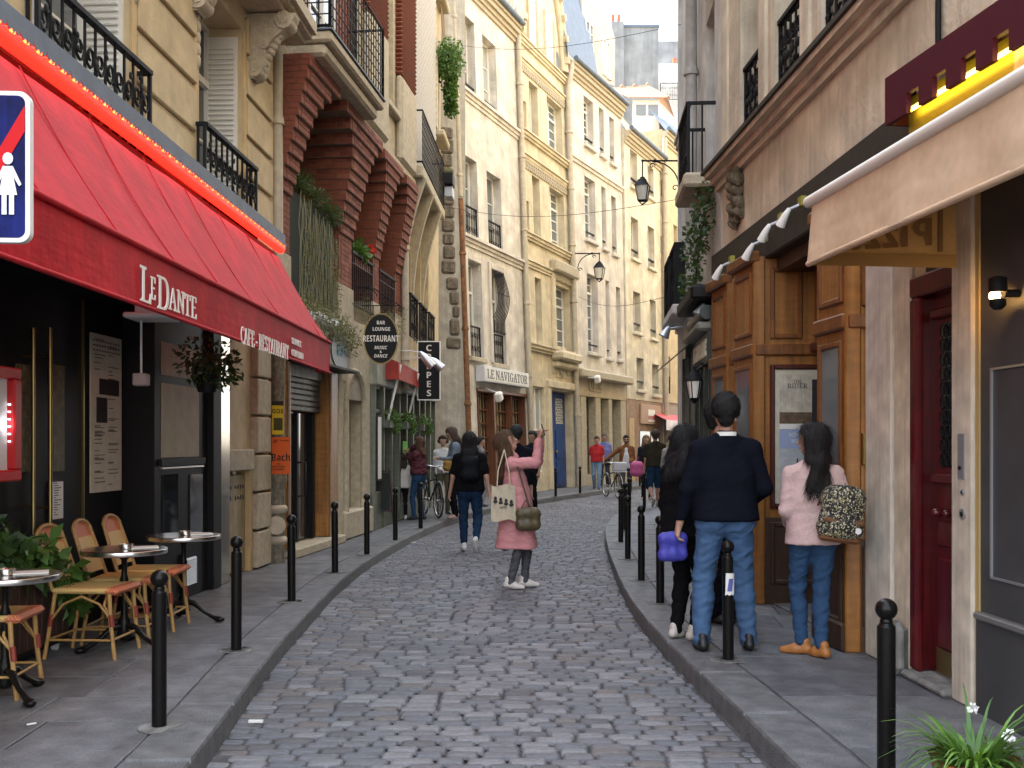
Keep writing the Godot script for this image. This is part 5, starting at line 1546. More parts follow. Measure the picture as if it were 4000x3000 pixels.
func far_houses() -> void:
	# gable of the first pale house with the ragged stone edge
	var XG := wall_frame(-2.4, 26.55, -1.18, 26.85, 0.012)
	var X2 := wall_frame(-1.16, 26.9, 0.54, 31.3, 0.036)
	var b := thing("plaster_house", "stained pale plaster house with rubble edge above the LE NAVIGATOR shop", "building", X2)
	var L := 4.72
	var inv := X2.affine_inverse()
	var rel := inv * XG
	var gw := wall(b, "gable_wall", M.bare_plaster, -0.2, 1.25, PAV, 14.4, [], 0.0)
	gw.transform = rel
	var g := RandomNumberGenerator.new(); g.seed = 15
	for q in [[1722, 495, 1770, 540], [1718, 540, 1772, 598], [1724, 600, 1768, 650], [1719, 655, 1773, 705], [1727, 708, 1771, 752], [1722, 756, 1774, 800], [1718, 803, 1776, 850], [1724, 855, 1776, 905], [1732, 910, 1774, 955], [1728, 958, 1778, 1010], [1722, 1015, 1780, 1068], [1742, 1082, 1790, 1132], [1755, 1136, 1794, 1190], [1768, 1192, 1796, 1240], [1754, 1244, 1796, 1310], [1746, 1316, 1800, 1362]]:
		var a := hit(XG, q[0] + g.randf_range(-3, 3), q[3], 0.03); var c := hit(XG, q[2], q[1] + 2, 0.03)
		var S := Acc.new()
		S.bev(Vector3.ZERO, Vector3(c.x - a.x, c.y - a.y, 0.12), 0.05, Basis(Vector3.BACK, g.randf_range(-0.05, 0.05)))
		var o := mk(b, "rubble_stone", S.done(), M.rubble, rel * tx((a.x + c.x) * 0.5, (a.y + c.y) * 0.5, 0.0))
	var wins := [
		open_at(X2, pa(207, 88), pa(211, 685), 1700 + 0.4822 * 322, 0.3), open_at(X2, pa(392, 285), pa(398, 850), 1700 + 0.4822 * 495, 0.3),
		open_at(X2, pa(225, 1243), pb(236, 340), 1700 + 0.4822 * 345, 0.3), open_at(X2, pa(415, 1380), pb(440, 462), 1700 + 0.4822 * 537, 0.3),
		open_at(X2, pb(255, 548), pb(280, 1330), 1700 + 0.4822 * 372, 0.3), open_at(X2, pb(450, 632), pb(470, 1385), 1700 + 0.4822 * 555, 0.3)]
	var shop_top := hit(X2, ps(190, 375).x, ps(190, 375).y).y
	wall(b, "wall", M.white_plaster, 0, L, PAV, 14.4, wins + [[0.85, PAV, L - 0.08, shop_top, 0.35]], 7.0)
	for i in 6:
		var o: Array = wins[i]
		window(b, o, 3 if i < 4 else 2, 1 if i == 5 else 2, 0.0 if i < 4 else 0.3, M.frame_white, M.dark_glass if i == 5 else M.window_glass)
		if i >= 2:
			var h: float = 0.85
			railing(b, o[0] + 0.02, o[2] - 0.02, o[1] + 0.03, o[1] + h, -0.06, 1)
		if i < 2: part(b, "guard_bar", M.iron, Vector3(o[0], o[1] + 0.16, -0.12), Vector3(o[2], o[1] + 0.22, -0.06))
		if i >= 4:
			for f in [[o[0] - 0.17, o[1], o[0] - 0.01, o[3] + 0.2], [o[2] + 0.01, o[1], o[2] + 0.17, o[3] + 0.2], [o[0] - 0.01, o[3] + 0.02, o[2] + 0.01, o[3] + 0.2]]:
				part(b, "surround", M.pale_plaster, Vector3(f[0], f[1], -0.01), Vector3(f[2], f[3], 0.05), 0.015)
			sill(b, o, M.stone_trim)
	for q in [[pa(195, 690)], [pb(235, 340)]]:
		var v := hit(X2, q[0].x, q[0].y).y
		var A := Acc.new(); moulding(A, 0.0, L, v - 0.28, [[0.1, 0.04], [0.1, 0.08], [0.08, 0.14]])
		mk(b, "string_course", A.done(), M.pale_plaster)
	# bulging window grille
	var o6: Array = wins[5]
	var gri := Node3D.new()
	var gm := Acc.new()
	for k in 9:
		var u: float = lerpf(o6[0], o6[2], (k + 0.5) / 9.0)
		var p := []
		for i in 17:
			var t := i / 16.0
			p.append(Vector3(u, o6[1] + 0.85 + t * 1.9, 0.02 + 0.3 * pow(sin(min(1.0, (1 - t) * 1.25) * PI), 1.0) * (1.0 - t * 0.65)))
		gm.tube(p, 0.013, 4, false)
	gm.tube([Vector3(o6[0], o6[1] + 1.95, 0.2), Vector3(o6[2], o6[1] + 1.95, 0.2)], 0.012, 4)
	gm.tube([Vector3(o6[0], o6[1] + 0.9, 0.06), Vector3(o6[2], o6[1] + 0.9, 0.06)], 0.014, 4)
	mk(b, "window_grille", gm.done(), M.iron)
	gutter(b, 0, L, 14.3)
	var rf := Acc.new()
	rf.quad(Vector3(-0.1, 14.3, 0.3), Vector3(L, 14.3, 0.3), Vector3(L, 18.0, -2.2), Vector3(-0.1, 18.0, -2.2))
	rf.quad(Vector3(L, 14.3, 0.3), Vector3(L, 14.3, -6), Vector3(L, 18.0, -6), Vector3(L, 18.0, -2.2))
	mk(b, "roof", rf.done(), M.zinc)
	# shop front in wood
	part(b, "shop_dark", M.dark_shop, Vector3(0.85, PAV, -0.6), Vector3(L - 0.08, shop_top, -0.34))
	var sh := Node3D.new()
	var wd := mat("shop_wood", 0.26, 0.1, 0.045, 0.5, "wood", 0.8)
	for q in [[185, 205], [352, 385], [545, 562], [690, 720]]:
		prect(b, X2, "shop_post", wd, ps(q[0], 400), ps(q[1], 1420), -0.3, -0.02)
	prect(b, X2, "shop_head", wd, ps(185, 372), ps(735, 405), -0.3, 0.06)
	for q in [[205, 352, 420], [385, 545, 440], [562, 690, 455]]:
		prect(b, X2, "shop_pane", mat("warm_pane_%d" % q[0], 0.5, 0.37, 0.2, 0.5, "cloth", 0.5), ps(q[0], q[2]), ps(q[1], 1180), -0.33, -0.3)
		var n := 5
		for k in range(1, n):
			var x: float = lerpf(q[0], q[1], float(k) / n)
			prect(b, X2, "shop_bar", M.dark_wood, ps(x - 4, q[2]), ps(x + 4, 1180), -0.26, -0.22)
		for k in 5:
			prect(b, X2, "shop_rail", wd, ps(q[0], q[2] + 30 + k * 150), ps(q[1], q[2] + 44 + k * 150), -0.27, -0.21)
		prect(b, X2, "shop_board", wd, ps(q[0], 1180), ps(q[1], 1410), -0.3, -0.2)
	var si := thing("navigator_sign", "white box sign with dark serif letters LE NAVIGATOR", "sign", X2)
	var s0 := hit(X2, ps(265, 215).x, ps(265, 300).y, 0.3); var s1 := hit(X2, ps(740, 320).x, ps(740, 235).y, 0.3)
	var st := hit(X2, ps(265, 130).x, ps(265, 130).y, 0.3)
	part(si, "box", M.light_grey, Vector3(s0.x, s0.y, 0.02), Vector3(s1.x, st.y, 0.28), 0.01)
	part(si, "face", M.paper_white, Vector3(s0.x + 0.04, s0.y + 0.04, 0.28), Vector3(s1.x - 0.04, st.y - 0.04, 0.29))
	var t := text(si, "LE NAVIGATOR", (st.y - s0.y) * 0.6, mat("sign_grey", 0.06, 0.06, 0.06, 0.5), tx((s0.x + s1.x) * 0.5, (s0.y + st.y) * 0.5, 0.292), "serif", 1.0, true, 0.004)
	t.transform.basis = Basis.from_scale(Vector3((s1.x - s0.x) * 0.9 / t.mesh.get_aabb().size.x, 1, 1))
	for q in [["white spot lamp on a rod below the LE NAVIGATOR sign", X2, ps(245, 372), ps(375, 420), ps(410, 470)], ["white spot lamp on a rod above the CYBELE letters", wall_frame(2.17, 35.2, 4.46, 40.0, 0.02), ps(1290, 268), ps(1445, 262), ps(1475, 280)]]:
		var lp := thing("wall_lamp", q[0], "lamp", q[1], "white spot lamps on rods")
		var p: Array = []
		for k in 3:
			var h := hit(q[1], q[2 + k].x, q[2 + k].y, [0.05, 0.5, 0.5][k])
			p.append(Vector3(h.x, h.y, [0.05, 0.5, 0.5][k]))
		var R := Acc.new(); R.tube([p[0], p[1]], 0.02, 6)
		mk(lp, "rod", R.done(), M.light_grey)
		var H := Acc.new(); H.bev(p[2], Vector3(0.22, 0.26, 0.2), 0.04, Basis(Vector3.BACK, 0.4))
		mk(lp, "head", H.done(), M.white_paint)
	drainpipe("rust-streaked drainpipe at the ragged edge of the stained plaster house", [X2 * Vector3(-0.05, 14.2, 0.1), X2 * Vector3(-0.02, 8.0, 0.1)], 0.075, M.pipe_cream)
	drainpipe("rusty brown lower drainpipe at the ragged edge of the stained plaster house", [X2 * Vector3(-0.02, 7.95, 0.1), X2 * Vector3(0.03, PAV, 0.1)], 0.08, M.pipe_rust)
	drainpipe("white drainpipe between the plaster house and the yellow stone house", [X2 * Vector3(L + 0.02, 14.1, 0.12), X2 * Vector3(L - 0.02, 3.0, 0.12), X2 * Vector3(L - 0.02, PAV, 0.12)], 0.085, M.pipe_cream)
	yellow_house()
	white_house()
	end_houses()
	# wires across the street
	for q in [[1745, 170, 25.5, 2660, 95, 15.8, "wire slung high above the street"], [1745, 808, 25.5, 2640, 780, 16.0, "wire slung at mid height above the street"], [2262, 1160, 35.0, 2640, 1148, 16.5, "thin wire slung below the far lantern"]]:
		var a := Vector3((q[0] - 2000) / F * q[2], EYE + (HOR - q[1]) / F * q[2], -q[2])
		var c := Vector3((q[3] - 2000) / F * q[5], EYE + (HOR - q[4]) / F * q[5], -q[5])
		var w := thing("wire", q[6], "wire", Transform3D.IDENTITY, "wires over the street")
		var p := []
		for i in 17: p.append(a.lerp(c, i / 16.0) - Vector3(0, 0.25 * sin(PI * i / 16.0), 0))
		var A := Acc.new(); A.tube(p, 0.0045, 4)
		mk(w, "strand", A.done(), M.iron)

func yellow_house() -> void:
	var xf := wall_frame(0.56, 31.33, 2.15, 35.2, 0.03)
	var L := 4.18
	var b := thing("yellow_stone_house", "yellow ashlar house with carved friezes, arched gable and blue portal", "building", xf)
	var wins := [
		open_at(xf, pa(705, 805), pa(708, 1060), 1700 + 0.4822 * 738, 0.3), open_at(xf, pa(763, 655), pa(770, 1120), 1700 + 0.4822 * 833, 0.3), open_at(xf, pa(908, 775), pa(915, 1220), 1700 + 0.4822 * 1027, 0.3),
		open_at(xf, pb(729, 62), pb(733, 345), 1700 + 0.4822 * 762, 0.3), open_at(xf, pa(790, 1420), pb(797, 370), 1700 + 0.4822 * 850, 0.3), open_at(xf, pa(928, 1510), pb(938, 440), 1700 + 0.4822 * 1045, 0.3),
		open_at(xf, pb(812, 690), pb(822, 1235), 1700 + 0.4822 * 865, 0.3), open_at(xf, pb(968, 745), pb(975, 1290), 1700 + 0.4822 * 1092, 0.3)]
	var d0 := hit(xf, ps(958, 900).x, ps(958, 392).y); var d1 := hit(xf, ps(1215, 900).x, 1600)
	var door := [d0.x, PAV, d1.x, d0.y, 0.4]
	var w0 := hit(xf, ps(775, 900).x, ps(775, 350).y); var w1 := hit(xf, ps(905, 900).x, 1600)
	wall(b, "wall", M.ashlar, 0, L, PAV, 14.3, wins + [door, [w0.x, 0.7, w1.x, w0.y, 0.2]], 7.0)
	for i in wins.size():
		var o: Array = wins[i]
		window(b, o, 4, 1 if o[2] - o[0] < 0.75 else 2, 0.28 if i in [2, 5, 7, 6] else 0.0, M.white_paint, M.window_glass, 0.0, 0.03)
	window(b, [w0.x, 0.7, w1.x, w0.y, 0.2], 2, 2, 0.5, M.frame_white, M.window_glass)
	# gable with the great arch
	var cu := L * 0.5 - 0.05; var cv := 14.2
	var poly := PackedVector2Array()
	for i in 25: poly.append(Vector2(cu + 2.05 * cos(PI * i / 24.0), cv + 3.6 * sin(PI * i / 24.0)))
	var G := Acc.new(); G.prism(poly, -0.6, 0.0)
	mk(b, "gable", G.done(), M.ashlar)
	for r in [[1.0, 0.16, 0.0], [0.92, 0.1, 0.0], [1.06, 0.1, 0.02]]:
		var p := []
		for i in 25: p.append(Vector3(cu + (2.05 * r[0]) * cos(PI * i / 24.0), cv + (3.6 * r[0]) * sin(PI * i / 24.0), r[2] + 0.06))
		var A := Acc.new(); A.tube(p, r[1], 8)
		mk(b, "arch_moulding", A.done(), M.ashlar)
	for i in 15:
		var a := PI * (i + 0.5) / 15.0
		mk(b, "modillion", box_mesh, M.ashlar, Transform3D(Basis(Vector3.BACK, a) * Basis.from_scale(Vector3(0.16, 0.2, 0.3)), Vector3(cu + 1.97 * cos(a), cv + 3.45 * sin(a), 0.14)))
	for q in [[pa(745, -60), pa(752, 370), 812], [pa(880, 85), pa(888, 500), 950]]:
		var o := open_at(xf, q[0], q[1], 1700 + 0.4822 * q[2], 0.05)
		part(b, "gable_window", M.curtain, Vector3(o[0], o[1], 0.0), Vector3(o[2], o[3], 0.012))
		for e in [[o[0] - 0.05, o[0]], [o[2], o[2] + 0.05]]: part(b, "gable_jamb", M.ashlar, Vector3(e[0], o[1], -0.01), Vector3(e[1], o[3], 0.08))
	var ov := hit(xf, pa(990, 505).x, pa(990, 505).y)
	var oc := Acc.new(); oc.ball(Vector3(ov.x, ov.y, 0.0), Vector3(0.2, 0.36, 0.03), 14, 8)
	mk(b, "oval_window", oc.done(), M.window_glass)
	# courses
	for q in [[pa(690, 300), 0.1], [pa(680, 455), 0.05], [pa(705, 1055), 0.12], [pa(715, 1240), 0.05], [pb(742, 335), 0.12], [pb(785, 1235), 0.14], [pb(760, 560), 0.08]]:
		var v := hit(xf, q[0].x, q[0].y).y
		var A := Acc.new(); moulding(A, 0.0, L, v - 0.2, [[0.08, q[1] * 0.6], [0.1, q[1]], [0.05, q[1] + 0.05]])
		mk(b, "string_course", A.done(), M.ashlar)
	# carved friezes
	for q in [[pa(680, 480), 0.34], [pa(715, 1262), 0.42]]:
		var v := hit(xf, q[0].x, q[0].y).y
		var n := 26
		var ring := Acc.new()
		var p := []
		for i in 13: p.append(Vector3(cos(TAU * i / 12.0) * 0.075, sin(TAU * i / 12.0) * q[1] * 0.34, 0.0))
		ring.tube(p, 0.022, 5, false); ring.ball(Vector3.ZERO, Vector3(0.03, 0.05, 0.025), 6, 4)
		var rm := ring.done()
		for k in n: mk(b, "frieze_ring", rm, M.stone_trim, tx((k + 0.5) * L / n, v - q[1] * 0.5, 0.02))
	# first-floor window surround with heavy hood
	var o7: Array = wins[7]
	part(b, "hood", M.stone_trim, Vector3(o7[0] - 0.35, o7[3] + 0.35, -0.02), Vector3(o7[2] + 0.35, o7[3] + 0.75, 0.28), 0.06)
	for e in [[o7[0] - 0.3, o7[0] - 0.05], [o7[2] + 0.05, o7[2] + 0.3]]: part(b, "surround", M.ashlar, Vector3(e[0], o7[1], -0.02), Vector3(e[1], o7[3] + 0.35, 0.1), 0.03)
	var cs := Acc.new()
	for k in 12: cs.ball(Vector3(lerpf(o7[0] - 0.2, o7[2] + 0.2, k / 11.0), o7[3] + 0.2, 0.06), Vector3(0.07, 0.1, 0.05), 8, 6)
	mk(b, "carving", cs.done(), M.stone_trim)
	part(b, "balcony_ledge", M.ashlar, Vector3(o7[0] - 0.5, o7[1] - 0.32, -0.02), Vector3(L, o7[1] - 0.02, 0.42), 0.07)
	part(b, "balcony_ledge_foot", M.ashlar, Vector3(o7[0] - 0.4, o7[1] - 0.55, -0.02), Vector3(L, o7[1] - 0.32, 0.24), 0.06)
	# portal
	for e in [[door[0] - 0.3, door[0] - 0.02], [door[2] + 0.02, door[2] + 0.3]]: part(b, "portal_jamb", M.ashlar, Vector3(e[0], PAV, -0.05), Vector3(e[1], door[3] + 0.05, 0.08), 0.02)
	part(b, "portal_lintel", M.ashlar, Vector3(door[0] - 0.3, door[3] + 0.05, -0.05), Vector3(door[2] + 0.3, door[3] + 0.3, 0.12), 0.03)
	var ar := Acc.new()
	var ac := Vector3((door[0] + door[2]) * 0.5, door[3] + 0.95, 0.03)
	var g := RandomNumberGenerator.new(); g.seed = 3
	ar.ball(ac, Vector3(0.22, 0.32, 0.1), 12, 8)
	for i in 34:
		var a := TAU * i / 34.0
		ar.ball(ac + Vector3(cos(a) * 0.34 * g.randf_range(0.7, 1.1), sin(a) * 0.44 * g.randf_range(0.7, 1.0), 0), Vector3(0.06, 0.08, 0.06), 7, 5)
	mk(b, "coat_of_arms", ar.done(), M.stone_trim)
	for s in [-1, 1]:
		part(b, "panel_frame", M.ashlar, Vector3(ac.x + s * 0.72 - 0.16, ac.y - 0.4, -0.01), Vector3(ac.x + s * 0.72 + 0.16, ac.y + 0.4, 0.04), 0.02)
	part(b, "panel_frame", M.ashlar, Vector3(ac.x - 0.5, ac.y - 0.52, -0.01), Vector3(ac.x + 0.5, ac.y + 0.52, 0.025), 0.02)
	# blue door leaf
	var dz := -0.3
	var dl := part(b, "blue_door", M.blue_door, Vector3(door[0] + 0.02, PAV + 0.04, dz - 0.06), Vector3(door[2] - 0.02, door[3] - 0.02, dz))
	var hw: float = (door[2] - door[0]) * 0.5 - 0.06; var hh: float = (door[3] - PAV) * 0.5
	for q in [[-hh + 0.15, -hh * 0.45], [-hh * 0.38, hh * 0.2]]:
		for s in [-1, 1]: mk(dl, "door_panel", box_mesh, M.blue_door, Transform3D(Basis.from_scale(Vector3(hw * 0.8, q[1] - q[0], 0.05)), Vector3(s * hw * 0.5, (q[0] + q[1]) * 0.5, 0.04)))
	for s in [-1, 1]:
		var lat := mk(dl, "lattice", box_mesh, mat("lattice_white_%d" % s, 0.6, 0.58, 0.48, 0.6), Transform3D(Basis.from_scale(Vector3(hw * 0.62, hh * 0.52, 0.03)), Vector3(s * hw * 0.5, hh * 0.6, 0.02)))
		var hole := Acc.new()
		for i in 4:
			for j in 9: hole.ball(Vector3(s * hw * 0.5 + (i - 1.5 + 0.5 * (j % 2) - 0.25) * hw * 0.14, hh * 0.6 + (j - 4) * hh * 0.055, 0.036), Vector3(hw * 0.05, hh * 0.022, 0.004), 6, 4)
		mk(dl, "lattice_holes", hole.done(), M.blue_door)
	var kn := Acc.new(); kn.ball(Vector3(0.05, -hh * 0.25, 0.08), Vector3(0.05, 0.05, 0.05), 10, 6)
	mk(dl, "knob", kn.done(), M.brass)
	part(b, "letter_panel", mat("blue_grey", 0.05, 0.07, 0.1, 0.5), Vector3(door[2] - 0.004, 1.3, -0.4), Vector3(door[2] - 0.02, 1.8, -0.15))
	drainpipe("white drainpipe between the yellow stone house and the CYBELE house", [xf * Vector3(L + 0.1, 14.6, 0.3), xf * Vector3(L + 0.02, 13.6, 0.14), xf * Vector3(L + 0.02, PAV, 0.14)], 0.1, M.pipe_cream)
	lantern_thing("black street lantern on a scrolled bracket on the pale far house", pb(1155, 498), pb(1330, 560), pb(1335, 728), 34.6, 1)

# hangs from a wall bracket; side = +1 when the arm points to the right in the picture
func lantern_thing(label: String, root: Vector2, top: Vector2, foot: Vector2, Z: float, side: int) -> void:
	var w := func(p: Vector2): return Vector3((p.x - 2000) / F * Z, EYE + (HOR - p.y) / F * Z, -Z)
	var r: Vector3 = w.call(root); var t: Vector3 = w.call(top); var f: Vector3 = w.call(foot)
	var l := thing("street_lantern", label, "lantern", Transform3D(Basis.IDENTITY, r), "wall-mounted street lanterns")
	t -= r; f -= r
	var S := (t.y - f.y) / 1.0 # lantern height
	var A := Acc.new()
	var k: float = abs(t.x)
	A.tube([Vector3(-side * 0.1, 0, 0), Vector3(t.x, 0, 0)], S * 0.032, 6)
	A.tube([Vector3(t.x, 0, 0), Vector3(t.x, t.y * 1.0, 0)], S * 0.025, 6)
	var arc := []
	for i in 13:
		var a := PI / 2 * i / 12.0
		arc.append(Vector3(side * k * 0.72 * (1 - cos(a)), -k * 0.72 + k * 0.7 * sin(a), 0))
	A.tube(arc, S * 0.025, 6)
	for s in [[0.1, -0.75, 0.1], [0.74, -0.14, 0.09]]:
		var sc := []
		for i in 12:
			var a := i * 0.5
			sc.append(Vector3(side * k * s[0] + cos(a) * k * s[2] * (1 - i / 15.0), k * s[1] + sin(a) * k * s[2] * (1 - i / 15.0), 0))
		A.tube(sc, S * 0.02, 5)
	A.ball(Vector3(t.x, 0, 0), Vector3.ONE * S * 0.05, 8, 6); A.ball(Vector3(t.x * 0.66, 0, 0), Vector3.ONE * S * 0.06, 8, 6)
	mk(l, "bracket", A.done(), M.iron)
	var o := Vector3(t.x, f.y, 0)
	var bs := Basis(Vector3.UP, 0.5)
	var B := Acc.new()
	B.lathe(o + Vector3(0, S * 0.66, 0), [[0.36 * S, 0.0], [0.34 * S, 0.03 * S], [0.2 * S, 0.2 * S], [0.2 * S, 0.22 * S], [0.1 * S, 0.27 * S], [0.12 * S, 0.3 * S], [0.03 * S, 0.34 * S]], 4, bs)
	mk(l, "cap", B.done(), M.iron)
	var G := Acc.new()
	G.lathe(o + Vector3(0, S * 0.16, 0), [[0.21 * S, 0.0], [0.315 * S, 0.5 * S]], 4, bs)
	mk(l, "glazing", G.done(), M.lantern_glass)
	var Fm := Acc.new()
	for i in 4:
		var a := -TAU * i / 4.0
		Fm.tube([o + bs * Vector3(cos(a) * 0.21 * S, 0.16 * S, sin(a) * 0.21 * S), o + bs * Vector3(cos(a) * 0.32 * S, 0.66 * S, sin(a) * 0.32 * S)], 0.018 * S, 5)
		Fm.tube([o + bs * Vector3(cos(a) * 0.21 * S, 0.16 * S, sin(a) * 0.21 * S), o + bs * Vector3(cos(a) * 0.06 * S, 0.03 * S, sin(a) * 0.06 * S)], 0.018 * S, 5)
	Fm.lathe(o + Vector3(0, 0.13 * S, 0), [[0.22 * S, 0], [0.225 * S, 0.03 * S]], 4, bs)
	Fm.ball(o + Vector3(0, 0.02 * S, 0), Vector3.ONE * 0.04 * S, 6, 4)
	mk(l, "frame", Fm.done(), M.iron)

func white_house() -> void:
	var xf := wall_frame(2.17, 35.22, 4.46, 40.0, 0.02)
	var L := 5.3
	var b := thing("white_plaster_house", "pale pinkish plaster house with narrow windows above the CYBELE shop", "building", xf)
	var wins := [
		open_at(xf, pa(1203, 770), pa(1208, 1160), 1700 + 0.4822 * 1282, 0.3), open_at(xf, pa(1328, 865), pa(1332, 1245), 1700 + 0.4822 * 1368, 0.3), open_at(xf, pa(1411, 940), pa(1415, 1310), 1700 + 0.4822 * 1450, 0.3),
		open_at(xf, pa(1208, 1420), pb(1218, 372), 1700 + 0.4822 * 1297, 0.3), open_at(xf, pa(1345, 1505), pb(1362, 450), 1700 + 0.4822 * 1386, 0.3), open_at(xf, pa(1425, 1580), pb(1448, 500), 1700 + 0.4822 * 1468, 0.3),
		open_at(xf, pb(1228, 655), pb(1252, 1295), 1700 + 0.4822 * 1320, 0.3), open_at(xf, pb(1378, 712), pb(1395, 1340), 1700 + 0.4822 * 1416, 0.3), open_at(xf, pb(1464, 765), pb(1490, 1355), 1700 + 0.4822 * 1503, 0.3)]
	var led := hit(xf, pb(1195, 1370).x, pb(1195, 1370).y).y
	wall(b, "wall", M.pale_plaster, 0, L, led - 0.5, 14.8, wins, 7.0)
	for o in wins:
		window(b, o, 5, 2 if o[2] - o[0] > 0.9 else 1, 0.22, M.white_paint, M.window_glass, 0.0, 0.03)
		sill(b, o, M.pale_plaster)
		part(b, "guard_bar", M.iron, Vector3(o[0], o[1] + 0.25, -0.1), Vector3(o[2], o[1] + 0.3, -0.05))
	for q in [[pb(1130, -300), 0.06]]:
		var v := hit(xf, q[0].x, q[0].y).y
		var A := Acc.new(); moulding(A, 0.0, L, v - 0.25, [[0.12, 0.05], [0.1, 0.1]])
		mk(b, "string_course", A.done(), M.pale_plaster)
	gutter(b, 0, L, 14.7)
	part(b, "shop_cornice", M.stone_trim, Vector3(0, led - 0.62, -0.02), Vector3(L, led - 0.3, 0.35), 0.06)
	# shop
	var f1 := hit(xf, ps(1290, 470).x, ps(1290, 455).y).y
	part(b, "fascia", mat("cybele_fascia", 0.55, 0.43, 0.26, 0.7, "plaster", 0.4), Vector3(0, f1, -0.3), Vector3(L, led - 0.62, 0.02))
	part(b, "shop_dark", M.dark_shop, Vector3(0, PAV, -0.9), Vector3(L, f1, -0.6))
	var ct := text(b, "CYBELE", 0.5, M.gold, tx(0, 0, 0.05), "serif", 1.0, true, 0.02)
	var c0 := hit(xf, ps(1375, 330).x, ps(1375, 330).y); var c1 := hit(xf, ps(1508, 340).x, ps(1508, 340).y)
	ct.transform = Transform3D(Basis.from_scale(Vector3((c1.x - c0.x) / ct.mesh.get_aabb().size.x, 1.1, 1)), Vector3((c0.x + c1.x) * 0.5, (c0.y + c1.y) * 0.5, 0.05))
	for q in [[0.0, 0.12], [0.62, 1.12], [2.05, 2.55], [3.4, 3.75], [4.7, L]]:
		part(b, "shop_pier", M.stone_trim, Vector3(q[0], PAV, -0.6), Vector3(q[1], f1, 0.0), 0.02)
	for q in [[1.12, 2.05], [2.55, 3.4], [0.12, 0.62]]:
		var wz := [q[0], 0.5, q[1], f1, 0.35]
		window(b, wz, 2, 1, 0.4, mat("shop_frame_%d" % int(q[0] * 100), 0.2, 0.16, 0.1, 0.5, "wood", 1.0), M.window_glass)
		part(b, "shop_sill", M.stone_trim, Vector3(q[0], PAV, -0.4), Vector3(q[1], 0.5, -0.1))
	part(b, "shop_door", M.green_shop, Vector3(3.75, PAV, -0.4), Vector3(4.7, f1, -0.33))
	# attic wall and zinc slopes above the gutter
	var poly := PackedVector2Array()
	for q in [[1188, 560], [1188, -80], [1340, -80], [1400, 120], [1457, 310], [1452, 700]]:
		var h := hit(xf, pa(q[0], q[1]).x, pa(q[0], q[1]).y, -0.35)
		poly.append(h)
	var P := Acc.new(); P.prism(poly, -5.0, -0.35)
	mk(b, "attic_wall", P.done(), mat("attic_plaster", 0.55, 0.47, 0.38, 0.88, "plaster", 0.4))
	for q in [[pa(1215, 155), pa(1218, 480), 1275], [pa(1352, 305), pa(1356, 600), 1407]]:
		var o := open_at(xf, q[0], q[1], 1700 + 0.4822 * q[2], 0.0, -0.34)
		o[4] = 0.345
		window(b, o, 4, 2, 0.0, M.white_paint, M.window_glass)
		part(b, "attic_reveal", M.stone_trim, Vector3(o[2], o[1], -0.36), Vector3(o[2] + 0.12, o[3], -0.26))
	var rf := Acc.new()
	var r0 := hit(xf, pa(1090, 0).x, pa(1090, 20).y, -0.6); var r1 := hit(xf, pa(1190, 0).x, pa(1190, 20).y, -0.6)
	rf.quad(Vector3(-0.4, 14.7, 0.2), Vector3(r1.x + 0.1, 14.7, 0.0), Vector3(r1.x + 0.1, r0.y + 3.0, -0.9), Vector3(-0.4, r0.y + 3.0, -0.9))
	rf.quad(Vector3(r1.x, 14.7, 0.15), Vector3(L, 14.7, 0.15), Vector3(L, 15.6, -2.0), Vector3(r1.x, 16.6, -2.0))
	mk(b, "roof", rf.done(), M.zinc)

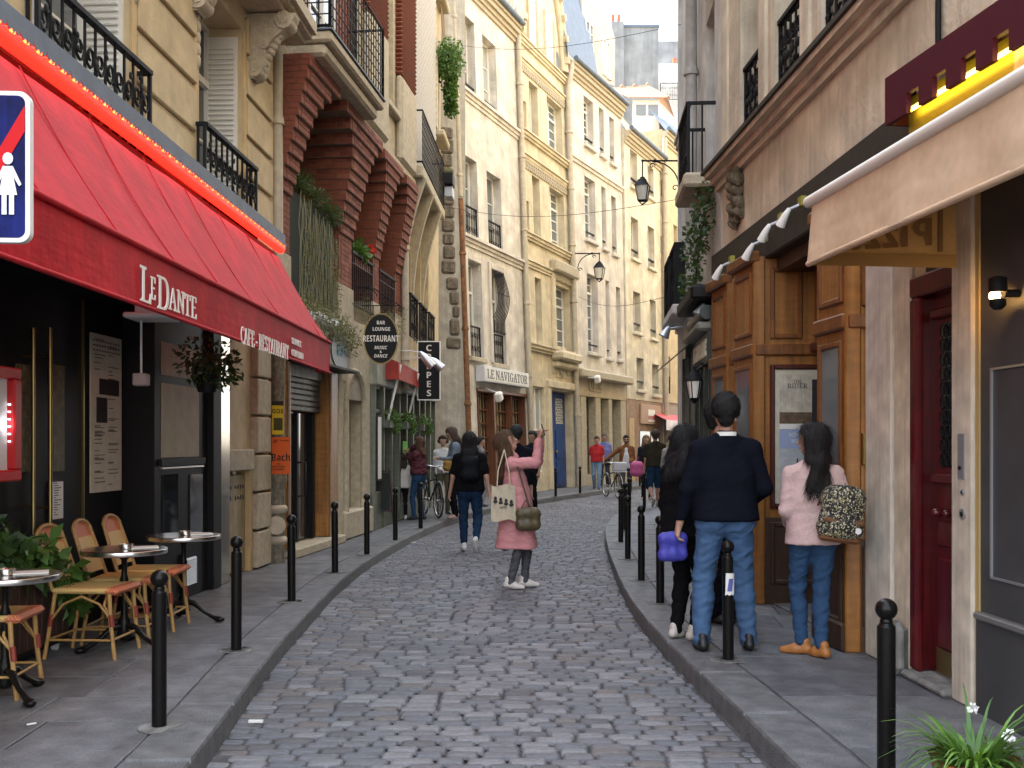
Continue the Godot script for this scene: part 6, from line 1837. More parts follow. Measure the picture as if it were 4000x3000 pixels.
func end_houses() -> void:
	var xf := wall_frame(4.48, 40.05, 6.5, 44.4, 0.012)
	var L := 4.79
	var b := thing("cream_corner_house", "cream plaster house with tall narrow windows past the CYBELE shop", "building", xf)
	var wins := [
		open_at(xf, pa(1578, 1205), pa(1583, 1500), 1700 + 0.4822 * 1636, 0.3), open_at(xf, pa(1720, 1335), pb(1722, 30), 1700 + 0.4822 * 1770, 0.3),
		open_at(xf, pb(1585, 195), pb(1595, 530), 1700 + 0.4822 * 1646, 0.3), open_at(xf, pb(1720, 268), pb(1730, 605), 1700 + 0.4822 * 1776, 0.3),
		open_at(xf, pb(1604, 800), pb(1617, 1130), 1700 + 0.4822 * 1664, 0.3), open_at(xf, pb(1738, 865), pb(1748, 1180), 1700 + 0.4822 * 1790, 0.3),
		open_at(xf, pb(1630, 1338), pb(1640, 1600), 1700 + 0.4822 * 1690, 0.3), open_at(xf, pb(1757, 1390), pb(1765, 1640), 1700 + 0.4822 * 1812, 0.3)]
	var top := hit(xf, pa(1530, 1040).x, pa(1530, 1040).y).y
	var v0 := hit(xf, 2478, 1560).y
	wall(b, "wall", M.yellow_plaster, 0, L, v0, top, wins, 7.0)
	for o in wins:
		window(b, o, 3, 1, 0.0, M.frame_white, M.window_glass)
		sill(b, o, M.yellow_plaster)
		part(b, "guard_bar", M.iron, Vector3(o[0], o[1] + 0.3, -0.1), Vector3(o[2], o[1] + 0.36, -0.02))
	gutter(b, 0, L, top)
	var rf := Acc.new()
	rf.quad(Vector3(0, top, 0.3), Vector3(L, top, 0.3), Vector3(L, top + 1.0, -1.2), Vector3(0, top + 2.0, -1.2))
	mk(b, "roof_wall", rf.done(), M.bare_plaster)
	# ground floor, brown front with a bill board
	part(b, "ground_floor", mat("brown_front", 0.36, 0.22, 0.13, 0.7, "stain", 0.5), Vector3(0, PAV, -0.5), Vector3(L, v0, -0.02))
	part(b, "door_recess", M.cream_warm, Vector3(0.25, PAV, -0.02), Vector3(0.85, 2.6, 0.005))
	part(b, "board", mat("brown_board", 0.4, 0.25, 0.17, 0.7), Vector3(1.6, 2.4, -0.02), Vector3(4.3, v0 - 0.15, 0.06), 0.01)
	part(b, "bill", M.paper_white, Vector3(2.5, 2.5, 0.06), Vector3(3.4, v0 - 0.35, 0.07))
	part(b, "bill_print", mat("bill_red", 0.45, 0.14, 0.12, 0.7), Vector3(2.5, 2.75, 0.07), Vector3(3.4, v0 - 0.75, 0.075))
	part(b, "shop_window", M.window_glass, Vector3(1.6, 0.6, -0.02), Vector3(2.9, 2.1, 0.0))
	part(b, "shop_door", M.window_dim, Vector3(3.1, PAV, -0.02), Vector3(4.3, 2.1, 0.0))  # open doorway: its shade is put in as a dim pane
	var xe := wall_frame(6.52, 44.45, 9.4, 50.5, 0.006)
	var c := thing("corner_tower_house", "cream house with a tiled dormer closing the view down the street", "building", xe)
	var L2 := 6.7
	var ws := [
		open_at(xe, pa(1838, 1350), pa(1845, 1600), 1700 + 0.4822 * 1876, 0.25), open_at(xe, pb(1836, 190), pb(1840, 500), 1700 + 0.4822 * 1882, 0.25), open_at(xe, pb(1848, 710), pb(1858, 1120), 1700 + 0.4822 * 1894, 0.25), open_at(xe, pb(1868, 1330), pb(1878, 1630), 1700 + 0.4822 * 1906, 0.25),
		open_at(xe, pb(1930, 260), pb(1932, 560), 1700 + 0.4822 * 1962, 0.25), open_at(xe, pb(1940, 760), pb(1942, 1150), 1700 + 0.4822 * 1970, 0.25)]
	var t2 := hit(xe, pa(1820, 1030).x, pa(1820, 1030).y).y
	wall(c, "wall", M.cream, 0, L2, 3.4, t2, ws, 8.0)
	for o in ws:
		window(c, o, 3, 1, 0.0, M.frame_white, M.window_glass)
		railing(c, o[0] + 0.01, o[2] - 0.01, o[1] + 0.02, o[1] + 0.75, -0.04, 1)
	gutter(c, 0, L2, t2)
	part(c, "ground_floor", M.dark_shop, Vector3(0, PAV, -0.5), Vector3(L2, 3.4, -0.05))
	var ms := Acc.new()
	ms.quad(Vector3(0, t2, 0.1), Vector3(L2, t2, 0.1), Vector3(L2, t2 + 1.6, -0.8), Vector3(0.6, t2 + 1.2, -0.8))
	mk(c, "mansard", ms.done(), M.zinc)
	drainpipe("cream drainpipe between the two cream houses at the street's end", [xe * Vector3(0, t2 - 0.4, 0.12), xe * Vector3(0, PAV, 0.12)], 0.11, M.pipe_cream)
	# dormer with the clay-tiled roof
	var dm := thing("tiled_dormer", "glazed white dormer under a small clay-tiled roof", "dormer", Transform3D.IDENTITY)
	var Z := 46.5
	var w := func(x, y, dz): return Vector3((pa(x, y).x - 2000) / F * (Z + dz), EYE + (HOR - pa(x, y).y) / F * (Z + dz), -(Z + dz))
	var q0: Vector3 = w.call(1600, 1000, 0.0); var q1: Vector3 = w.call(1815, 1000, 0.0); var q2: Vector3 = w.call(1900, 1000, 2.2)
	var ht: float = w.call(1600, 812, 0.0).y
	var dw := Acc.new()
	dw.quad(q0 - Vector3(0, 1.5, 0), q1 - Vector3(0, 1.5, 0), Vector3(q1.x, ht, q1.z), Vector3(q0.x, ht, q0.z))
	dw.quad(q1 - Vector3(0, 1.5, 0), q2 - Vector3(0, 1.5, 0), Vector3(q2.x, ht, q2.z), Vector3(q1.x, ht, q1.z))
	mk(dm, "walls", dw.done(), M.white_paint)
	for k in 2:
		var a := q0.lerp(q1, 0.12 + 0.46 * k); var e := q0.lerp(q1, 0.5 + 0.46 * k)
		part(dm, "pane", M.window_glass, Vector3(a.x, q0.y + 0.35, a.z + 0.01), Vector3(e.x, ht - 0.2, a.z + 0.03))
	var ridge: float = w.call(1700, 690, 1.0).y
	var ra := Vector3(q0.x - 0.9, ridge, -Z - 1.6); var rb := Vector3(q1.x - 0.35, ridge + 0.05, -Z - 1.4)
	var ea := Vector3(q0.x - 0.2, ht, -Z + 0.35); var eb := Vector3(q1.x + 0.35, ht, -Z + 0.3)
	var tile_m := Acc.new(); tile_m.bev(Vector3.ZERO, Vector3(0.24, 0.05, 0.34), 0.02)
	var tm := tile_m.done()
	var n1 := (eb - ea).cross(ra - ea).normalized()
	if n1.y < 0: n1 = -n1
	for r in 7:
		for k in 9:
			var p := ea.lerp(eb, (k + 0.5) / 9.0).lerp(ra.lerp(rb, (k + 0.5) / 9.0), (r + 0.5) / 7.0)
			var zax := (ea - ra).normalized()
			var bs := Basis(n1.cross(zax).normalized(), n1, zax)
			mk(dm, "roof_tile", tm, M.tile, Transform3D(bs.orthonormalized() * Basis(Vector3.RIGHT, 0.1), p + n1 * 0.02))
	var rs := Acc.new()
	rs.tri(ea, eb, rb); rs.tri(ea, rb, ra)
	var hb := Vector3(q2.x + 0.3, ht, -Z - 2.6)
	rs.tri(eb, hb, rb)
	mk(dm, "roof", rs.done(), M.tile)
	var rd := Acc.new(); rd.tube([ra, rb], 0.09, 8); rd.tube([rb, eb], 0.09, 8)
	for k in 4: rd.ball(ra.lerp(rb, k / 3.0) + Vector3(0, 0.09, 0), Vector3(0.09, 0.12, 0.09), 8, 6)
	mk(dm, "ridge", rd.done(), M.tile)
	# red café awning at the street's end
	var ca := thing("far_red_awning", "scalloped red and white shop awning at the end of the street", "awning", xe)
	var a0 := hit(xe, 2603, 1612, 0.6); var a1 := hit(xe, 2680, 1612, 0.6)
	var lowv := hit(xe, 2603, 1680, 0.6).y
	var A := Acc.new()
	A.quad(Vector3(a0.x, a0.y - 0.3, 0.6), Vector3(a1.x + 1, a0.y - 0.3, 0.6), Vector3(a1.x + 1, a0.y, 0.0), Vector3(a0.x, a0.y, 0.0))
	mk(ca, "canopy", A.done(), mat("far_red", 0.5, 0.04, 0.03, 0.6))
	var V := Acc.new()
	V.quad(Vector3(a0.x, lowv, 0.6), Vector3(a1.x + 1, lowv, 0.6), Vector3(a1.x + 1, a0.y - 0.3, 0.6), Vector3(a0.x, a0.y - 0.3, 0.6))
	mk(ca, "screen", V.done(), mat("far_pale", 0.55, 0.42, 0.33, 0.3, "stain", 0.6))
	# blocks on the skyline
	var k1 := thing("grey_party_wall", "tall blank grey party wall with a chimney beyond the roofs", "building", at(0, 0, 58))
	part(k1, "wall", M.concrete, Vector3(5.95, 0, -6), Vector3(8.2, 1.55 + (HOR - 106) / F * 58, 0))
	part(k1, "chimney_stack", M.concrete, Vector3(5.5, 0, -3), Vector3(6.2, 1.55 + (HOR - 100) / F * 58, 0.6))
	part(k1, "coping", M.zinc, Vector3(5.9, 1.55 + (HOR - 106) / F * 58, -6), Vector3(8.25, 1.7 + (HOR - 106) / F * 58, 0.05))
	for x in [5.62, 5.95]:
		var P := Acc.new(); P.lathe(Vector3(x, 1.55 + (HOR - 100) / F * 58, 0.2), [[0.13, 0], [0.13, 0.1], [0.1, 0.12], [0.09, 0.5], [0.11, 0.52]], 10)
		mk(k1, "chimney_pot", P.done(), M.terracotta)
	var k2 := thing("white_block", "blank whitish end wall with a terracotta chimney on a lower ledge", "building", at(0, 0, 70))
	part(k2, "wall", M.concrete, Vector3(9.4, 0, -6), Vector3(14, 1.55 + (HOR - 160) / F * 70, 0))
	part(k2, "lower_wall", M.pale_plaster, Vector3(9.6, 0, 0), Vector3(14, 1.55 + (HOR - 290) / F * 70, 2.0))
	var P2 := Acc.new(); P2.lathe(Vector3(10.78, 1.55 + (HOR - 290) / F * 70, 1.2), [[0.15, 0], [0.13, 0.6], [0.14, 0.62]], 12)
	mk(k2, "chimney_pot", P2.done(), M.terracotta)
	railing(k2, 9.7, 11.4, 1.55 + (HOR - 395) / F * 68, 1.55 + (HOR - 330) / F * 68, 2.3, 1, "balcony_railing", 0.4)

# ---------------------------------------------------------------- right side
var XR := wall_frame(2.25, 11.1, 2.67, 1.0)
func ur(Z: float) -> float: return (11.1 - Z) * 1.0009

func right_house() -> void:
	var b := thing("stained_house", "stained cream plaster house over the cinema and the pizzeria", "building", XR)
	var L := 10.1
	var ops := []
	for v in [[4.55, 6.7], [7.7, 9.8], [10.7, 12.6]]:
		for Z in [[10.35, 9.65], [9.2, 8.45], [7.98, 7.25], [4.6, 3.7]]:
			ops.append([ur(Z[0]), v[0], ur(Z[1]), v[1], 0.3])
	wall(b, "wall", M.stained_plaster, 0, L, 3.25, 20.0, ops, 7.0)  # unseen upper wall made taller to catch sun and bounce it across
	for o in ops:
		if o[1] > 8: continue
		window(b, o, 3, 2, 0.0, M.frame_white, M.window_glass)
		if o[1] < 5: railing(b, o[0] + 0.01, o[2] - 0.01, 4.57, 5.3, -0.05, 3)
	# flat pilaster strips between the windows
	for Z in [11.0, 9.6, 8.4]:
		part(b, "pilaster", M.stained_plaster, Vector3(ur(Z) - 0.02, 4.55, -0.01), Vector3(ur(Z) + 0.2, 16.0, 0.03), 0.008)
	var A := Acc.new()
	moulding(A, -0.12, ur(6.0), 4.28, [[0.07, 0.05], [0.06, 0.1], [0.05, 0.17]])
	mk(b, "string_course", A.done(), M.stained_plaster)
	part(b, "lead_flashing", M.beam, Vector3(-0.15, 4.46, -0.02), Vector3(ur(6.0), 4.5, 0.2))
	var S := Acc.new()
	moulding(S, ur(5.35), L, 4.5, [[0.08, 0.06], [0.1, 0.14], [0.05, 0.2]])
	mk(b, "window_ledge", S.done(), M.stained_plaster)
	# carved corbel
	var C := Acc.new()
	var g := RandomNumberGenerator.new(); g.seed = 8
	for i in 30:
		var t := g.randf()
		C.ball(Vector3(ur(10.35) + g.randf_range(-0.13, 0.13), 3.78 + 0.5 * t, 0.02 + 0.05 * t), Vector3(g.randf_range(0.03, 0.07), g.randf_range(0.05, 0.11), g.randf_range(0.04, 0.09)), 8, 6, Basis(Vector3.BACK, g.randf()))
	mk(b, "carved_corbel", C.done(), mat("dark_carving", 0.2, 0.16, 0.1, 0.9, "dirty", 3.0))
	part(b, "beam", M.beam, Vector3(-0.25, 3.22, -0.1), Vector3(ur(6.1), 3.62, 0.06), 0.015)
	# ground floor between cinema and pizzeria
	var d0 := hit(XR, 3543, 1900).x; var d1 := hit(XR, 3714, 1900).x; var p2 := hit(XR, 3809, 1900).x
	part(b, "stone_pier", mat("pier_paint", 0.72, 0.65, 0.54, 0.7, "stain", 0.9), Vector3(ur(7.1), PAV, -0.4), Vector3(d0 - 0.25, 3.25, 0.0), 0.012)
	part(b, "stone_pier", mat("pier_paint_warm", 0.72, 0.61, 0.45, 0.7, "stain", 0.9), Vector3(d0 - 0.25, PAV, -0.4), Vector3(d0, 3.25, -0.02), 0.012)
	part(b, "stone_pier", mat("pier_paint_two", 0.71, 0.63, 0.5, 0.7, "stain", 0.9), Vector3(d1, PAV, -0.4), Vector3(p2 - 0.04, 3.25, 0.0), 0.012)
	part(b, "wheel_guard", M.cement, Vector3(d0 - 0.2, PAV, -0.02), Vector3(d0 + 0.02, 0.45, 0.1), 0.05)
	part(b, "threshold", M.cement, Vector3(d0, PAV, -0.4), Vector3(d1, 0.17, 0.05), 0.02)
	part(b, "pier_edge", mat("edge_yellow", 0.42, 0.3, 0.12, 0.7), Vector3(p2 - 0.04, PAV, -0.4), Vector3(p2, 3.25, -0.02))
	part(b, "fanlight", M.dark_glass, Vector3(d0, 2.5, -0.4), Vector3(d1, 3.25, -0.3))
	part(b, "transom_post", M.cream, Vector3(d0, 2.45, -0.3), Vector3(d0 + 0.15, 3.25, -0.05))
	# red door
	var fr := part(b, "door_frame", M.red_door, Vector3(d0, 0.17, -0.22), Vector3(d0 + 0.1, 2.45, -0.012), 0.015)
	part(b, "door_frame", M.red_door, Vector3(d0, 2.45, -0.24), Vector3(d1, 2.58, -0.01), 0.015)
	part(b, "door_frame_bead", M.red_door, Vector3(d0 + 0.1, 0.17, -0.05), Vector3(d0 + 0.115, 2.45, -0.02), 0.006)
	var dl := part(b, "door_leaf", M.red_door, Vector3(d0 + 0.1, 0.19, -0.15), Vector3(d1, 2.45, -0.1))
	var ox: float = dl.position.x; var oy: float = dl.position.y
	var put := func(called, m, u0, v0, u1, v1, z0, z1):
		var bm := Acc.new(); bm.bev(Vector3.ZERO, Vector3(u1 - u0, v1 - v0, z1 - z0), 0.01)
		return mk(dl, called, bm.done(), m, tx((u0 + u1) * 0.5 - ox, (v0 + v1) * 0.5 - oy, (z0 + z1) * 0.5 + 0.275))
	put.call("door_panel", M.red_door, d0 + 0.24, 0.95, d1, 1.1, -0.25, -0.23)
	put.call("door_panel", M.red_door, d0 + 0.24, 0.35, d1, 0.88, -0.25, -0.232)
	put.call("moulding", M.red_door, d0 + 0.2, 1.32, d1, 1.38, -0.25, -0.21)
	put.call("moulding", M.red_door, d0 + 0.18, 2.3, d1, 2.36, -0.25, -0.21)
	put.call("grille_glass", M.dark_glass, d0 + 0.26, 1.42, d1, 2.27, -0.25, -0.245)
	put.call("kick_plate", M.brass, d0 + 0.2, 0.19, d1, 0.34, -0.25, -0.24)
	var gr := Acc.new()
	for i in 6:
		for j in 10:
			var p := []
			for k in 9: p.append(Vector3(d0 + 0.3 + i * 0.07 + cos(TAU * k / 8.0) * 0.03 - ox, 1.46 + j * 0.085 + sin(TAU * k / 8.0) * 0.038 - oy, 0.04))
			gr.tube(p, 0.005, 4, false)
	mk(dl, "iron_grille", gr.done(), M.iron)
	var kb := Acc.new(); kb.ball(Vector3(d0 + 0.3 - ox, 1.15 - oy, 0.07), Vector3(0.03, 0.03, 0.04), 10, 6); kb.ball(Vector3(d0 + 0.4 - ox, 1.15 - oy, 0.06), Vector3(0.025, 0.025, 0.03), 10, 6)
	mk(dl, "knob", kb.done(), M.red_door)
	# entry panels
	var q0 := hit(XR, 3358, 1815, 0.01); var q1 := hit(XR, 3377, 1692, 0.01)
	var ic := thing("entry_keypad", "brass entry keypad on the cream pier beside the cinema", "keypad", XR * tx(q0.x, q0.y, 0.0))
	part(ic, "plate", M.brass, Vector3(0, 0, 0), Vector3(q1.x - q0.x, q1.y - q0.y, 0.02), 0.004)
	for k in 5: part(ic, "button", M.black_panel, Vector3(0.02, 0.03 + k * 0.03, 0.02), Vector3(0.045, 0.05 + k * 0.03, 0.024))
	var r0 := hit(XR, 3739, 1869, 0.01); var r1 := hit(XR, 3763, 1694, 0.01)
	var ip := thing("intercom_plate", "narrow steel intercom plate on the pier right of the red door", "intercom", XR * tx(r0.x, r0.y, 0.0))
	part(ip, "plate", M.grey_metal, Vector3.ZERO, Vector3(r1.x - r0.x, r1.y - r0.y, 0.008))
	var bt := Acc.new(); bt.ball(Vector3((r1.x - r0.x) * 0.4, 0.06, 0.012), Vector3(0.012, 0.012, 0.01), 10, 6)
	mk(ip, "button", bt.done(), M.black_panel)
	for y in [[1924.0, 0.016, "small round lock below the intercom plate"], [2008.0, 0.03, "large round steel lock plate low on the pier"]]:
		var h := hit(XR, 3757, y[0], 0.01)
		var lk := thing("lock_plate", y[2], "lock", XR * tx(h.x, h.y, 0.0))
		var A3 := Acc.new(); A3.tube([Vector3(0, 0, -0.005), Vector3(0, 0, 0.012)], y[1], 18)
		mk(lk, "ring", A3.done(), M.grey_metal)
		var A4 := Acc.new(); A4.tube([Vector3(0, 0, 0.01), Vector3(0, 0, 0.014)], y[1] * 0.5, 12)
		mk(lk, "keyhole", A4.done(), M.black_panel)
	# grey shop, pizzeria
	var sp := thing("grey_shop_front", "dark grey panelled shop front right of the red door", "shop front", XR)
	var G := p2
	part(sp, "panel_wall", M.grey_shop, Vector3(G, PAV, -0.4), Vector3(L, 3.25, -0.03))
	part(sp, "plinth", M.grey_shop, Vector3(G, PAV, -0.1), Vector3(L, 0.62, -0.005))
	part(sp, "dado_rail", mat("grey_light", 0.14, 0.14, 0.135, 0.4), Vector3(G, 0.62, -0.05), Vector3(L, 0.66, 0.015), 0.01)
	for k in 3:
		var u0 := G + 0.12 + k * 0.75; var u1 := u0 + 0.58
		for f in [[u0, 0.85, u0 + 0.012, 1.95], [u1, 0.85, u1 + 0.012, 1.95], [u0, 1.94, u1, 1.952], [u0, 0.85, u1, 0.862]]:
			part(sp, "bead", mat("bead_gold_%d" % k, 0.3, 0.27, 0.2, 0.4) if f[0] == u0 and f[3] > 1.95 else M.grey_metal, Vector3(f[0], f[1], -0.03), Vector3(f[2], f[3], -0.018))
	var lh := hit(XR, 3882, 1146, 0.1)
	var wl := thing("wall_light", "small lit brass wall light on the dark grey shop front", "lamp", XR * tx(lh.x, lh.y, 0.05))
	var WB := Acc.new(); WB.tube([Vector3(0, 0, 0), Vector3(0, 0, -0.08)], 0.02, 8); WB.lathe(Vector3(0, 0.005, 0.03), [[0.045, 0.0], [0.045, 0.07], [0.02, 0.08]], 14); WB.lathe(Vector3(0, -0.08, 0.03), [[0.02, 0], [0.04, 0.02], [0.04, 0.05]], 14)
	mk(wl, "fitting", WB.done(), M.black_panel)
	var bb := Acc.new(); bb.ball(Vector3(0, -0.012, 0.045), Vector3.ONE * 0.028, 12, 8)
	mk(wl, "bulb", bb.done(), M.bulb)
	var om := OmniLight3D.new(); om.name = "bulb_light"; om.position = Vector3(0, -0.012, 0.045); om.light_energy = 0.05; om.light_color = Color(1, 0.75, 0.42); om.light_size = 0.025; om.shadow_enabled = true
	wl.add_child(om)
	# bordeaux sign with lit notches
	var XP := wall_frame(2.40, 6.15, 2.78, 3.6)
	var bs := thing("notched_sign", "dark red notched sign band lit by yellow tubes over the pizzeria", "sign", XP)
	var pl := PackedVector2Array([Vector2(0, 3.72), Vector2(0, 3.44)])
	var n := 9
	for k in n:
		var u := 0.22 + k * 0.27
		pl.append(Vector2(u, 3.44)); pl.append(Vector2(u, 3.55)); pl.append(Vector2(u + 0.13, 3.55)); pl.append(Vector2(u + 0.13, 3.44))
	pl.append(Vector2(2.6, 3.44)); pl.append(Vector2(2.6, 3.72))
	var B1 := Acc.new(); B1.prism(pl, 0.16, 0.19)
	mk(bs, "band", B1.done(), M.bordeaux)
	part(bs, "back_board", M.ochre_paint, Vector3(0, 3.3, 0.0), Vector3(2.6, 3.6, 0.05))
	part(bs, "top", M.bordeaux, Vector3(0, 3.7, 0.0), Vector3(2.6, 3.72, 0.16))
	part(bs, "end", M.bordeaux, Vector3(-0.02, 3.44, 0.0), Vector3(0, 3.72, 0.19))
	var TB := Acc.new(); TB.tube([Vector3(0.1, 3.5, 0.1), Vector3(2.55, 3.5, 0.1)], 0.014, 8)
	mk(bs, "yellow_tube", TB.done(), M.tube_yellow)
	var ya := AreaLight3D.new()
	ya.name = "tube_light"; ya.area_size = Vector2(2.4, 0.03); ya.light_color = Color(1, 0.8, 0.3); ya.light_energy = 0.12; ya.shadow_enabled = true; ya.area_range = 8.0
	ya.transform = Transform3D(Basis(Vector3.RIGHT, 0.9), Vector3(1.3, 3.48, 0.1))
	bs.add_child(ya)
	part(bs, "lower_beam", M.beam, Vector3(-0.05, 3.0, -0.05), Vector3(2.6, 3.3, 0.04))
	var nm := hit(XR, 3564, 372, 0.01); var nm1 := hit(XR, 3601, 300, 0.01)
	var np := thing("house_number", "blue enamel house number plate 19 beside the notched sign", "number plate", XR * tx(nm.x, nm.y, 0.0))
	part(np, "plate", M.sign_white, Vector3.ZERO, Vector3(nm1.x - nm.x, 0.13, 0.012))
	part(np, "blue_field", mat("enamel_blue", 0.06, 0.09, 0.25, 0.3), Vector3(0.012, 0.012, 0.012), Vector3(nm1.x - nm.x - 0.012, 0.118, 0.014))
	text(np, "19", 0.075, M.sign_white, tx((nm1.x - nm.x) * 0.5, 0.065, 0.015), "serif", 0.8, true, 0.002)
	var cb := thing("cable_pipe", "thin black cable pipe running up the stained wall", "pipe", XR * tx(hit(XR, 3685, 200, 0.0).x, 0, 0.03))
	var CB := Acc.new(); CB.tube([Vector3(0, 3.72, 0), Vector3(0, 9.0, 0)], 0.018, 8)
	mk(cb, "tube", CB.done(), M.iron)
	# pizzeria awning
	var XW := wall_frame(1.75, 6.04, 2.10, 2.8)
	var aw := thing("pizzeria_awning", "beige pizzeria awning with a white front bar and ochre side flap", "awning", XW)
	var V := Acc.new()
	var rows := []
	for r in 9:
		var row := []
		for k in 41:
			var s := k / 40.0
			var t := r / 8.0
			row.append(Vector3(3.25 * s, lerpf(2.6, 2.96, t), (0.014 * sin(s * 19.0 + 1.2) + 0.01 * sin(s * 43.0)) * (1 - t) + 0.02 * (1 - t)))
		rows.append(row)
	V.grid(rows, false, false)
	mk(aw, "front_valance", V.done(), M.beige_cloth)
	var hb := Acc.new(); hb.tube([Vector3(-0.01, 2.605, 0.02), Vector3(3.25, 2.605, 0.02)], 0.018, 8)
	mk(aw, "hem", hb.done(), M.beige_cloth)
	var fb := Acc.new(); fb.tube([Vector3(-0.06, 2.975, 0.0), Vector3(3.25, 2.975, 0.0)], 0.034, 12)
	mk(aw, "front_bar", fb.done(), mat("bar_white", 0.7, 0.66, 0.58, 0.35))
	var cp := Acc.new()
	cp.quad(Vector3(0, 2.96, 0), Vector3(3.25, 2.96, 0), Vector3(3.25, 3.22, -0.72), Vector3(0, 3.22, -0.78))
	mk(aw, "canopy", cp.done(), M.ochre_cloth)
	var sf := Acc.new()
	sf.quad(Vector3(0.0, 2.6, 0.0), Vector3(0.39, 2.53, -0.78), Vector3(0.39, 3.22, -0.78), Vector3(0.0, 2.96, 0))
	mk(aw, "side_flap", sf.done(), M.ochre_cloth)
	var hm := Acc.new(); hm.quad(Vector3(0.008, 2.595, 0.0), Vector3(0.398, 2.525, -0.78), Vector3(0.398, 2.6, -0.78), Vector3(0.008, 2.67, 0))
	mk(aw, "flap_hem", hm.done(), mat("ochre_dark", 0.26, 0.16, 0.05, 0.8))
	# the word stands on the far face of the flap and shows through, so it reads backwards from here
	var word := text(aw, "Pizza", 0.15, M.brown_print, Transform3D(Basis(Vector3(0, 0, 1), Vector3(0, 1, 0), Vector3(-1, 0, 0)), Vector3(0.2, 2.74, -0.36)), "sans", 1.0, true, 0.002)
	word.transform.basis = Basis(Vector3(-0.4, 0, 0.8).normalized(), Vector3.UP, Vector3(0.8, 0, 0.4).normalized())
	part(aw, "flap_stripe", M.brown_print, Vector3(0.315, 2.63, -0.625), Vector3(0.321, 3.08, -0.6))
	for u in [0.1, 2.9]:
		var R := Acc.new(); R.tube([Vector3(u, 3.15, -0.75), Vector3(u + 0.25, 2.93, -0.03)], 0.016, 8)
		mk(aw, "arm", R.done(), M.grey_metal)
	# spot lamps along the beam
	for q in [[2812, 1065, "far end"], [2932, 985, "second from the far end"], [2996, 912, "third from the far end"], [3072, 852, "near the awning"]]:
		var h := hit(XR, q[0], q[1], 0.2)
		var lp := thing("beam_lamp", "white reflector lamp on the dark beam, " + q[2], "lamp", XR * tx(h.x, h.y, 0.2) * Transform3D(Basis.from_scale(Vector3.ONE * 0.75), Vector3.ZERO), "reflector lamps along the dark beam")
		part(lp, "bracket", M.ochre_paint, Vector3(0.06, 0.1, -0.16), Vector3(0.17, 0.2, -0.1))
		var R := Acc.new(); R.tube([Vector3(0.1, 0.12, -0.12), Vector3(0.04, 0.07, 0)], 0.02, 6)
		mk(lp, "joint", R.done(), M.grey_metal)
		var H := Acc.new(); H.tube([Vector3(0.05, 0.09, -0.02), Vector3(0.02, 0.02, 0.02), Vector3(-0.05, -0.07, 0.05)], [0.025, 0.04, 0.055], 8)
		mk(lp, "shade", H.done(), M.white_paint)

# ---------------------------------------------------------------- cinema front in panelled wood
func framed(b: Node3D, u0: float, v0: float, u1: float, v1: float, z: float, m: Material, inner: Material, called: String) -> void:
	var f := 0.045
	for q in [[u0, v0, u0 + f, v1], [u1 - f, v0, u1, v1], [u0 + f, v0, u1 - f, v0 + f], [u0 + f, v1 - f, u1 - f, v1]]:
		part(b, "moulding", m, Vector3(q[0], q[1], z - 0.01), Vector3(q[2], q[3], z + 0.025), 0.01)
	part(b, called, inner, Vector3(u0 + f, v0 + f, z - 0.01), Vector3(u1 - f, v1 - f, z + 0.006))

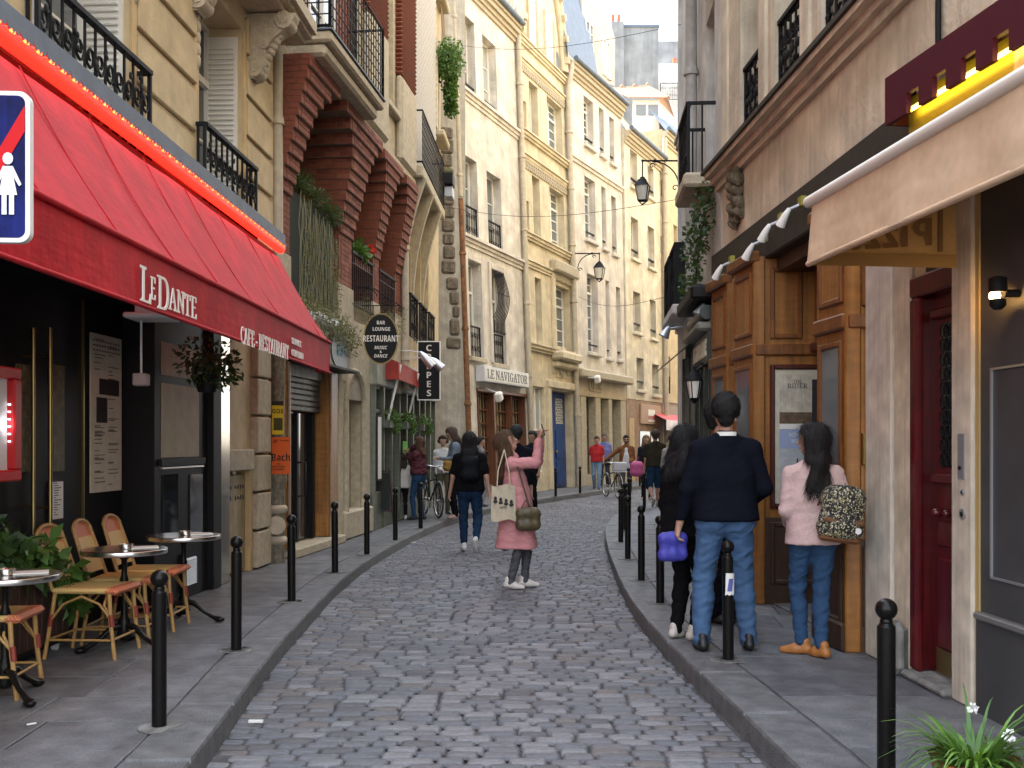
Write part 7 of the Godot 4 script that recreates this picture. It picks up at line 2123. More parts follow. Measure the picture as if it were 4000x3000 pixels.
# a bay: front from Za (far) to Zb (near) at X = xf, its near side reaching back to X = xb
func wood_bay(b: Node3D, Za: float, Zb: float, xf: float, xb: float, top: float, poster: bool) -> void:
	var inv := b.transform.affine_inverse()
	var F1 := inv * wall_frame(xf - 0.0, Za, xf + 0.05, Zb)
	var w := Za - Zb
	var base := Node3D.new()
	# front
	var fr := part(b, "bay_front", M.wood, Vector3(0, PAV, -0.06), Vector3(w, top, 0.0))
	fr.transform = F1 * fr.transform
	var kids := []
	var n0 := b.get_child_count()
	var m: float = 2.4
	framed(b, 0.06, m + 0.14, w - 0.06, top - 0.12, 0.0, M.wood_trim, M.wood_light, "panel")
	framed(b, 0.06, 1.0, w - 0.06, m - 0.12, 0.0, M.wood_trim, M.clear_pane if false else M.window_glass, "display_pane")
	framed(b, 0.06, 0.3, w - 0.06, 0.88, 0.0, M.wood_base, M.wood_base, "panel")
	part(b, "mid_rail", M.wood_trim, Vector3(-0.01, m - 0.05, -0.02), Vector3(w + 0.01, m + 0.06, 0.04), 0.015)
	part(b, "dark_plinth", M.wood_base, Vector3(-0.01, PAV, -0.02), Vector3(w + 0.01, 0.32, 0.045), 0.015)
	part(b, "cap", M.wood_trim, Vector3(-0.03, top - 0.06, -0.05), Vector3(w + 0.03, top + 0.05, 0.07), 0.02)
	for i in range(n0, b.get_child_count()):
		var c: Node3D = b.get_child(i)
		c.transform = F1 * c.transform
	# near side, facing up the street
	var F2 := inv * wall_frame(xf + 0.05, Zb, xb, Zb - 0.02)
	var d := xb - xf - 0.05
	n0 = b.get_child_count()
	part(b, "bay_side", M.wood, Vector3(0.0, PAV, -0.06), Vector3(d, top, 0.0))
	part(b, "side_rail", M.wood_trim, Vector3(0, m - 0.05, -0.02), Vector3(d, m + 0.05, 0.035), 0.012)
	part(b, "corner_post", M.wood, Vector3(-0.02, PAV, -0.06), Vector3(0.09, top, 0.02), 0.012)
	framed(b, 0.13, m + 0.1, min(d - 0.05, 0.42), top - 0.1, 0.0, M.wood_trim, M.wood, "panel")
	framed(b, 0.13, 0.98, d - 0.02, m - 0.13, 0.0, mat("frame_red_%d" % int(Za * 10), 0.1, 0.02, 0.01, 0.4, "wood", 0.8), M.paper, "display_board")
	framed(b, 0.13, 0.3, d - 0.05, 0.86, 0.0, M.wood_base, M.wood_base, "panel")
	part(b, "side_plinth", M.wood_base, Vector3(-0.02, PAV, -0.02), Vector3(d, 0.9, 0.008))
	for i in range(n0, b.get_child_count()):
		var c: Node3D = b.get_child(i)
		c.transform = F2 * c.transform

func cinema() -> void:
	var b := thing("cinema_front", "brown panelled wooden cinema front with glazed poster bays", "shop front", XR)
	wood_bay(b, 11.0, 10.4, 2.12, 2.6, 3.22, false)
	wood_bay(b, 9.95, 9.3, 2.13, 2.86, 3.24, true)
	# nearest bay: only its front and short far side show
	wood_bay(b, 7.68, 7.14, 2.26, 2.5, 3.22, false)
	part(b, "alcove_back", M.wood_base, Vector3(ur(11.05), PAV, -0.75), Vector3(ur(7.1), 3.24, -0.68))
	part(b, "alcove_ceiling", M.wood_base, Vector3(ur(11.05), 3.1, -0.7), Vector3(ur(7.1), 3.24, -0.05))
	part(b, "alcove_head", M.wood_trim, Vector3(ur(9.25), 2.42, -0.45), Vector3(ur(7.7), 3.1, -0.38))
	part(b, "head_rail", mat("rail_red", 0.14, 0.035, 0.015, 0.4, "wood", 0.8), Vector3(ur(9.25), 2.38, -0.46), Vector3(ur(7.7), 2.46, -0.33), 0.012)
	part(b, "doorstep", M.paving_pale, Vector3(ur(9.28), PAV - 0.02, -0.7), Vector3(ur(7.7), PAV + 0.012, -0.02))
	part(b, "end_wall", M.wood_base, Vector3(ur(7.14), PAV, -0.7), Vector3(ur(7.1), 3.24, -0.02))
	# posters on the middle bay's side
	var F2 := wall_frame(2.18, 9.3, 2.86, 9.28)
	var pst := func(called, label, m, x0, y0, x1, y1, dz):
		var a := hit(F2, x0, y1, 0.02); var c := hit(F2, x1, y0, 0.02)
		var o := thing(called, label, "poster", F2 * tx(a.x, a.y, 0.012 + dz), "film posters in the cinema bay")
		part(o, "sheet", m, Vector3.ZERO, Vector3(c.x - a.x, c.y - a.y, 0.003))
		return [o, c.x - a.x, c.y - a.y]
	var p: Array = pst.call("film_poster", "cream film poster titled THE RIDER in the middle bay", mat("poster_sky", 0.62, 0.57, 0.44, 0.6, "stain", 2.0), 3045, 1462, 3172, 1652, 0.004)
	text(p[0], "THE", 0.028, M.ink, tx(p[1] * 0.55, p[2] * 0.85, 0.004), "serif", 1.0, false, 0.002)
	text(p[0], "RIDER", 0.042, M.ink, tx(p[1] * 0.55, p[2] * 0.76, 0.004), "serif", 1.0, false, 0.002)
	part(p[0], "landscape", mat("poster_earth", 0.2, 0.13, 0.07, 0.7, "dirty", 3.0), Vector3(0, 0, 0.003), Vector3(p[1], p[2] * 0.22, 0.005))
	p = pst.call("film_poster", "dark film poster overlapping the cream one", mat("poster_black", 0.02, 0.018, 0.02, 0.5), 3171, 1482, 3224, 1680, 0.0)
	p = pst.call("film_poster", "white strip of small print between two posters", M.paper_white, 3045, 1656, 3172, 1676, 0.004)
	p = pst.call("film_poster", "pale blue film poster lettered SONATE ROOS above a white beach", mat("poster_beach", 0.5, 0.52, 0.52, 0.6, "plaster", 1.0), 3045, 1678, 3196, 1960, 0.006)
	part(p[0], "blue_band", mat("poster_blue", 0.27, 0.33, 0.48, 0.6), Vector3(0, p[2] * 0.74, 0.003), Vector3(p[1], p[2], 0.005))
	text(p[0], "SONATE", 0.034, M.paper_white, tx(p[1] * 0.48, p[2] * 0.93, 0.006), "sans", 1.0, false, 0.002)
	text(p[0], "ROOS", 0.034, M.paper_white, tx(p[1] * 0.48, p[2] * 0.84, 0.006), "sans", 1.0, false, 0.002)
	part(p[0], "horizon", mat("poster_haze", 0.36, 0.38, 0.4, 0.6), Vector3(0, p[2] * 0.62, 0.003), Vector3(p[1], p[2] * 0.68, 0.005))
	var fg := Acc.new()
	fg.tube([Vector3(p[1] * 0.46, p[2] * 0.5, 0.004), Vector3(p[1] * 0.46, p[2] * 0.6, 0.004)], 0.006, 6); fg.box(Vector3(p[1] * 0.45, p[2] * 0.49, 0.004), Vector3(0.09, 0.01, 0.003))
	mk(p[0], "figure", fg.done(), M.ink)
	var F3 := wall_frame(2.17, 10.4, 2.6, 10.38)
	var a := hit(F3, 2899, 1850, 0.02); var c := hit(F3, 2924, 1490, 0.02)
	var o := thing("film_poster", "black film poster with white lettering MA in the far bay", "poster", F3 * tx(a.x, a.y, 0.012), "film posters in the cinema bay")
	part(o, "sheet", mat("poster_black2", 0.025, 0.02, 0.02, 0.5), Vector3.ZERO, Vector3(0.2, c.y - a.y, 0.003))
	part(o, "white_band", M.paper_white, Vector3(0, 0.42, 0.003), Vector3(0.2, 0.54, 0.005))
	text(o, "MA", 0.045, M.ink, tx(0.05, 0.5, 0.006), "sans", 1.0, true, 0.002)

func right_far() -> void:
	# grey houses beyond
	var X4 := wall_frame(2.44, 14.0, 2.25, 11.15)
	var b := thing("grey_house", "smooth grey-white house above the ristorante front", "building", X4)
	var ops := []
	for v in [[4.6, 6.6], [7.3, 9.3], [10.2, 12.0]]: ops.append([1.5, v[0], 2.3, v[1], 0.22])
	wall(b, "wall", M.grey_plaster, 0, 2.855, 3.4, 19.0, ops, 6.0)  # unseen top raised as a sunlit bounce surface
	part(b, "return_wall", M.grey_plaster, Vector3(2.6, 3.4, -0.05), Vector3(2.84, 15.0, -0.001))
	for o in ops:
		window(b, o, 3, 2)
		railing(b, o[0] - 0.1, o[2] + 0.1, o[1], o[1] + 0.8, 0.3, 1, "railing", 0.3)
		part(b, "balcony_ledge", M.stone_trim, Vector3(o[0] - 0.15, o[1] - 0.16, 0), Vector3(o[2] + 0.15, o[1], 0.36), 0.03)
	drainpipe("grey-white drainpipe up the middle of the grey house", [X4 * Vector3(0.75, 14.8, 0.1), X4 * Vector3(0.75, 3.4, 0.1)], 0.075, mat("pipe_grey", 0.5, 0.49, 0.46, 0.6, "plaster", 1.0))
	part(b, "ground_wall", M.grey_plaster, Vector3(0, PAV, -0.5), Vector3(2.855, 3.4, -0.25))
	var X5 := wall_frame(3.25, 20.3, 2.62, 16.4)
	var X6 := wall_frame(2.62, 16.4, 2.44, 14.02)
	var c := thing("pale_grey_house", "pale grey house with tall narrow windows at the inner bend", "building", X6)
	var os := []
	for v in [[3.6, 5.6], [6.5, 8.6], [9.5, 11.5], [12.3, 14.0]]:
		for u in [[0.25, 0.85], [1.3, 1.9]]: os.append([u[0], v[0], u[1], v[1], 0.2])
	wall(c, "wall", M.grey_plaster, 0, 2.39, PAV, 19.0, os, 6.0)  # top out of view, raised for more bounced sun
	for o in os: window(c, o, 3, 1)
	for v in [6.2, 9.2, 12.1]:
		var A := Acc.new(); moulding(A, 0, 2.39, v, [[0.08, 0.03], [0.06, 0.06]])
		mk(c, "string_course", A.done(), M.grey_plaster)
	for u in [[0.1, 1.0], [1.15, 2.05]]:
		var gl := Acc.new()
		gl.bx(Vector3(u[0], 4.32, 0.18), Vector3(u[1], 4.36, 0.22)); gl.bx(Vector3(u[0], 3.5, 0.19), Vector3(u[1], 3.53, 0.21))
		for e in u: gl.bx(Vector3(e - 0.012, 3.5, 0.0), Vector3(e + 0.012, 4.36, 0.22))
		for k in 3:
			gl.tube([Vector3(lerpf(u[0], u[1], k / 3.0), 3.52, 0.2), Vector3(lerpf(u[0], u[1], (k + 1) / 3.0), 4.34, 0.2)], 0.01, 4)
			gl.tube([Vector3(lerpf(u[0], u[1], k / 3.0), 4.34, 0.2), Vector3(lerpf(u[0], u[1], (k + 1) / 3.0), 3.52, 0.2)], 0.01, 4)
		mk(c, "railing", gl.done(), M.iron)
		part(c, "balcony_ledge", M.grey_plaster, Vector3(u[0] - 0.05, 3.36, 0), Vector3(u[1] + 0.05, 3.5, 0.25), 0.02)
	var d := thing("bounce_row", "unseen row of pale fronts added round the inner bend to bounce light", "building", X5)  # unseen row, added and raised to bounce sun onto the far houses
	wall(d, "wall", M.grey_plaster, 0, 3.95, PAV, 19.0, [], 6.0)
	for q in [[[4.6, 24.0], [3.25, 20.33]], [[8.4, 32.0], [4.6, 24.03]], [[13.0, 42.0], [8.4, 32.03]], [[18.5, 54.0], [13.0, 42.03]]]:
		var Lq: float = Vector2(q[0][0] - q[1][0], q[0][1] - q[1][1]).length()
		wall(d, "bounce_wall", M.yellow_plaster, 0, Lq, PAV, 19.0, [], 6.0).transform = X5.affine_inverse() * wall_frame(q[0][0], q[0][1], q[1][0], q[1][1])
	lantern_thing("black street lantern on a scrolled bracket at the inner bend", Vector2(2652, 628), Vector2(2510, 690), Vector2(2509, 800), 20.0, -1)
	# ristorante
	var XQ := wall_frame(2.22, 12.6, 2.12, 11.12)
	var r := thing("ristorante_shop", "dark green ristorante front with cream letters under a hood", "shop front", XQ)
	part(r, "fascia", M.green_shop, Vector3(0, 2.44, -0.2), Vector3(1.46, 2.78, 0.02), 0.01)
	part(r, "cornice", mat("rist_cornice", 0.16, 0.16, 0.12, 0.5), Vector3(-0.08, 2.78, -0.2), Vector3(1.46, 2.88, 0.14), 0.03)
	var hd := Acc.new(); hd.tube([Vector3(-0.02, 2.98, 0.02), Vector3(1.46, 2.98, 0.02)], 0.08, 10)
	mk(r, "rolled_blind", hd.done(), M.green_shop)
	part(r, "hood", M.black_panel, Vector3(-0.2, 3.12, -0.2), Vector3(1.46, 3.28, 0.2), 0.03)
	var t := text(r, "RISTORANTE", 0.19, mat("rist_letter", 0.6, 0.57, 0.42, 0.5), tx(0.72, 2.61, 0.024), "serif", 1.0, true, 0.008)
	t.transform.basis = Basis.from_scale(Vector3(1.3 / t.mesh.get_aabb().size.x, 1, 1))
	part(r, "back", M.dark_shop, Vector3(0, PAV, -0.4), Vector3(1.46, 2.44, -0.2))
	for u in [0.0, 0.45, 0.9, 1.34]: part(r, "post", M.green_shop, Vector3(u, PAV, -0.2), Vector3(u + 0.12, 2.44, 0.0), 0.01)
	for u in [0.12, 0.57, 1.02]:
		part(r, "pane", M.dark_glass, Vector3(u, 0.7, -0.16), Vector3(u + 0.33, 2.3, -0.15))
		part(r, "stall_board", M.green_shop, Vector3(u, PAV, -0.18), Vector3(u + 0.33, 0.7, -0.08), 0.01)
	var mn := thing("ristorante_menu", "dark menu panel on the ristorante front", "menu board", XQ * tx(-0.42, 1.0, -0.05))
	part(mn, "panel", M.chalk, Vector3.ZERO, Vector3(0.34, 0.85, 0.03), 0.01)
	var ss := thing("side_front", "weathered grey-green side front beyond the ristorante", "shop front", wall_frame(2.34, 14.0, 2.24, 12.62))
	part(ss, "board_wall", mat("weathered_green", 0.13, 0.13, 0.1, 0.7, "stain", 1.0), Vector3(0, PAV, -0.3), Vector3(1.38, 2.9, 0.0))
	for u in [0.05, 0.5, 1.25]: part(ss, "pilaster", mat("pil_green_%d" % int(u * 100), 0.16, 0.155, 0.12, 0.6, "stain", 1.0), Vector3(u, PAV, 0), Vector3(u + 0.13, 2.7, 0.05), 0.01)
	var canopy := Acc.new()
	canopy.quad(Vector3(-0.05, 2.5, 0.42), Vector3(1.4, 2.5, 0.42), Vector3(1.4, 2.85, 0.0), Vector3(-0.05, 2.85, 0.0))
	mk(ss, "glass_canopy", canopy.done(), M.grey_metal)
	# carriage lamp
	var lw := func(x, y, Z): return Vector3((x - 2000) / F * Z, EYE + (HOR - y) / F * Z, -Z)
	var lo: Vector3 = lw.call(2712, 1545, 11.6)
	var cl := thing("carriage_lamp", "black carriage lamp with clear panes on the ristorante front", "lamp", Transform3D(Basis.IDENTITY, lo))
	var CA := Acc.new()
	CA.lathe(Vector3(0, 0.16, 0), [[0.105, 0.0], [0.1, 0.02], [0.05, 0.1], [0.02, 0.12], [0.02, 0.16]], 6)
	CA.lathe(Vector3(0, -0.03, 0), [[0.01, -0.06], [0.05, -0.01], [0.06, 0.0]], 6)
	CA.tube([Vector3(0, 0.3, 0), Vector3(0.07, 0.36, 0), Vector3(0.15, 0.3, 0), Vector3(0.2, 0.2, 0)], 0.012, 6)
	for i in 6:
		var a := TAU * i / 6.0
		CA.tube([Vector3(cos(a) * 0.058, -0.03, sin(a) * 0.058), Vector3(cos(a) * 0.095, 0.16, sin(a) * 0.095)], 0.006, 4)
	mk(cl, "frame", CA.done(), M.iron)
	var CG := Acc.new(); CG.lathe(Vector3(0, -0.028, 0), [[0.055, 0], [0.09, 0.188]], 6)
	mk(cl, "panes", CG.done(), M.lantern_glass)
	# two grey swing-arm lamps
	for q in [[2730, 1268, 2610, 1282, 2592, 1315, 12.6, "long arm over the side front"], [2795, 1193, 2748, 1195, 2728, 1230, 11.3, "short arm above the ristorante"]]:
		var Z: float = q[6]
		var o: Vector3 = lw.call(q[0], q[1], Z)
		var al := thing("arm_lamp", "pale grey reflector lamp on a " + q[7], "lamp", Transform3D(Basis.IDENTITY, o), "arm lamps by the ristorante")
		var e: Vector3 = lw.call(q[2], q[3], Z) - o; var f: Vector3 = lw.call(q[4], q[5], Z) - o
		var R := Acc.new(); R.tube([Vector3(0.1, 0, 0), e], 0.009, 6); R.ball(e, Vector3.ONE * 0.03, 8, 6)
		mk(al, "arm", R.done(), M.grey_metal)
		var H := Acc.new(); H.tube([e, f], [0.035, 0.075], 6)
		mk(al, "head", H.done(), M.tin)
	# climbing plant
	var iv := thing("wall_creeper", "dark green creeper between the grey house and the stained house", "creeper", X4)
	mk(iv, "foliage", leaves([[Vector3(2.4, 4.15, 0.14), Vector3(0.3, 0.36, 0.14)], [Vector3(2.1, 3.85, 0.2), Vector3(0.38, 0.3, 0.16)], [Vector3(1.6, 3.45, 0.2), Vector3(0.4, 0.28, 0.12)]], 900, 0.055, 91, 0.4, 0.7), M.leaf_dark)
	var sv := Acc.new(); sv.tube([Vector3(2.5, 4.5, 0.05), Vector3(2.2, 3.9, 0.15), Vector3(1.5, 3.3, 0.15)], 0.012, 5)
	mk(iv, "stem", sv.done(), M.leaf_dark)

# ---------------------------------------------------------------- people: smooth-blended capsules meshed as surface nets
class Sdf:
	var caps := []
	func cap(a: Vector3, b: Vector3, ra: float, rb: float, k := 0.03) -> void: caps.append([a, b, ra, rb, k])
	func mesh(A: Acc, cell: float, wrinkle := 0.0, seed_ := 1, floor_y := -1e9) -> void:
		var lo := Vector3(1e9, 1e9, 1e9); var hi := -lo
		for c in caps:
			var r: float = max(c[2], c[3]) + cell * 2.5
			lo = lo.min(c[0].min(c[1]) - Vector3.ONE * r); hi = hi.max(c[0].max(c[1]) + Vector3.ONE * r)
		var n := Vector3i(((hi - lo) / cell).ceil()) + Vector3i.ONE * 2
		var nx := n.x; var nxy := n.x * n.y
		var f := PackedFloat32Array(); f.resize(nxy * n.z); f.fill(9.0)
		for c in caps:
			var a: Vector3 = c[0]; var ba: Vector3 = c[1] - c[0]
			var l2 := maxf(ba.length_squared(), 1e-9)
			var ra: float = c[2]; var dr: float = c[3] - c[2]; var kk: float = c[4]
			var r: float = max(c[2], c[3]) + kk + cell * 1.6
			var i0 := Vector3i(((c[0].min(c[1]) - Vector3.ONE * r - lo) / cell).floor()).clamp(Vector3i.ZERO, n - Vector3i.ONE)
			var i1 := Vector3i(((c[0].max(c[1]) + Vector3.ONE * r - lo) / cell).ceil()).clamp(Vector3i.ZERO, n - Vector3i.ONE)
			for z in range(i0.z, i1.z + 1):
				for y in range(i0.y, i1.y + 1):
					var row := z * nxy + y * nx
					var p := lo + Vector3(i0.x, y, z) * cell - a
					for x in range(i0.x, i1.x + 1):
						var t := clampf(p.dot(ba) / l2, 0.0, 1.0)
						var d := (p - ba * t).length() - ra - dr * t
						p.x += cell
						var o := f[row + x]
						if o > 8.0: f[row + x] = d
						else:
							var h := maxf(kk - absf(d - o), 0.0)
							f[row + x] = minf(d, o) - h * h / (4.0 * kk)
		if floor_y > -1e8:
			for y in n.y:
				var fy := floor_y - (lo.y + y * cell)
				for z in n.z:
					for x in nx:
						var q := z * nxy + y * nx + x
						if f[q] < fy: f[q] = fy
		var ids := {}
		var V := PackedVector3Array()
		var corner := [0, 1, nx, nx + 1, nxy, nxy + 1, nxy + nx, nxy + nx + 1]
		for z in n.z - 1:
			for y in n.y - 1:
				var row := z * nxy + y * nx
				for x in nx - 1:
					var q := row + x
					var v0 := f[q]
					if v0 > cell * 1.8 or v0 < -cell * 1.8: continue
					var s := PackedFloat32Array([v0, f[q + 1], f[q + nx], f[q + nx + 1], f[q + nxy], f[q + nxy + 1], f[q + nxy + nx], f[q + nxy + nx + 1]])
					var neg := 0
					for e in s: if e < 0.0: neg += 1
					if neg == 0 or neg == 8: continue
					var sum := Vector3.ZERO; var m := 0
					for i in 8:
						for ax in 3:
							var j := i | (1 << ax)
							if j == i or (s[i] < 0.0) == (s[j] < 0.0): continue
							var t := s[i] / (s[i] - s[j])
							var p := Vector3(i & 1, (i >> 1) & 1, (i >> 2) & 1)
							p[ax] += t
							sum += p; m += 1
					ids[q] = V.size()
					V.append(lo + (Vector3(x, y, z) + sum / m) * cell)
		var IX := PackedInt32Array()
		var st := [1, nx, nxy]
		for q in ids:
			for ax in 3:
				var a0: bool = f[q] < 0.0; var a1: bool = f[q + st[ax]] < 0.0
				if a0 == a1: continue
				var u: int = st[(ax + 1) % 3]; var w: int = st[(ax + 2) % 3]
				if not (ids.has(q - u) and ids.has(q - w) and ids.has(q - u - w)): continue
				var c := [ids[q], ids[q - u], ids[q - u - w], ids[q - w]]
				if a0: IX.append_array(PackedInt32Array([c[0], c[2], c[1], c[0], c[3], c[2]]))
				else: IX.append_array(PackedInt32Array([c[0], c[1], c[2], c[0], c[2], c[3]]))
		var N := PackedVector3Array(); N.resize(V.size())
		for i in range(0, IX.size(), 3):
			var a := IX[i]; var b := IX[i + 1]; var c := IX[i + 2]
			var nn := (V[c] - V[a]).cross(V[b] - V[a])
			N[a] += nn; N[b] += nn; N[c] += nn
		var base := A.v.size()
		var fn := FastNoiseLite.new(); fn.seed = seed_; fn.frequency = 6.5; fn.fractal_octaves = 2; fn.fractal_type = FastNoiseLite.FRACTAL_RIDGED
		for i in V.size():
			var nn := N[i].normalized()
			var p := V[i]
			if wrinkle > 0.0: p += nn * wrinkle * (fn.get_noise_3d(p.x * 0.8 + p.y * 0.25, p.y * 1.5 + 0.5 * p.x, p.z * 0.8) - 0.1)
			A.put(p, nn)
		if wrinkle > 0.0:
			for i in V.size(): N[i] = Vector3.ZERO
			for i in range(0, IX.size(), 3):
				var a := IX[i] + base; var b := IX[i + 1] + base; var c := IX[i + 2] + base
				var nn := (A.v[c] - A.v[a]).cross(A.v[b] - A.v[a])
				N[a - base] += nn; N[b - base] += nn; N[c - base] += nn
			for i in V.size(): A.n[base + i] = N[i].normalized()
		for e in IX: A.ix.append(e + base)

func ik(a: Vector3, c: Vector3, l1: float, l2: float, pole: Vector3) -> Array: # [joint, end]
	var d := c - a
	var L := clampf(d.length(), 0.05, (l1 + l2) * 0.995)
	d = d.normalized()
	var x := (l1 * l1 - l2 * l2 + L * L) / (2 * L)
	var h := sqrt(maxf(l1 * l1 - x * x, 0.0))
	var p := (pole - d * pole.dot(d)).normalized()
	return [a + d * x + p * h, a + d * L]

func hand(S: Sdf, wrist: Vector3, d: Vector3, side: Vector3, curl: float, k: float) -> void: # d along the hand, side towards the thumb
	side = (side - d * side.dot(d)).normalized()
	var palm := d.cross(side).normalized()
	for i in 3: S.cap(wrist, wrist + (d * 0.085 + side * (i - 1) * 0.024) * k, 0.021 * k, 0.0165 * k, 0.012)
	for i in 4:
		var r := wrist + (d * 0.085 + side * (i - 1.5) * 0.0205) * k
		var l: float = [0.068, 0.078, 0.072, 0.056][3 - i] * k
		var d1 := (d * cos(curl * 0.6) + palm * sin(curl * 0.6)).normalized()
		var d2 := (d * cos(curl * 1.5) + palm * sin(curl * 1.5)).normalized()
		var m := r + d1 * l * 0.5
		S.cap(r, m, 0.0098 * k, 0.009 * k, 0.004); S.cap(m, m + d2 * l * 0.5, 0.009 * k, 0.0075 * k, 0.004)
	var t0 := wrist + (d * 0.03 + side * 0.022) * k
	var t1 := t0 + (d * 0.035 + side * 0.03 + palm * 0.012) * k
	S.cap(t0, t1, 0.014 * k, 0.011 * k, 0.008); S.cap(t1, t1 + (d * 0.032 + side * 0.008 + palm * 0.012) * k, 0.011 * k, 0.008 * k, 0.004)

func cloth_mat(called: String, c: Array, rough := 0.85, scale := 4.0) -> StandardMaterial3D:
	var m := mat(called, c[0], c[1], c[2], rough, "cloth", scale, "n_cloth", 0.14, 0.0, false)
	if c[0] < 0.05: m.metallic_specular = 0.15
	return m

const SKIN := [0.5, 0.29, 0.2]
var person_no := 0
# q: X, Z, y, h (height), turn, lean, yaw, pitch, lh, rh, lf, rf (hands, feet: left, right), top, sleeve, hem, fat, pants, leg (length), shoe, hair, hairdo, skin, coat
func person(label: String, q: Dictionary) -> Node3D:
	person_no += 1
	var s: float = q.h / 1.75
	var o := thing("person", label, "person", at(q.X, q.get("y", PAV), q.Z, q.turn) * Transform3D(Basis.from_scale(Vector3.ONE * s), Vector3.ZERO))
	var near: bool = q.Z < 12.0
	var mid: bool = q.Z < 18.0
	var cb := 0.0115 if near else (0.017 if mid else 0.024)
	var ch := 0.0065 if near else (0.01 if mid else 0.015)
	var fat: float = q.get("fat", 1.0)
	var lean: float = q.get("lean", 0.0)
	var fl: Vector3 = q.get("lf", Vector3(0.1, 0, 0)); var fr: Vector3 = q.get("rf", Vector3(-0.1, 0, 0))
	var hipc := Vector3((fl.x + fr.x) * 0.35, 0.95, (fl.z + fr.z) * 0.4)
	var R := Basis(Vector3.RIGHT, lean) * Basis(Vector3.BACK, q.get("tilt", 0.0))
	var B := func(x, y, z): return hipc + R * Vector3(x, y - 0.95, z)
	var neck: Vector3 = B.call(0, 1.5, -0.01)
	var HR: Basis = R * Basis(Vector3.UP, q.get("yaw", 0.0)) * Basis(Vector3.RIGHT, q.get("pitch", 0.0))
	var H := func(x, y, z): return neck + HR * (Vector3(x, y - 1.5, z) * 1.03)
	var legs := []
	for i in 2:
		var sd := 1.0 if i == 0 else -1.0
		var ft: Vector3 = fl if i == 0 else fr
		var hip := hipc + Vector3(sd * 0.09, -0.02, 0)
		var ank := ft + Vector3(0, 0.085, 0)
		var j := ik(hip, ank, 0.44, 0.42, Vector3(sd * 0.12, 0, 1))
		legs.append([hip, j[0], j[1], ft])
	var arms := []
	for i in 2:
		var sd := 1.0 if i == 0 else -1.0
		var sh: Vector3 = B.call(sd * 0.172 * (0.5 + 0.5 * fat), 1.39, -0.005)
		var def := sh + Vector3(sd * 0.06, -0.53, 0.05)
		var tg: Vector3 = q.get("lh" if i == 0 else "rh", def)
		var j := ik(sh, tg, 0.28, 0.255, q.get("pole", Vector3(sd * 0.4, -0.3, -1)))
		arms.append([sh, j[0], j[1]])
	# body, one skin
	var skin: Array = q.get("skin", SKIN)
	var S := Sdf.new()
	S.cap(B.call(0, 1.0, 0), B.call(0, 1.32, 0), 0.075, 0.075, 0.04)
	for i in 2:
		var sd := 1.0 if i == 0 else -1.0
		S.cap(B.call(sd * 0.04, 1.36, 0), arms[i][0], 0.05, 0.04, 0.04)
		var ak := 0.85 if q.get("sleeve", 1.0) > 0.7 else 1.0
		var lk := 0.72 if q.get("leg", 1.0) > 0.6 else 1.0
		S.cap(arms[i][0], arms[i][1], 0.044 * ak, 0.038 * ak, 0.03); S.cap(arms[i][1], arms[i][2], 0.037 * ak, 0.026, 0.02)
		S.cap(legs[i][0], legs[i][1], 0.078 * lk, 0.05 * lk, 0.04); S.cap(legs[i][1], legs[i][1].lerp(legs[i][2], 0.4), 0.048 * lk, 0.052 * lk, 0.03); S.cap(legs[i][1].lerp(legs[i][2], 0.4), legs[i][2], 0.052 * lk, 0.032, 0.03)
	S.cap(B.call(0, 1.4, -0.01), H.call(0, 1.56, 0.0), 0.055, 0.05, 0.04)
	var A := Acc.new()
	S.mesh(A, cb)
	var K := Sdf.new()
	K.cap(H.call(0, 1.67, -0.022), H.call(0, 1.665, 0.022), 0.085, 0.081, 0.03)
	K.cap(H.call(0, 1.635, 0.03), H.call(0, 1.572, 0.052), 0.064, 0.035, 0.03)
	for sd in [-1, 1]:
		K.cap(H.call(sd * 0.03, 1.6, 0.03), H.call(sd * 0.012, 1.566, 0.056), 0.035, 0.024, 0.02)
		K.cap(H.call(sd * 0.078, 1.645, -0.008), H.call(sd * 0.076, 1.615, 0.0), 0.013, 0.009, 0.008)
		K.cap(H.call(sd * 0.034, 1.628, 0.058), H.call(sd * 0.04, 1.622, 0.05), 0.02, 0.02, 0.02)
		K.cap(H.call(sd * 0.014, 1.672, 0.088), H.call(sd * 0.044, 1.672, 0.078), 0.009, 0.009, 0.014)
	K.cap(H.call(0, 1.655, 0.092), H.call(0, 1.618, 0.114), 0.007, 0.012, 0.014)
	K.cap(H.call(-0.012, 1.59, 0.09), H.call(0.012, 1.59, 0.09), 0.009, 0.009, 0.01)
	K.cap(H.call(0, 1.6, 0.0), B.call(0, 1.47, -0.01), 0.05, 0.052, 0.03)
	K.mesh(A, ch)
	if q.Z < 26.0:
		for i in 2:
			var D := Sdf.new()
			var dir: Vector3 = (arms[i][2] - arms[i][1]).normalized()
			D.cap(arms[i][2] - dir * 0.05, arms[i][2], 0.026, 0.023, 0.015)
			var hd: Vector3 = q.get("hd%d" % i, dir)
			hand(D, arms[i][2], hd.normalized(), q.get("thumb%d" % i, Vector3(0, 0.2, 1)), q.get("curl%d" % i, 0.45), 1.0)
			D.mesh(A, 0.0055 if near else (0.008 if mid else 0.012))
	var body := mk(o, "body", A.done(), cloth_mat("skin_%d" % person_no, skin, 0.55, 6.0))
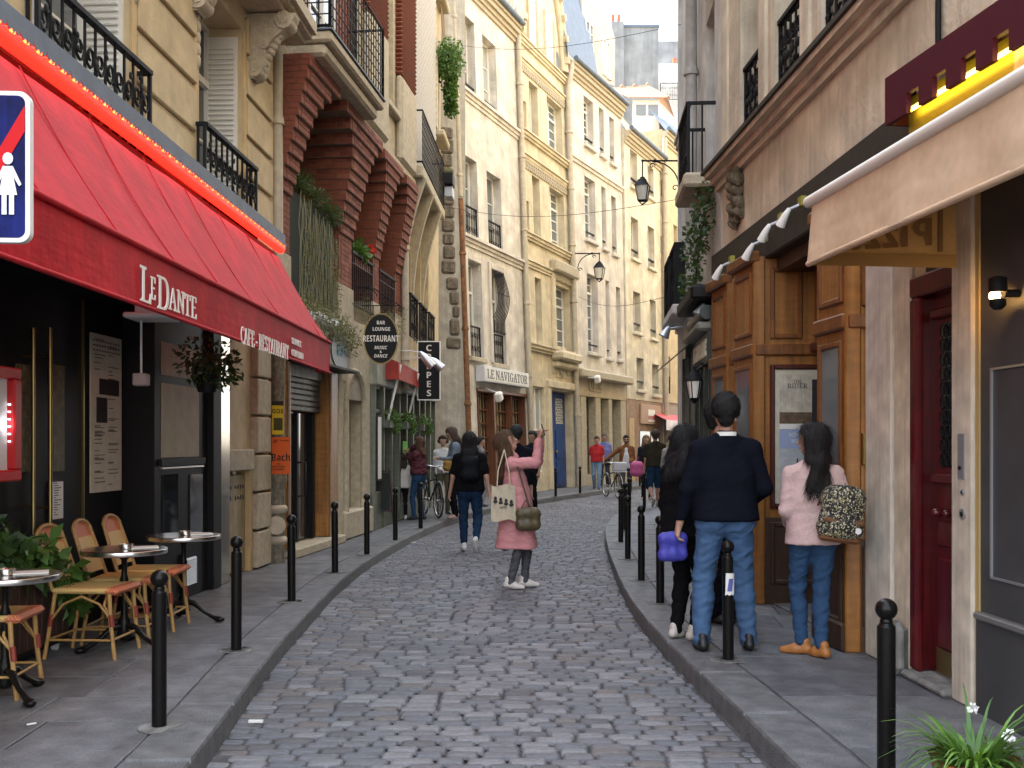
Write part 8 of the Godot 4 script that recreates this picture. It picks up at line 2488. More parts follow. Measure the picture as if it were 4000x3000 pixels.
	if not q.get("faceless", false):
		var E := Acc.new()
		for sd in [-1, 1]:
			E.ball(H.call(sd * 0.032, 1.65, 0.083), Vector3(0.014, 0.0075, 0.008), 8, 6, HR)
			E.ball(H.call(sd * 0.034, 1.672, 0.09), Vector3(0.022, 0.0045, 0.006), 8, 4, HR)
		mk(o, "eyes", E.done(), M.ink)
		var Mo := Acc.new(); Mo.ball(H.call(0, 1.589, 0.098), Vector3(0.024, 0.007, 0.006), 8, 4, HR)
		mk(o, "mouth", Mo.done(), mat("lip_%d" % person_no, 0.38, 0.13, 0.11, 0.5))
	# hair
	var hs: String = q.get("hairdo", "short")
	var hr := Sdf.new()
	hr.cap(H.call(0, 1.69, -0.035), H.call(0, 1.705, 0.02), 0.09, 0.08, 0.03)
	hr.cap(H.call(0, 1.66, -0.055), H.call(0, 1.61, -0.055), 0.077, 0.056, 0.03)
	for sd in [-1, 1]: hr.cap(H.call(sd * 0.055, 1.69, 0.0), H.call(sd * 0.068, 1.64, -0.02), 0.04, 0.022, 0.02)
	if hs == "long" or hs == "loose":
		var e := 1.28 if hs == "long" else 1.4
		for sd in [-1, 0, 1]:
			hr.cap(H.call(sd * 0.05, 1.66, -0.04), H.call(sd * 0.07, 1.5, -0.06), 0.055, 0.05, 0.03)
			hr.cap(H.call(sd * 0.07, 1.5, -0.06), B.call(sd * 0.06, e, -0.13), 0.05, 0.028, 0.03)
		for sd in [-1, 1]: hr.cap(H.call(sd * 0.078, 1.68, 0.02), H.call(sd * 0.085, 1.5, 0.0), 0.025, 0.03, 0.02)
	elif hs == "bun": hr.cap(H.call(0, 1.69, -0.13), H.call(0, 1.68, -0.14), 0.045, 0.045, 0.01)
	elif hs == "curly":
		for i in 14: hr.cap(H.call(0.085 * cos(i * 1.9), 1.68 + 0.05 * sin(i * 2.3), -0.02 - 0.05 * sin(i * 0.9)), H.call(0.09 * cos(i * 1.9), 1.66, -0.03), 0.04, 0.035, 0.01)
	elif hs == "cap":
		hr.cap(H.call(-0.03, 1.7, 0.09), H.call(0.03, 1.7, 0.13), 0.03, 0.02, 0.02)
	var HA := Acc.new()
	hr.mesh(HA, 0.009 if near else (0.012 if mid else 0.018), 0.007, 3)
	if hs != "cap" and HA.v.size() > 0: # loose strands over the mass of hair
		var sg := RandomNumberGenerator.new(); sg.seed = person_no
		var nv := HA.v.size()
		var Ls := 0.11 if hs == "long" or hs == "loose" else 0.035
		for i in 3200 if near else (1200 if mid else 160):
			var v := sg.randi() % nv
			var pp: Vector3 = HA.v[v]; var nn: Vector3 = HA.n[v]
			var dn := Vector3(sg.randfn() * 0.3, -1, sg.randfn() * 0.3 - 0.3)
			dn = (dn - nn * dn.dot(nn)).normalized()
			var sdw := dn.cross(nn).normalized() * (0.0011 if near else 0.0025)
			var L := Ls * sg.randf_range(0.5, 1.3)
			var p1 := pp + dn * L * 0.5 + nn * 0.006; var p2 := pp + dn * L + nn * sg.randf_range(-0.004, 0.008)
			HA.quad(pp - sdw, pp + sdw, p1 + sdw, p1 - sdw); HA.quad(p1 - sdw, p1 + sdw, p2, p2)
	mk(o, "cap" if hs == "cap" else "hair", HA.done(), mat("hair_%d" % person_no, q.hair[0], q.hair[1], q.hair[2], 0.8, "wood", 9.0, "n_cloth", 0.8, 0.0, false))
	if q.get("beard", false):
		var bd := Sdf.new(); bd.cap(H.call(-0.045, 1.6, 0.04), H.call(0, 1.562, 0.075), 0.026, 0.026, 0.02); bd.cap(H.call(0.045, 1.6, 0.04), H.call(0, 1.562, 0.075), 0.026, 0.026, 0.02)
		var BA := Acc.new(); bd.mesh(BA, 0.012)
		mk(o, "beard", BA.done(), M["hair_%d" % person_no])
	if q.get("shades", false):
		var ga := Acc.new()
		for sd in [-1, 1]: ga.ball(H.call(sd * 0.034, 1.648, 0.094), Vector3(0.026, 0.02, 0.01), 8, 6, HR)
		ga.tube([H.call(-0.08, 1.65, 0.0), H.call(-0.06, 1.652, 0.09), H.call(0.06, 1.652, 0.09), H.call(0.08, 1.65, 0.0)], 0.005, 5)
		mk(o, "sunglasses", ga.done(), M.black_panel)
	# trousers
	var P := Sdf.new()
	for i in 2:
		var sd := 1.0 if i == 0 else -1.0
		var l: Array = legs[i]
		var slim: float = q.get("slim", 1.0)
		P.cap(hipc + Vector3(sd * 0.06 * fat, 0.08, 0), hipc + Vector3(sd * 0.075 * fat, -0.03, -0.015), 0.098 * fat, 0.108 * fat, 0.05)
		P.cap(l[0], l[1], 0.092 * fat, 0.064 * slim, 0.05)
		var le: float = q.get("leg", 1.0)
		if le > 0.6:
			P.cap(l[1], l[1].lerp(l[2], 0.35 * le), 0.064 * slim, 0.061 * slim, 0.03)
			P.cap(l[1].lerp(l[2], 0.35 * le), l[1].lerp(l[2] + Vector3(0, -0.015, 0), le), 0.061 * slim, 0.05 * slim, 0.03)
		else: P.cap(l[0].lerp(l[1], 0.4), l[0].lerp(l[1], 1.05), 0.09 * fat, 0.082, 0.03)
	var PA := Acc.new(); P.mesh(PA, cb, 0.011, 7)
	mk(o, "trousers", PA.done(), cloth_mat("trousers_%d" % person_no, q.pants, 0.8, 2.5))
	# top
	var Tp := Sdf.new()
	var hem: float = q.get("hem", 0.93)
	for i in 2:
		var sd := 1.0 if i == 0 else -1.0
		var w: float = fat
		Tp.cap(B.call(sd * 0.07 * w, hem - 0.01, -0.005), B.call(sd * 0.074 * w, 1.2, 0.0), (0.143 if hem < 1.0 else 0.118) * w, 0.108 * w, 0.06)
		Tp.cap(B.call(sd * 0.074 * w, 1.2, 0.0), B.call(sd * 0.08 * w, 1.335, -0.005), 0.108 * w, 0.088 * w, 0.06)
		Tp.cap(B.call(sd * 0.035, 1.45, -0.018), arms[i][0], 0.055, 0.06 * w, 0.05)
		var thick: float = q.get("thick", 1.0)
		if q.get("sleeve", 1.0) > 0.7:
			Tp.cap(arms[i][0], arms[i][1], 0.064 * thick, 0.054 * thick, 0.03); Tp.cap(arms[i][1], arms[i][1].lerp(arms[i][2], 0.97), 0.054 * thick, 0.04 * thick, 0.025)
		else: Tp.cap(arms[i][0], arms[i][0].lerp(arms[i][1], 0.72), 0.066, 0.064, 0.03)
		if q.has("coat"):
			var cy: float = q.coat
			for zz in [-0.07, 0.06]:
				Tp.cap(B.call(sd * 0.06, 1.05, zz * 0.6), Vector3(hipc.x + sd * 0.09, cy - 0.04, hipc.z + zz * 1.5), 0.11, 0.135, 0.07)
	Tp.cap(B.call(0, hem - 0.01, -0.005), B.call(0, 1.2, -0.002), 0.13 * fat, 0.1 * fat, 0.05)
	Tp.cap(B.call(0, 1.2, -0.002), B.call(0, 1.42, -0.014), 0.1 * fat, 0.078, 0.05)
	Tp.cap(B.call(0, 1.45, -0.015), B.call(0, 1.475, -0.012), 0.07, 0.066, 0.03)
	var TA := Acc.new(); Tp.mesh(TA, cb, q.get("wrinkle", 0.007), 11, q.get("coat", hem))
	mk(o, "coat" if q.has("coat") else "top", TA.done(), cloth_mat("top_%d" % person_no, q.top, 0.85, 4.0))
	# shoes
	for i in 2:
		var l: Array = legs[i]
		var sd := 1.0 if i == 0 else -1.0
		var yaw: float = q.get("fy%d" % i, sd * 0.2); var pit: float = q.get("fp%d" % i, 0.0)
		var fb := Basis(Vector3.UP, yaw) * Basis(Vector3.RIGHT, pit)
		var Sh := Sdf.new()
		var an: Vector3 = l[2] + Vector3(0, -0.085, 0)
		var pt := func(x, y, z): return an + Vector3(0, 0.085, 0) + fb * Vector3(x, y - 0.085, z)
		Sh.cap(pt.call(0, 0.042, -0.05), pt.call(0, 0.04, 0.05), 0.036, 0.04, 0.02); Sh.cap(pt.call(0, 0.034, 0.05), pt.call(0, 0.024, 0.145), 0.04, 0.026, 0.02)
		Sh.cap(pt.call(0, 0.06, -0.03), pt.call(0, 0.1, -0.03), 0.034, 0.036, 0.02)
		var SA := Acc.new(); Sh.mesh(SA, 0.009 if near else (0.013 if mid else 0.02), 0.0, 1, 0.002 if pit == 0.0 else -1e9)
		mk(o, "shoe", SA.done(), mat("shoe_%d_%d" % [person_no, i], q.shoe[0], q.shoe[1], q.shoe[2], 0.5))
	return o

func soft_bag(label: String, category: String, xf: Transform3D, size: Vector3, m: Material, straps: Array, strap_m: Material, called := "bag") -> Node3D:
	var b := thing(called, label, category, xf)
	var S := Sdf.new()
	var r: float = min(size.x, min(size.y, size.z)) * 0.5
	for sx in [-1, 1]:
		for sy in [-1, 1]: S.cap(Vector3(sx * (size.x * 0.5 - r), sy * (size.y * 0.5 - r), 0), Vector3(0, sy * (size.y * 0.5 - r) * 0.9, 0), r, r * 1.05, r * 0.8)
	S.cap(Vector3(0, -size.y * 0.5 + r, 0), Vector3(0, size.y * 0.5 - r, 0), r, r, r)
	for sx in [-1, 1]: S.cap(Vector3(sx * (size.x * 0.5 - r), -size.y * 0.5 + r, 0), Vector3(sx * (size.x * 0.5 - r), size.y * 0.5 - r, 0), r, r * 0.9, r)
	var A := Acc.new(); S.mesh(A, max(0.008, r * 0.16), 0.006, 5)
	mk(b, "body", A.done(), m)
	for st in straps:
		var T2 := Acc.new(); T2.tube(st, 0.009, 6)
		mk(b, "strap", T2.done(), strap_m)
	return b

func people() -> void:
	var V := func(x, y, z): return Vector3(x, y, z)
	var jeans := [0.035, 0.075, 0.16]
	# woman in the pink coat, photographing upwards
	var pk := {X = 0.05, Z = 11.17, y = 0.012, h = 1.68, turn = PI / 2 - 0.12, lean = -0.1, pitch = -0.32, lf = Vector3(0.09, 0, 0.08), rf = Vector3(-0.09, 0, -0.06), lh = Vector3(0.06, 1.66, 0.27), rh = Vector3(-0.05, 1.65, 0.25), pole = Vector3(0, -1, 0.6), hd0 = Vector3(0, 1, 0.25), hd1 = Vector3(0, 1, 0.3), thumb0 = Vector3(-1, 0.2, 0), thumb1 = Vector3(1, 0.2, 0), curl0 = 0.8, curl1 = 0.8, top = [0.6, 0.26, 0.26], coat = 0.45, hem = 0.95, thick = 1.02, pants = [0.075, 0.078, 0.085], slim = 0.8, shoe = [0.62, 0.58, 0.52], hair = [0.13, 0.07, 0.03], hairdo = "long", skin = [0.55, 0.31, 0.21]}
	var p := person("woman in a long pink coat raising a phone to photograph", pk)
	var ph := thing("phone", "dark phone held up by the woman in pink", "phone", p.transform * Transform3D(Basis(Vector3.RIGHT, -0.3), Vector3(0.0, 1.77, 0.3)))
	part(ph, "case", M.black_panel, Vector3(-0.035, -0.07, -0.004), Vector3(0.035, 0.07, 0.004), 0.003)
	var canvas := cloth_mat("canvas", [0.58, 0.5, 0.36], 0.9, 3.0)
	var tt := thing("tote_bag", "cream canvas tote bag with dark printed heads on the pink coat", "bag", at(-0.09, 0.94, 10.9, 0.1))
	var TS := Acc.new()
	var rows := []
	for r in 9:
		var row := []
		for k in 9: row.append(Vector3((k / 8.0 - 0.5) * 0.25 * (1.0 + 0.06 * (1 - r / 8.0)), (r / 8.0 - 0.5) * 0.37 - 0.015 * sin(k * 0.9), 0.03 * cos((k / 8.0 - 0.5) * PI) + 0.008 * sin(k * 1.9 + r)))
		rows.append(row)
	TS.grid(rows, false, false)
	var back := []
	for r in rows:
		var rr := []
		for e in r: rr.append(e * Vector3(1, 1, -1))
		rr.reverse(); back.append(rr)
	TS.grid(back, false, false)
	mk(tt, "sack", TS.done(), canvas)
	for sx in [-0.07, 0.07]:
		var ST := Acc.new(); ST.tube([Vector3(sx, 0.17, 0.02), Vector3(sx * 0.8 + 0.0, 0.34, 0.0), Vector3(0.02, 0.56, -0.12)], 0.008, 5)
		mk(tt, "handle", ST.done(), canvas)
	var pr := Acc.new()
	for i in 4:
		pr.ball(Vector3(-0.088 + i * 0.056, 0.05 - 0.012 * i, 0.034), Vector3(0.017, 0.022, 0.006), 9, 6)
		pr.ball(Vector3(-0.088 + i * 0.056, 0.018 - 0.012 * i, 0.035), Vector3(0.024, 0.018, 0.005), 9, 6)
	for i in 3: pr.bx(Vector3(-0.04, -0.035 - i * 0.01, 0.036), Vector3(0.03, -0.032 - i * 0.01, 0.039))
	mk(tt, "print", pr.done(), M.ink)
	soft_bag("olive leather handbag hanging at the pink coat's front", "handbag", at(0.17, 0.77, 10.92, 0.2), Vector3(0.25, 0.22, 0.09), cloth_mat("olive", [0.09, 0.07, 0.03], 0.5), [[Vector3(-0.08, 0.1, 0), Vector3(-0.03, 0.2, 0), Vector3(0.05, 0.1, 0)], [Vector3(0.02, 0.1, 0), Vector3(-0.1, 0.55, -0.05)]], cloth_mat("olive_strap", [0.07, 0.055, 0.03], 0.5), "handbag")
	# woman walking away
	person("long-haired woman in a black T-shirt and jeans walking up the cobbles", {X = -0.61, Z = 14.9, y = 0.012, h = 1.7, turn = PI, fat = 1.08, sleeve = 0.4, top = [0.008, 0.008, 0.009], hem = 0.9, pants = [0.018, 0.04, 0.085], leg = 0.82, lf = V.call(0.09, 0, 0.14), rf = V.call(-0.1, 0.1, -0.22), fp1 = 0.9, shoe = [0.6, 0.6, 0.58], hair = [0.008, 0.006, 0.006], hairdo = "long", rh = V.call(-0.3, 0.86, -0.08), lh = V.call(0.3, 0.86, 0.1)})
	soft_bag("small black backpack on the woman in the black T-shirt", "backpack", at(-0.6, 1.22, 14.68), Vector3(0.24, 0.32, 0.12), cloth_mat("black_pack", [0.012, 0.014, 0.016], 0.6), [[Vector3(-0.1, 0.14, 0), Vector3(-0.1, 0.22, -0.15)], [Vector3(0.1, 0.14, 0), Vector3(0.1, 0.22, -0.15)]], M.black_panel, "backpack")
	person("man in dark jacket and black trousers standing past the pink coat", {X = 0.47, Z = 24.3, y = 0.01, h = 1.84, turn = -0.7, top = [0.02, 0.02, 0.035], sleeve = 0.4, pants = [0.008, 0.008, 0.009], shoe = [0.02, 0.02, 0.02], hair = [0.02, 0.015, 0.012], skin = [0.36, 0.2, 0.13]})
	person("person in a black cap and dark clothes behind the pink coat", {X = 0.06, Z = 15.1, y = 0.012, h = 1.8, turn = PI + 0.2, top = [0.01, 0.01, 0.014], pants = [0.02, 0.025, 0.04], shoe = [0.55, 0.55, 0.53], hair = [0.008, 0.008, 0.009], hairdo = "cap", lf = V.call(0.13, 0, 0.05), rf = V.call(-0.13, 0, 0)})
	# group by the crêpe shop
	person("child in a white hooded jacket at the crêpe shop", {X = -2.1, Z = 19.8, h = 1.25, turn = PI + 0.3, top = [0.58, 0.55, 0.5], thick = 1.15, fat = 1.05, hem = 0.85, pants = [0.012, 0.012, 0.014], slim = 0.85, shoe = [0.6, 0.58, 0.55], hair = [0.02, 0.013, 0.01], hairdo = "loose"})
	soft_bag("purple cloth bag in the child's hand", "bag", at(-2.22, 0.72, 19.7), Vector3(0.2, 0.5, 0.08), cloth_mat("purple_bag", [0.16, 0.12, 0.3], 0.8), [[Vector3(0, 0.24, 0), Vector3(0.03, 0.34, 0)]], cloth_mat("purple_strap", [0.16, 0.12, 0.3], 0.8))
	person("woman in a maroon quilted jacket eating by the crêpe shop", {X = -1.77, Z = 19.8, h = 1.56, turn = -PI / 2 - 0.35, top = [0.085, 0.012, 0.022], thick = 1.25, fat = 1.08, hem = 0.98, wrinkle = 0.03, pants = [0.03, 0.07, 0.14], slim = 0.85, shoe = [0.012, 0.012, 0.012], hair = [0.11, 0.045, 0.02], hairdo = "loose", rh = V.call(-0.05, 1.5, 0.22), lh = V.call(0.06, 1.4, 0.24), curl0 = 1.0, curl1 = 1.0, lf = V.call(0.09, 0, 0.08), rf = V.call(-0.09, 0, -0.05)})
	person("curly-haired woman in a white top and khaki trousers", {X = -1.42, Z = 21.4, h = 1.6, turn = 0.3, yaw = -0.3, sleeve = 0.9, top = [0.6, 0.6, 0.6], pants = [0.12, 0.1, 0.06], shoe = [0.05, 0.04, 0.03], hair = [0.04, 0.022, 0.014], hairdo = "curly", rh = V.call(-0.1, 1.0, 0.2)})
	person("person in black with a grey-blue shawl bending over a phone", {X = -1.1, Z = 20.25, h = 1.76, turn = -PI / 2 + 0.2, pitch = 0.35, lean = 0.06, fat = 1.12, thick = 1.3, top = [0.16, 0.2, 0.25], hem = 1.15, pants = [0.01, 0.01, 0.011], shoe = [0.4, 0.26, 0.22], hair = [0.09, 0.05, 0.03], hairdo = "loose", rh = V.call(-0.1, 1.15, 0.3), lh = V.call(0.1, 1.15, 0.3)})
	soft_bag("mustard shoulder bag on the person with the shawl", "bag", at(-1.2, 1.15, 20.05, 0.3), Vector3(0.24, 0.18, 0.1), cloth_mat("mustard", [0.3, 0.16, 0.02], 0.7), [[Vector3(0.05, 0.08, 0), Vector3(0.15, 0.35, -0.08)]], cloth_mat("mustard_strap", [0.25, 0.14, 0.02], 0.7))
	person("woman with tied-back hair and patterned top by the NAVIGATOR shop", {X = -0.72, Z = 24.1, h = 1.6, turn = PI / 2 + 0.2, top = [0.2, 0.19, 0.2], pants = [0.3, 0.3, 0.32], shoe = [0.03, 0.03, 0.03], hair = [0.02, 0.014, 0.01], hairdo = "bun"})
	# far group
	person("youth in a red hooded top and pale jeans", {X = 2.72, Z = 33.3, h = 1.68, turn = -0.15, top = [0.42, 0.008, 0.014], sleeve = 0.5, pants = [0.17, 0.27, 0.4], shoe = [0.03, 0.04, 0.07], hair = [0.09, 0.04, 0.02], lf = V.call(0.09, 0, 0.16), rf = V.call(-0.08, 0.03, -0.12)})
	person("older man in a lilac-blue jacket behind the red top", {X = 3.12, Z = 35.0, h = 1.78, turn = -0.1, top = [0.16, 0.18, 0.42], pants = [0.04, 0.05, 0.08], shoe = [0.1, 0.09, 0.09], hair = [0.2, 0.18, 0.17]})
	p = person("bearded man in a brown jacket and sunglasses wheeling a bicycle", {X = 3.37, Z = 30.6, y = 0.01, h = 1.8, turn = -0.1, top = [0.17, 0.06, 0.014], thick = 1.15, pants = [0.05, 0.05, 0.048], shoe = [0.3, 0.3, 0.3], hair = [0.01, 0.008, 0.008], beard = true, shades = true, rh = V.call(-0.62, 1.05, 0.12), lh = V.call(0.12, 1.02, 0.24), lf = V.call(0.1, 0, -0.1), rf = V.call(-0.1, 0, 0.14)})
	var SS := Sdf.new()
	SS.cap(Vector3(0, 0.9, 0.09), Vector3(0, 1.38, 0.075), 0.085, 0.05, 0.03)
	for sx in [-1, 1]: SS.cap(Vector3(sx * 0.07, 0.86, 0.06), Vector3(sx * 0.02, 1.2, 0.08), 0.1, 0.08, 0.04)
	var SAc := Acc.new(); SS.mesh(SAc, 0.02, 0.0, 1, 0.82)
	mk(p, "shirt", SAc.done(), cloth_mat("white_shirt_cloth", [0.6, 0.6, 0.62]))
	person("man in a dark T-shirt and denim shorts walking away", {X = 3.28, Z = 23.8, h = 1.75, turn = PI + 0.1, fat = 1.12, sleeve = 0.4, top = [0.035, 0.03, 0.02], pants = [0.02, 0.05, 0.1], leg = 0.4, shoe = [0.25, 0.23, 0.21], hair = [0.06, 0.035, 0.02], lf = V.call(0.1, 0.1, -0.25), fp0 = 0.9, rf = V.call(-0.1, 0, 0.18), skin = [0.45, 0.24, 0.16]})
	person("woman in black carrying a pink bag behind the denim shorts", {X = 3.5, Z = 27.0, h = 1.66, turn = 0.1, top = [0.02, 0.02, 0.022], pants = [0.008, 0.008, 0.01], slim = 0.8, shoe = [0.4, 0.3, 0.26], hair = [0.3, 0.2, 0.1], hairdo = "loose"})
	soft_bag("bright pink bag beside the dark T-shirt", "bag", at(3.08, 0.96, 25.6), Vector3(0.3, 0.32, 0.16), cloth_mat("pink_bag", [0.55, 0.1, 0.28], 0.7), [[Vector3(0, 0.15, 0), Vector3(0.04, 0.3, 0)]], cloth_mat("pink_strap", [0.5, 0.1, 0.25], 0.7))
	person("fair-haired woman in a patterned white blouse and dark trousers", {X = 3.2, Z = 20.6, h = 1.64, turn = PI - 0.4, top = [0.36, 0.34, 0.33], pants = [0.05, 0.04, 0.05], shoe = [0.05, 0.04, 0.04], hair = [0.3, 0.21, 0.11], hairdo = "bun"})
	# queue at the cinema
	person("black-haired woman in a black track jacket and trousers", {X = 1.25, Z = 7.62, h = 1.55, turn = PI - 0.95, pitch = 0.12, thick = 1.15, fat = 1.04, top = [0.008, 0.008, 0.009], hem = 0.86, pants = [0.007, 0.007, 0.008], shoe = [0.5, 0.46, 0.4], hair = [0.007, 0.006, 0.006], hairdo = "loose", lf = V.call(0.09, 0, 0.02), rf = V.call(-0.09, 0, 0.06), skin = [0.4, 0.22, 0.14]})
	soft_bag("bright blue pouch hanging beside the black track jacket", "bag", at(1.14, 0.83, 7.35, 0.2), Vector3(0.2, 0.19, 0.07), cloth_mat("blue_pouch", [0.05, 0.05, 0.36], 0.6), [[Vector3(0.04, 0.08, 0), Vector3(0.12, 0.4, -0.1)]], M.black_panel)
	p = person("man in a navy sweater and blue jeans seen from behind", {X = 1.49, Z = 7.22, h = 1.76, turn = PI, yaw = -0.12, fat = 1.1, thick = 1.06, top = [0.007, 0.008, 0.014], wrinkle = 0.004, hem = 0.9, pants = [0.05, 0.115, 0.23], slim = 1.12, shoe = [0.01, 0.01, 0.01], hair = [0.01, 0.008, 0.007], lf = V.call(0.17, 0, 0), rf = V.call(-0.16, 0, 0.02), fy0 = 0.1, fy1 = -0.1, rh = V.call(-0.22, 1.02, 0.22), lh = V.call(0.31, 0.88, 0.06), curl0 = 0.9})
	var CA := Acc.new(); CA.lathe(Vector3(0, 1.485, -0.01), [[0.076, 0], [0.07, 0.025], [0.064, 0.028]], 20)
	mk(p, "shirt_collar", CA.done(), M.paper_white)
	person("dark-haired man in black standing beyond the navy sweater", {X = 1.66, Z = 8.4, h = 1.76, turn = PI / 2 - 0.2, top = [0.012, 0.012, 0.02], pants = [0.01, 0.011, 0.016], shoe = [0.012, 0.01, 0.01], hair = [0.008, 0.007, 0.007], lf = V.call(0.1, 0, 0.12), rf = V.call(-0.1, 0, -0.02)})
	person("woman in a pale pink cardigan and slim jeans by the cinema", {X = 2.06, Z = 7.02, h = 1.55, turn = PI, yaw = 1.0, top = [0.58, 0.4, 0.37], hem = 0.86, fat = 0.98, pants = [0.035, 0.075, 0.15], slim = 0.92, leg = 0.92, shoe = [0.34, 0.13, 0.03], hair = [0.01, 0.007, 0.006], hairdo = "long", lf = V.call(0.09, 0, 0.08), rf = V.call(-0.02, 0, -0.06), fy0 = 1.1, fy1 = 0.5, lh = V.call(0.16, 1.0, 0.2), rh = V.call(-0.2, 0.98, 0.15), skin = [0.45, 0.25, 0.16]})
	# flowered backpack
	var im := Image.create(128, 128, false, Image.FORMAT_RGB8)
	im.fill(Color(0.09, 0.09, 0.1))
	var g := RandomNumberGenerator.new(); g.seed = 33
	for i in 260:
		var c := Vector2i(g.randi() % 128, g.randi() % 128)
		var co := [Color(0.85, 0.82, 0.66), Color(0.78, 0.72, 0.5), Color(0.55, 0.5, 0.3), Color(0.9, 0.88, 0.8)][i % 4] as Color
		for dx in range(-2, 3):
			for dy in range(-2, 3):
				if abs(dx) + abs(dy) < 4 and g.randf() < 0.8: im.set_pixel((c.x + dx + 128) % 128, (c.y + dy + 128) % 128, co)
	var fm := mat("flower_cloth", 1, 1, 1, 0.8)
	fm.albedo_texture = ImageTexture.create_from_image(im); fm.uv1_triplanar = true; fm.uv1_scale = Vector3.ONE * 4.5
	var tan_ := cloth_mat("tan_leather", [0.16, 0.06, 0.018], 0.5)
	var bp := soft_bag("black flower-print backpack with tan straps on the pink cardigan", "backpack", at(2.17, 1.1, 6.82, -0.12) * Transform3D(Basis(Vector3.BACK, -0.12), Vector3.ZERO), Vector3(0.27, 0.33, 0.13), fm, [[Vector3(-0.12, 0.12, -0.02), Vector3(-0.16, -0.02, -0.12), Vector3(-0.12, -0.14, -0.04)], [Vector3(0.0, 0.17, 0), Vector3(0.0, 0.21, -0.02), Vector3(0.03, 0.17, 0)]], tan_, "backpack")
	part(bp, "tan_band", tan_, Vector3(-0.12, -0.07, 0.04), Vector3(0.14, -0.03, 0.083), 0.015)
	part(bp, "tan_base", tan_, Vector3(-0.13, -0.19, -0.06), Vector3(0.13, -0.15, 0.07), 0.02)
	var bd := Acc.new(); bd.tube([Vector3(0.1, -0.1, 0.078), Vector3(0.1, -0.1, 0.086)], 0.02, 14)
	mk(bp, "badge", bd.done(), M.paper_white)

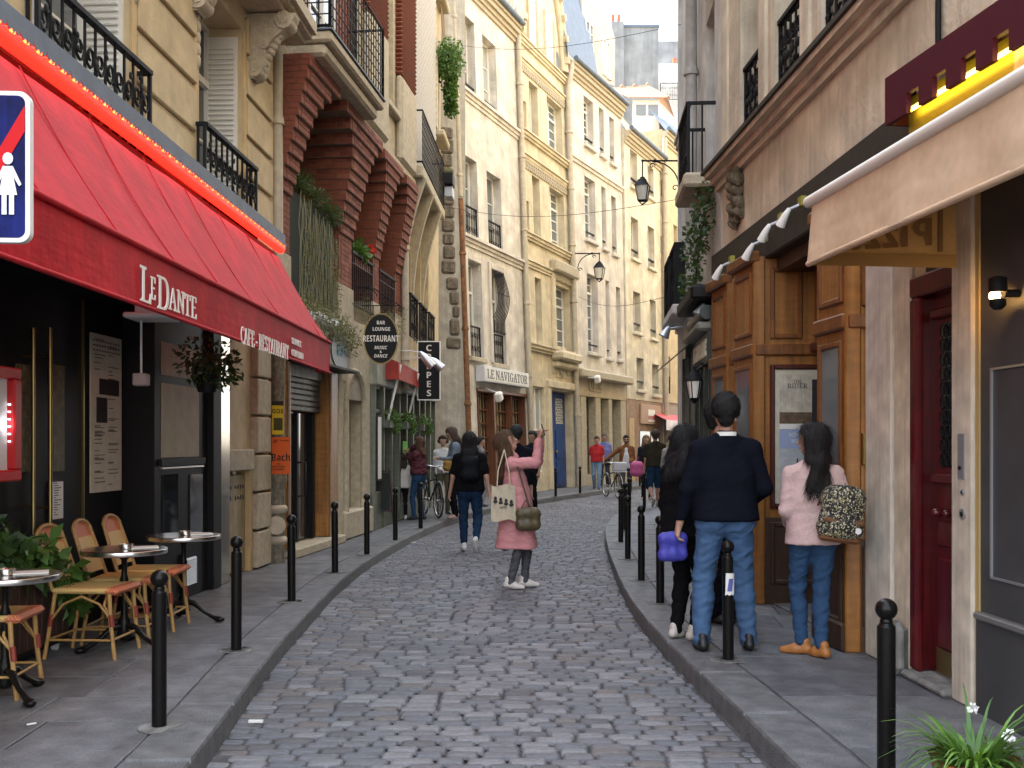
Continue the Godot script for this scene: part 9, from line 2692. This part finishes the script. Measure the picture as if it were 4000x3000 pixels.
# ---------------------------------------------------------------- street furniture
func street_things() -> void:
	var proto: Node3D = null
	var spots := [
		[-1.79, 5.26, "black ball-topped bollard before the café tables", ""], [-1.92, 7.22, "black ball-topped bollard by the café's black bay", ""],
		[-2.01, 9.46, "black ball-topped bollard by the little wooden gate", ""], [-1.98, 11.6, "black ball-topped bollard opposite the awning's end", ""],
		[-1.89, 13.5, "black ball-topped bollard by the roller-shuttered shop", ""], [-1.745, 15.5, "black ball-topped bollard by the stone arch", ""], [-1.56, 17.7, "black ball-topped bollard by the easel board", ""],
		[1.545, 4.28, "black ball-topped bollard beside the potted grass", ""], [1.44, 6.9, "black ball-topped bollard with a torn sticker", ""], [1.34, 9.37, "black ball-topped bollard beside the blue pouch", ""],
		[1.36, 10.9, "black ball-topped bollard in the row along the inner bend", "b"], [1.45, 12.98, "black ball-topped bollard in the row along the inner bend", "b"], [1.595, 15.2, "black ball-topped bollard in the row along the inner bend", "b"], [1.9, 17.4, "black ball-topped bollard in the row along the inner bend", "b"], [2.25, 19.9, "black ball-topped bollard in the row along the inner bend", "b"], [3.0, 23.5, "black ball-topped bollard in the row along the inner bend", "b"], [3.95, 24.6, "black ball-topped bollard in the row along the inner bend", "b"],
		[1.21, 28.7, "black ball-topped bollard before the blue door", ""], [2.01, 30.6, "black ball-topped bollard before the CYBELE shop", ""], [4.44, 36.0, "black ball-topped bollard before the brown shop front", ""]]
	var g := RandomNumberGenerator.new(); g.seed = 12
	for s in spots:
		var o: Node3D
		if proto == null:
			o = thing("bollard", s[2], "bollard", Transform3D.IDENTITY, "ball-topped bollards along the kerbs")
			proto = o
			var P := Acc.new(); P.lathe(Vector3.ZERO, [[0.037, 0.0], [0.037, 0.68], [0.035, 0.685], [0.03, 0.687], [0.028, 0.695]], 18)
			mk(o, "post", P.done(), M.black_paint)
			var C := Acc.new(); C.lathe(Vector3(0, 0.695, 0), [[0.025, 0], [0.027, 0.01], [0.022, 0.018]], 16)
			mk(o, "collar", C.done(), M.black_paint)
			var B := Acc.new(); B.ball(Vector3(0, 0.752, 0), Vector3.ONE * 0.045, 20, 14)
			mk(o, "ball", B.done(), M.black_paint)
		else:
			o = proto.duplicate(); o.name = numbered("bollard"); add_child(o, true)
			o.set_meta("label", s[2])
		o.transform = at(s[0], PAV, s[1], g.randf() * TAU) * Transform3D(Basis(Vector3.RIGHT, g.randf_range(-0.008, 0.008)), Vector3.ZERO)
		if s[1] < 12.0:
			var A := Acc.new()
			var q := PackedVector2Array()
			for i in 12: q.append(Vector2(cos(TAU * i / 12), sin(TAU * i / 12)) * g.randf_range(0.09, 0.15))
			A.prism(q, 0.0, 0.006, Transform3D(Basis(Vector3.RIGHT, -PI / 2), Vector3.ZERO))
			mk(o, "cement_collar", A.done(), M.cement)
	var st := thing("torn_sticker", "torn white and blue sticker on the bollard", "sticker", at(1.44, PAV + 0.44, 6.9))
	var SA := Acc.new()
	var rows := []
	for r in 5:
		var row := []
		for k in 7:
			var a := -1.1 + k * 0.36 + 0.05 * r
			row.append(Vector3(sin(a) * 0.0385, r * 0.035 - 0.008 * (k % 2) * (1 if r == 0 else 0), cos(a) * 0.0385))
		rows.append(row)
	SA.grid(rows, false, false)
	mk(st, "paper", SA.done(), M.paper_white)
	var SB := Acc.new()
	var r2 := []
	for r in 4:
		var row := []
		for k in 4:
			var a := -0.4 + k * 0.28 + 0.1 * r
			row.append(Vector3(sin(a) * 0.0392, 0.02 + r * 0.028, cos(a) * 0.0392))
		r2.append(row)
	SB.grid(r2, false, false)
	mk(st, "blue_patch", SB.done(), mat("sticker_blue", 0.08, 0.1, 0.3, 0.6))
	# potted grass, bottom right
	var pg := thing("grass_pot", "striped grass with white flowers in a wooden tub", "potted plant", at(1.66, PAV, 3.72))
	var pt := Acc.new(); pt.lathe(Vector3.ZERO, [[0.11, 0], [0.15, 0.3], [0.16, 0.31], [0.15, 0.3], [0.0, 0.28]], 12)
	mk(pg, "tub", pt.done(), M.wood_light)
	for kind in 2:
		var A := Acc.new()
		for i in 130 if kind == 0 else 60:
			var a := g.randf() * TAU
			var L := g.randf_range(0.16, 0.4)
			var up := g.randf_range(0.3, 1.0)
			var d := Vector3(cos(a), 0, sin(a))
			var w := g.randf_range(0.006, 0.012)
			var sd := d.cross(Vector3.UP)
			var p0 := d * g.randf_range(0, 0.09) + Vector3(0, 0.29, 0)
			var pts := []
			for k in 6:
				var t := k / 5.0
				pts.append(p0 + d * L * t * (1.0 - up * 0.4) + Vector3(0, L * (up * t * 1.1 - 0.85 * t * t * (1.2 - up * 0.6)), 0))
			for k in 5:
				var w0: float = w * (1.0 - k / 5.0) + 0.001; var w1: float = w * (1.0 - (k + 1) / 5.0) + 0.0006
				A.quad(pts[k] - sd * w0, pts[k] + sd * w0, pts[k + 1] + sd * w1, pts[k + 1] - sd * w1)
		stuff(mk(pg, "blades", A.done(), M.leaf if kind == 0 else M.leaf_bright))
	for q in [Vector3(-0.03, 0.5, 0.05), Vector3(0.07, 0.42, 0.12)]:
		mk(pg, "flower", leaves([[q, Vector3(0.012, 0.01, 0.012)]], 26, 0.018, int(q.y * 100), 0.0, 0.8), M.petal)
	# bicycles
	bicycle("black city bicycle leaning at the crêpe shop", at(-1.62, PAV, 20.75, 0.35), false)
	bicycle("city bicycle with a white front basket wheeled by the brown jacket", at(2.93, 0.01, 30.4, 0.25), true)
	# litter in the gutter
	for q in [[-1.42, 5.75, 0.0, "white paper scrap in the left gutter"], [1.55, 18.2, 0.4, "paper scrap by the inner kerb"], [2.05, 27.8, 0.2, "paper scrap before the blue door"], [-1.55, 16.3, 0.9, "pale cardboard strip in the left gutter"]]:
		var l := thing("litter", q[3], "litter", at(q[0], 0.012, q[1], q[2]))
		part(l, "paper", M.paper_white, Vector3(-0.04, 0, -0.012), Vector3(0.04, 0.012, 0.012))
	var bt := thing("cigarette_end", "cigarette end on the flagstones by the café tables", "litter", at(-2.45, PAV + 0.004, 5.28, 0.7))
	var CE := Acc.new(); CE.tube([Vector3(-0.02, 0.005, 0), Vector3(0.025, 0.005, 0)], 0.005, 6)
	mk(bt, "stub", CE.done(), M.paper_white)

func bicycle(label: String, xf: Transform3D, basket: bool) -> void: # front wheel towards +z
	var b := thing("bicycle", label, "bicycle", xf)
	var R := 0.34
	for z in [-0.52, 0.54]:
		var p := []
		for i in 33: p.append(Vector3(0, R + sin(TAU * i / 32.0) * R * 0.96, z + cos(TAU * i / 32.0) * R * 0.96))
		var A := Acc.new(); A.tube(p, 0.018, 6, false)
		var w := mk(b, "wheel", A.done(), M.rubber)
		var S := Acc.new()
		for i in 14: S.tube([Vector3(0, R, z), Vector3(0, R + sin(TAU * i / 14.0) * R * 0.93, z + cos(TAU * i / 14.0) * R * 0.93)], 0.0025, 3, false)
		S.tube([Vector3(-0.04, R, z), Vector3(0.04, R, z)], 0.02, 8)
		var rim := []
		for i in 33: rim.append(Vector3(0, R + sin(TAU * i / 32.0) * R * 0.9, z + cos(TAU * i / 32.0) * R * 0.9))
		S.tube(rim, 0.01, 5, false)
		mk(w, "spokes", S.done(), M.steel)
		var md := []
		for i in 10: md.append(Vector3(0, R + sin(0.2 + i * 0.28) * R * 1.1, z + cos(0.2 + i * 0.28) * R * 1.1))
		var Mg := Acc.new(); Mg.tube(md, 0.018, 5)
		mk(b, "mudguard", Mg.done(), M.grey_metal)
	var Fm := Acc.new()
	var bb := Vector3(0, 0.3, -0.08); var seat := Vector3(0, 0.82, -0.25); var head := Vector3(0, 0.85, 0.38); var hl := Vector3(0, 0.68, 0.42)
	for e in [[bb, seat], [bb, hl], [seat.lerp(bb, 0.25), hl.lerp(head, 0.5)], [bb, Vector3(0, R, -0.52)], [seat.lerp(bb, 0.2), Vector3(0, R, -0.52)], [head, hl]]: Fm.tube([e[0], e[1]], 0.016, 6)
	Fm.tube([hl, Vector3(0.04, 0.55, 0.48), Vector3(0.04, R, 0.54)], 0.013, 6); Fm.tube([hl, Vector3(-0.04, 0.55, 0.48), Vector3(-0.04, R, 0.54)], 0.013, 6)
	mk(b, "frame", Fm.done(), M.black_paint)
	var Hb := Acc.new(); Hb.tube([head, Vector3(0, 1.0, 0.36)], 0.014, 6); Hb.tube([Vector3(-0.29, 1.02, 0.2), Vector3(-0.22, 1.04, 0.36), Vector3(0, 1.0, 0.4), Vector3(0.22, 1.04, 0.36), Vector3(0.29, 1.02, 0.2)], 0.012, 6)
	mk(b, "handlebar", Hb.done(), M.steel)
	var Sd := Acc.new(); Sd.tube([seat, seat + Vector3(0, 0.12, -0.03)], 0.014, 6); Sd.tube([seat + Vector3(0, 0.15, -0.14), seat + Vector3(0, 0.15, 0.12)], [0.08, 0.025], 8)
	mk(b, "saddle", Sd.done(), M.rubber)
	var Cr := Acc.new(); Cr.tube([bb + Vector3(-0.03, 0, 0), bb + Vector3(-0.035, 0, 0)], 0.09, 16); Cr.tube([bb + Vector3(-0.05, 0, 0), bb + Vector3(-0.05, -0.16, 0.04), bb + Vector3(-0.13, -0.16, 0.04)], 0.01, 5); Cr.tube([bb + Vector3(0.05, 0, 0), bb + Vector3(0.05, 0.16, -0.04), bb + Vector3(0.13, 0.16, -0.04)], 0.01, 5)
	mk(b, "crank", Cr.done(), M.steel)
	var St := Acc.new(); St.tube([bb, Vector3(0.16, 0.0, -0.14)], 0.01, 5)
	mk(b, "kickstand", St.done(), M.steel)
	if basket:
		var W := Acc.new(); W.bev(Vector3(0, 0.92, 0.62), Vector3(0.38, 0.26, 0.28), 0.03)
		mk(b, "basket", W.done(), mat("basket_white", 0.55, 0.56, 0.6, 0.6, "cloth", 3.0))
		part(b, "basket_rack", M.light_grey, Vector3(-0.2, 0.76, 0.46), Vector3(0.2, 0.785, 0.78))

func unit_box() -> ArrayMesh:
	var A := Acc.new()
	A.box(Vector3.ZERO, Vector3.ONE)
	return A.done()

func _ready() -> void:
	rng.seed = 5
	# camera: level, lens shifted up so that upright lines stay upright
	var cam := Camera3D.new()
	cam.name = "camera"; cam.position = Vector3(0, EYE, 0)
	cam.set_frustum(0.1 * 3000.0 / F, Vector2(0, 0.1 * (HOR - 1500.0) / F), 0.1, 900.0)
	add_child(cam)
	cam.current = true
	# sky, exposure
	var we := WorldEnvironment.new()
	we.name = "world_environment"
	var env := Environment.new()
	env.background_mode = Environment.BG_SKY
	var sky := Sky.new()
	var sm := ProceduralSkyMaterial.new()
	sm.sky_top_color = Color(0.86, 0.915, 1.0)
	sm.sky_horizon_color = Color(0.9, 0.885, 0.86)
	sm.sky_curve = 0.25
	sm.ground_bottom_color = Color(0.4, 0.38, 0.35); sm.ground_horizon_color = Color(0.8, 0.79, 0.77)
	sm.sky_energy_multiplier = 1.0
	sky.sky_material = sm
	env.sky = sky
	env.tonemap_mode = Environment.TONE_MAPPER_LINEAR
	env.tonemap_exposure = 5.3
	env.sdfgi_enabled = true; env.ssao_enabled = true; env.ssil_enabled = true
	we.environment = env
	add_child(we)
	# sun: from beyond the houses on the left, it reaches the roofs and the upper fronts across the street
	var sun := DirectionalLight3D.new()
	sun.name = "sun"
	sun.light_energy = 1.3; sun.light_angular_distance = 0.5; sun.light_color = Color(1, 0.93, 0.82)
	sun.shadow_enabled = true
	sun.look_at_from_position(Vector3(-0.62, 0.75, -0.33), Vector3.ZERO)
	add_child(sun)
	textures()
	materials()
	box_mesh = unit_box()
	ground()
	cafe_house()
	cafe_front()
	brick_house()
	creperie()
	far_houses()
	right_house()
	cinema()
	right_far()
	street_things()
	people()
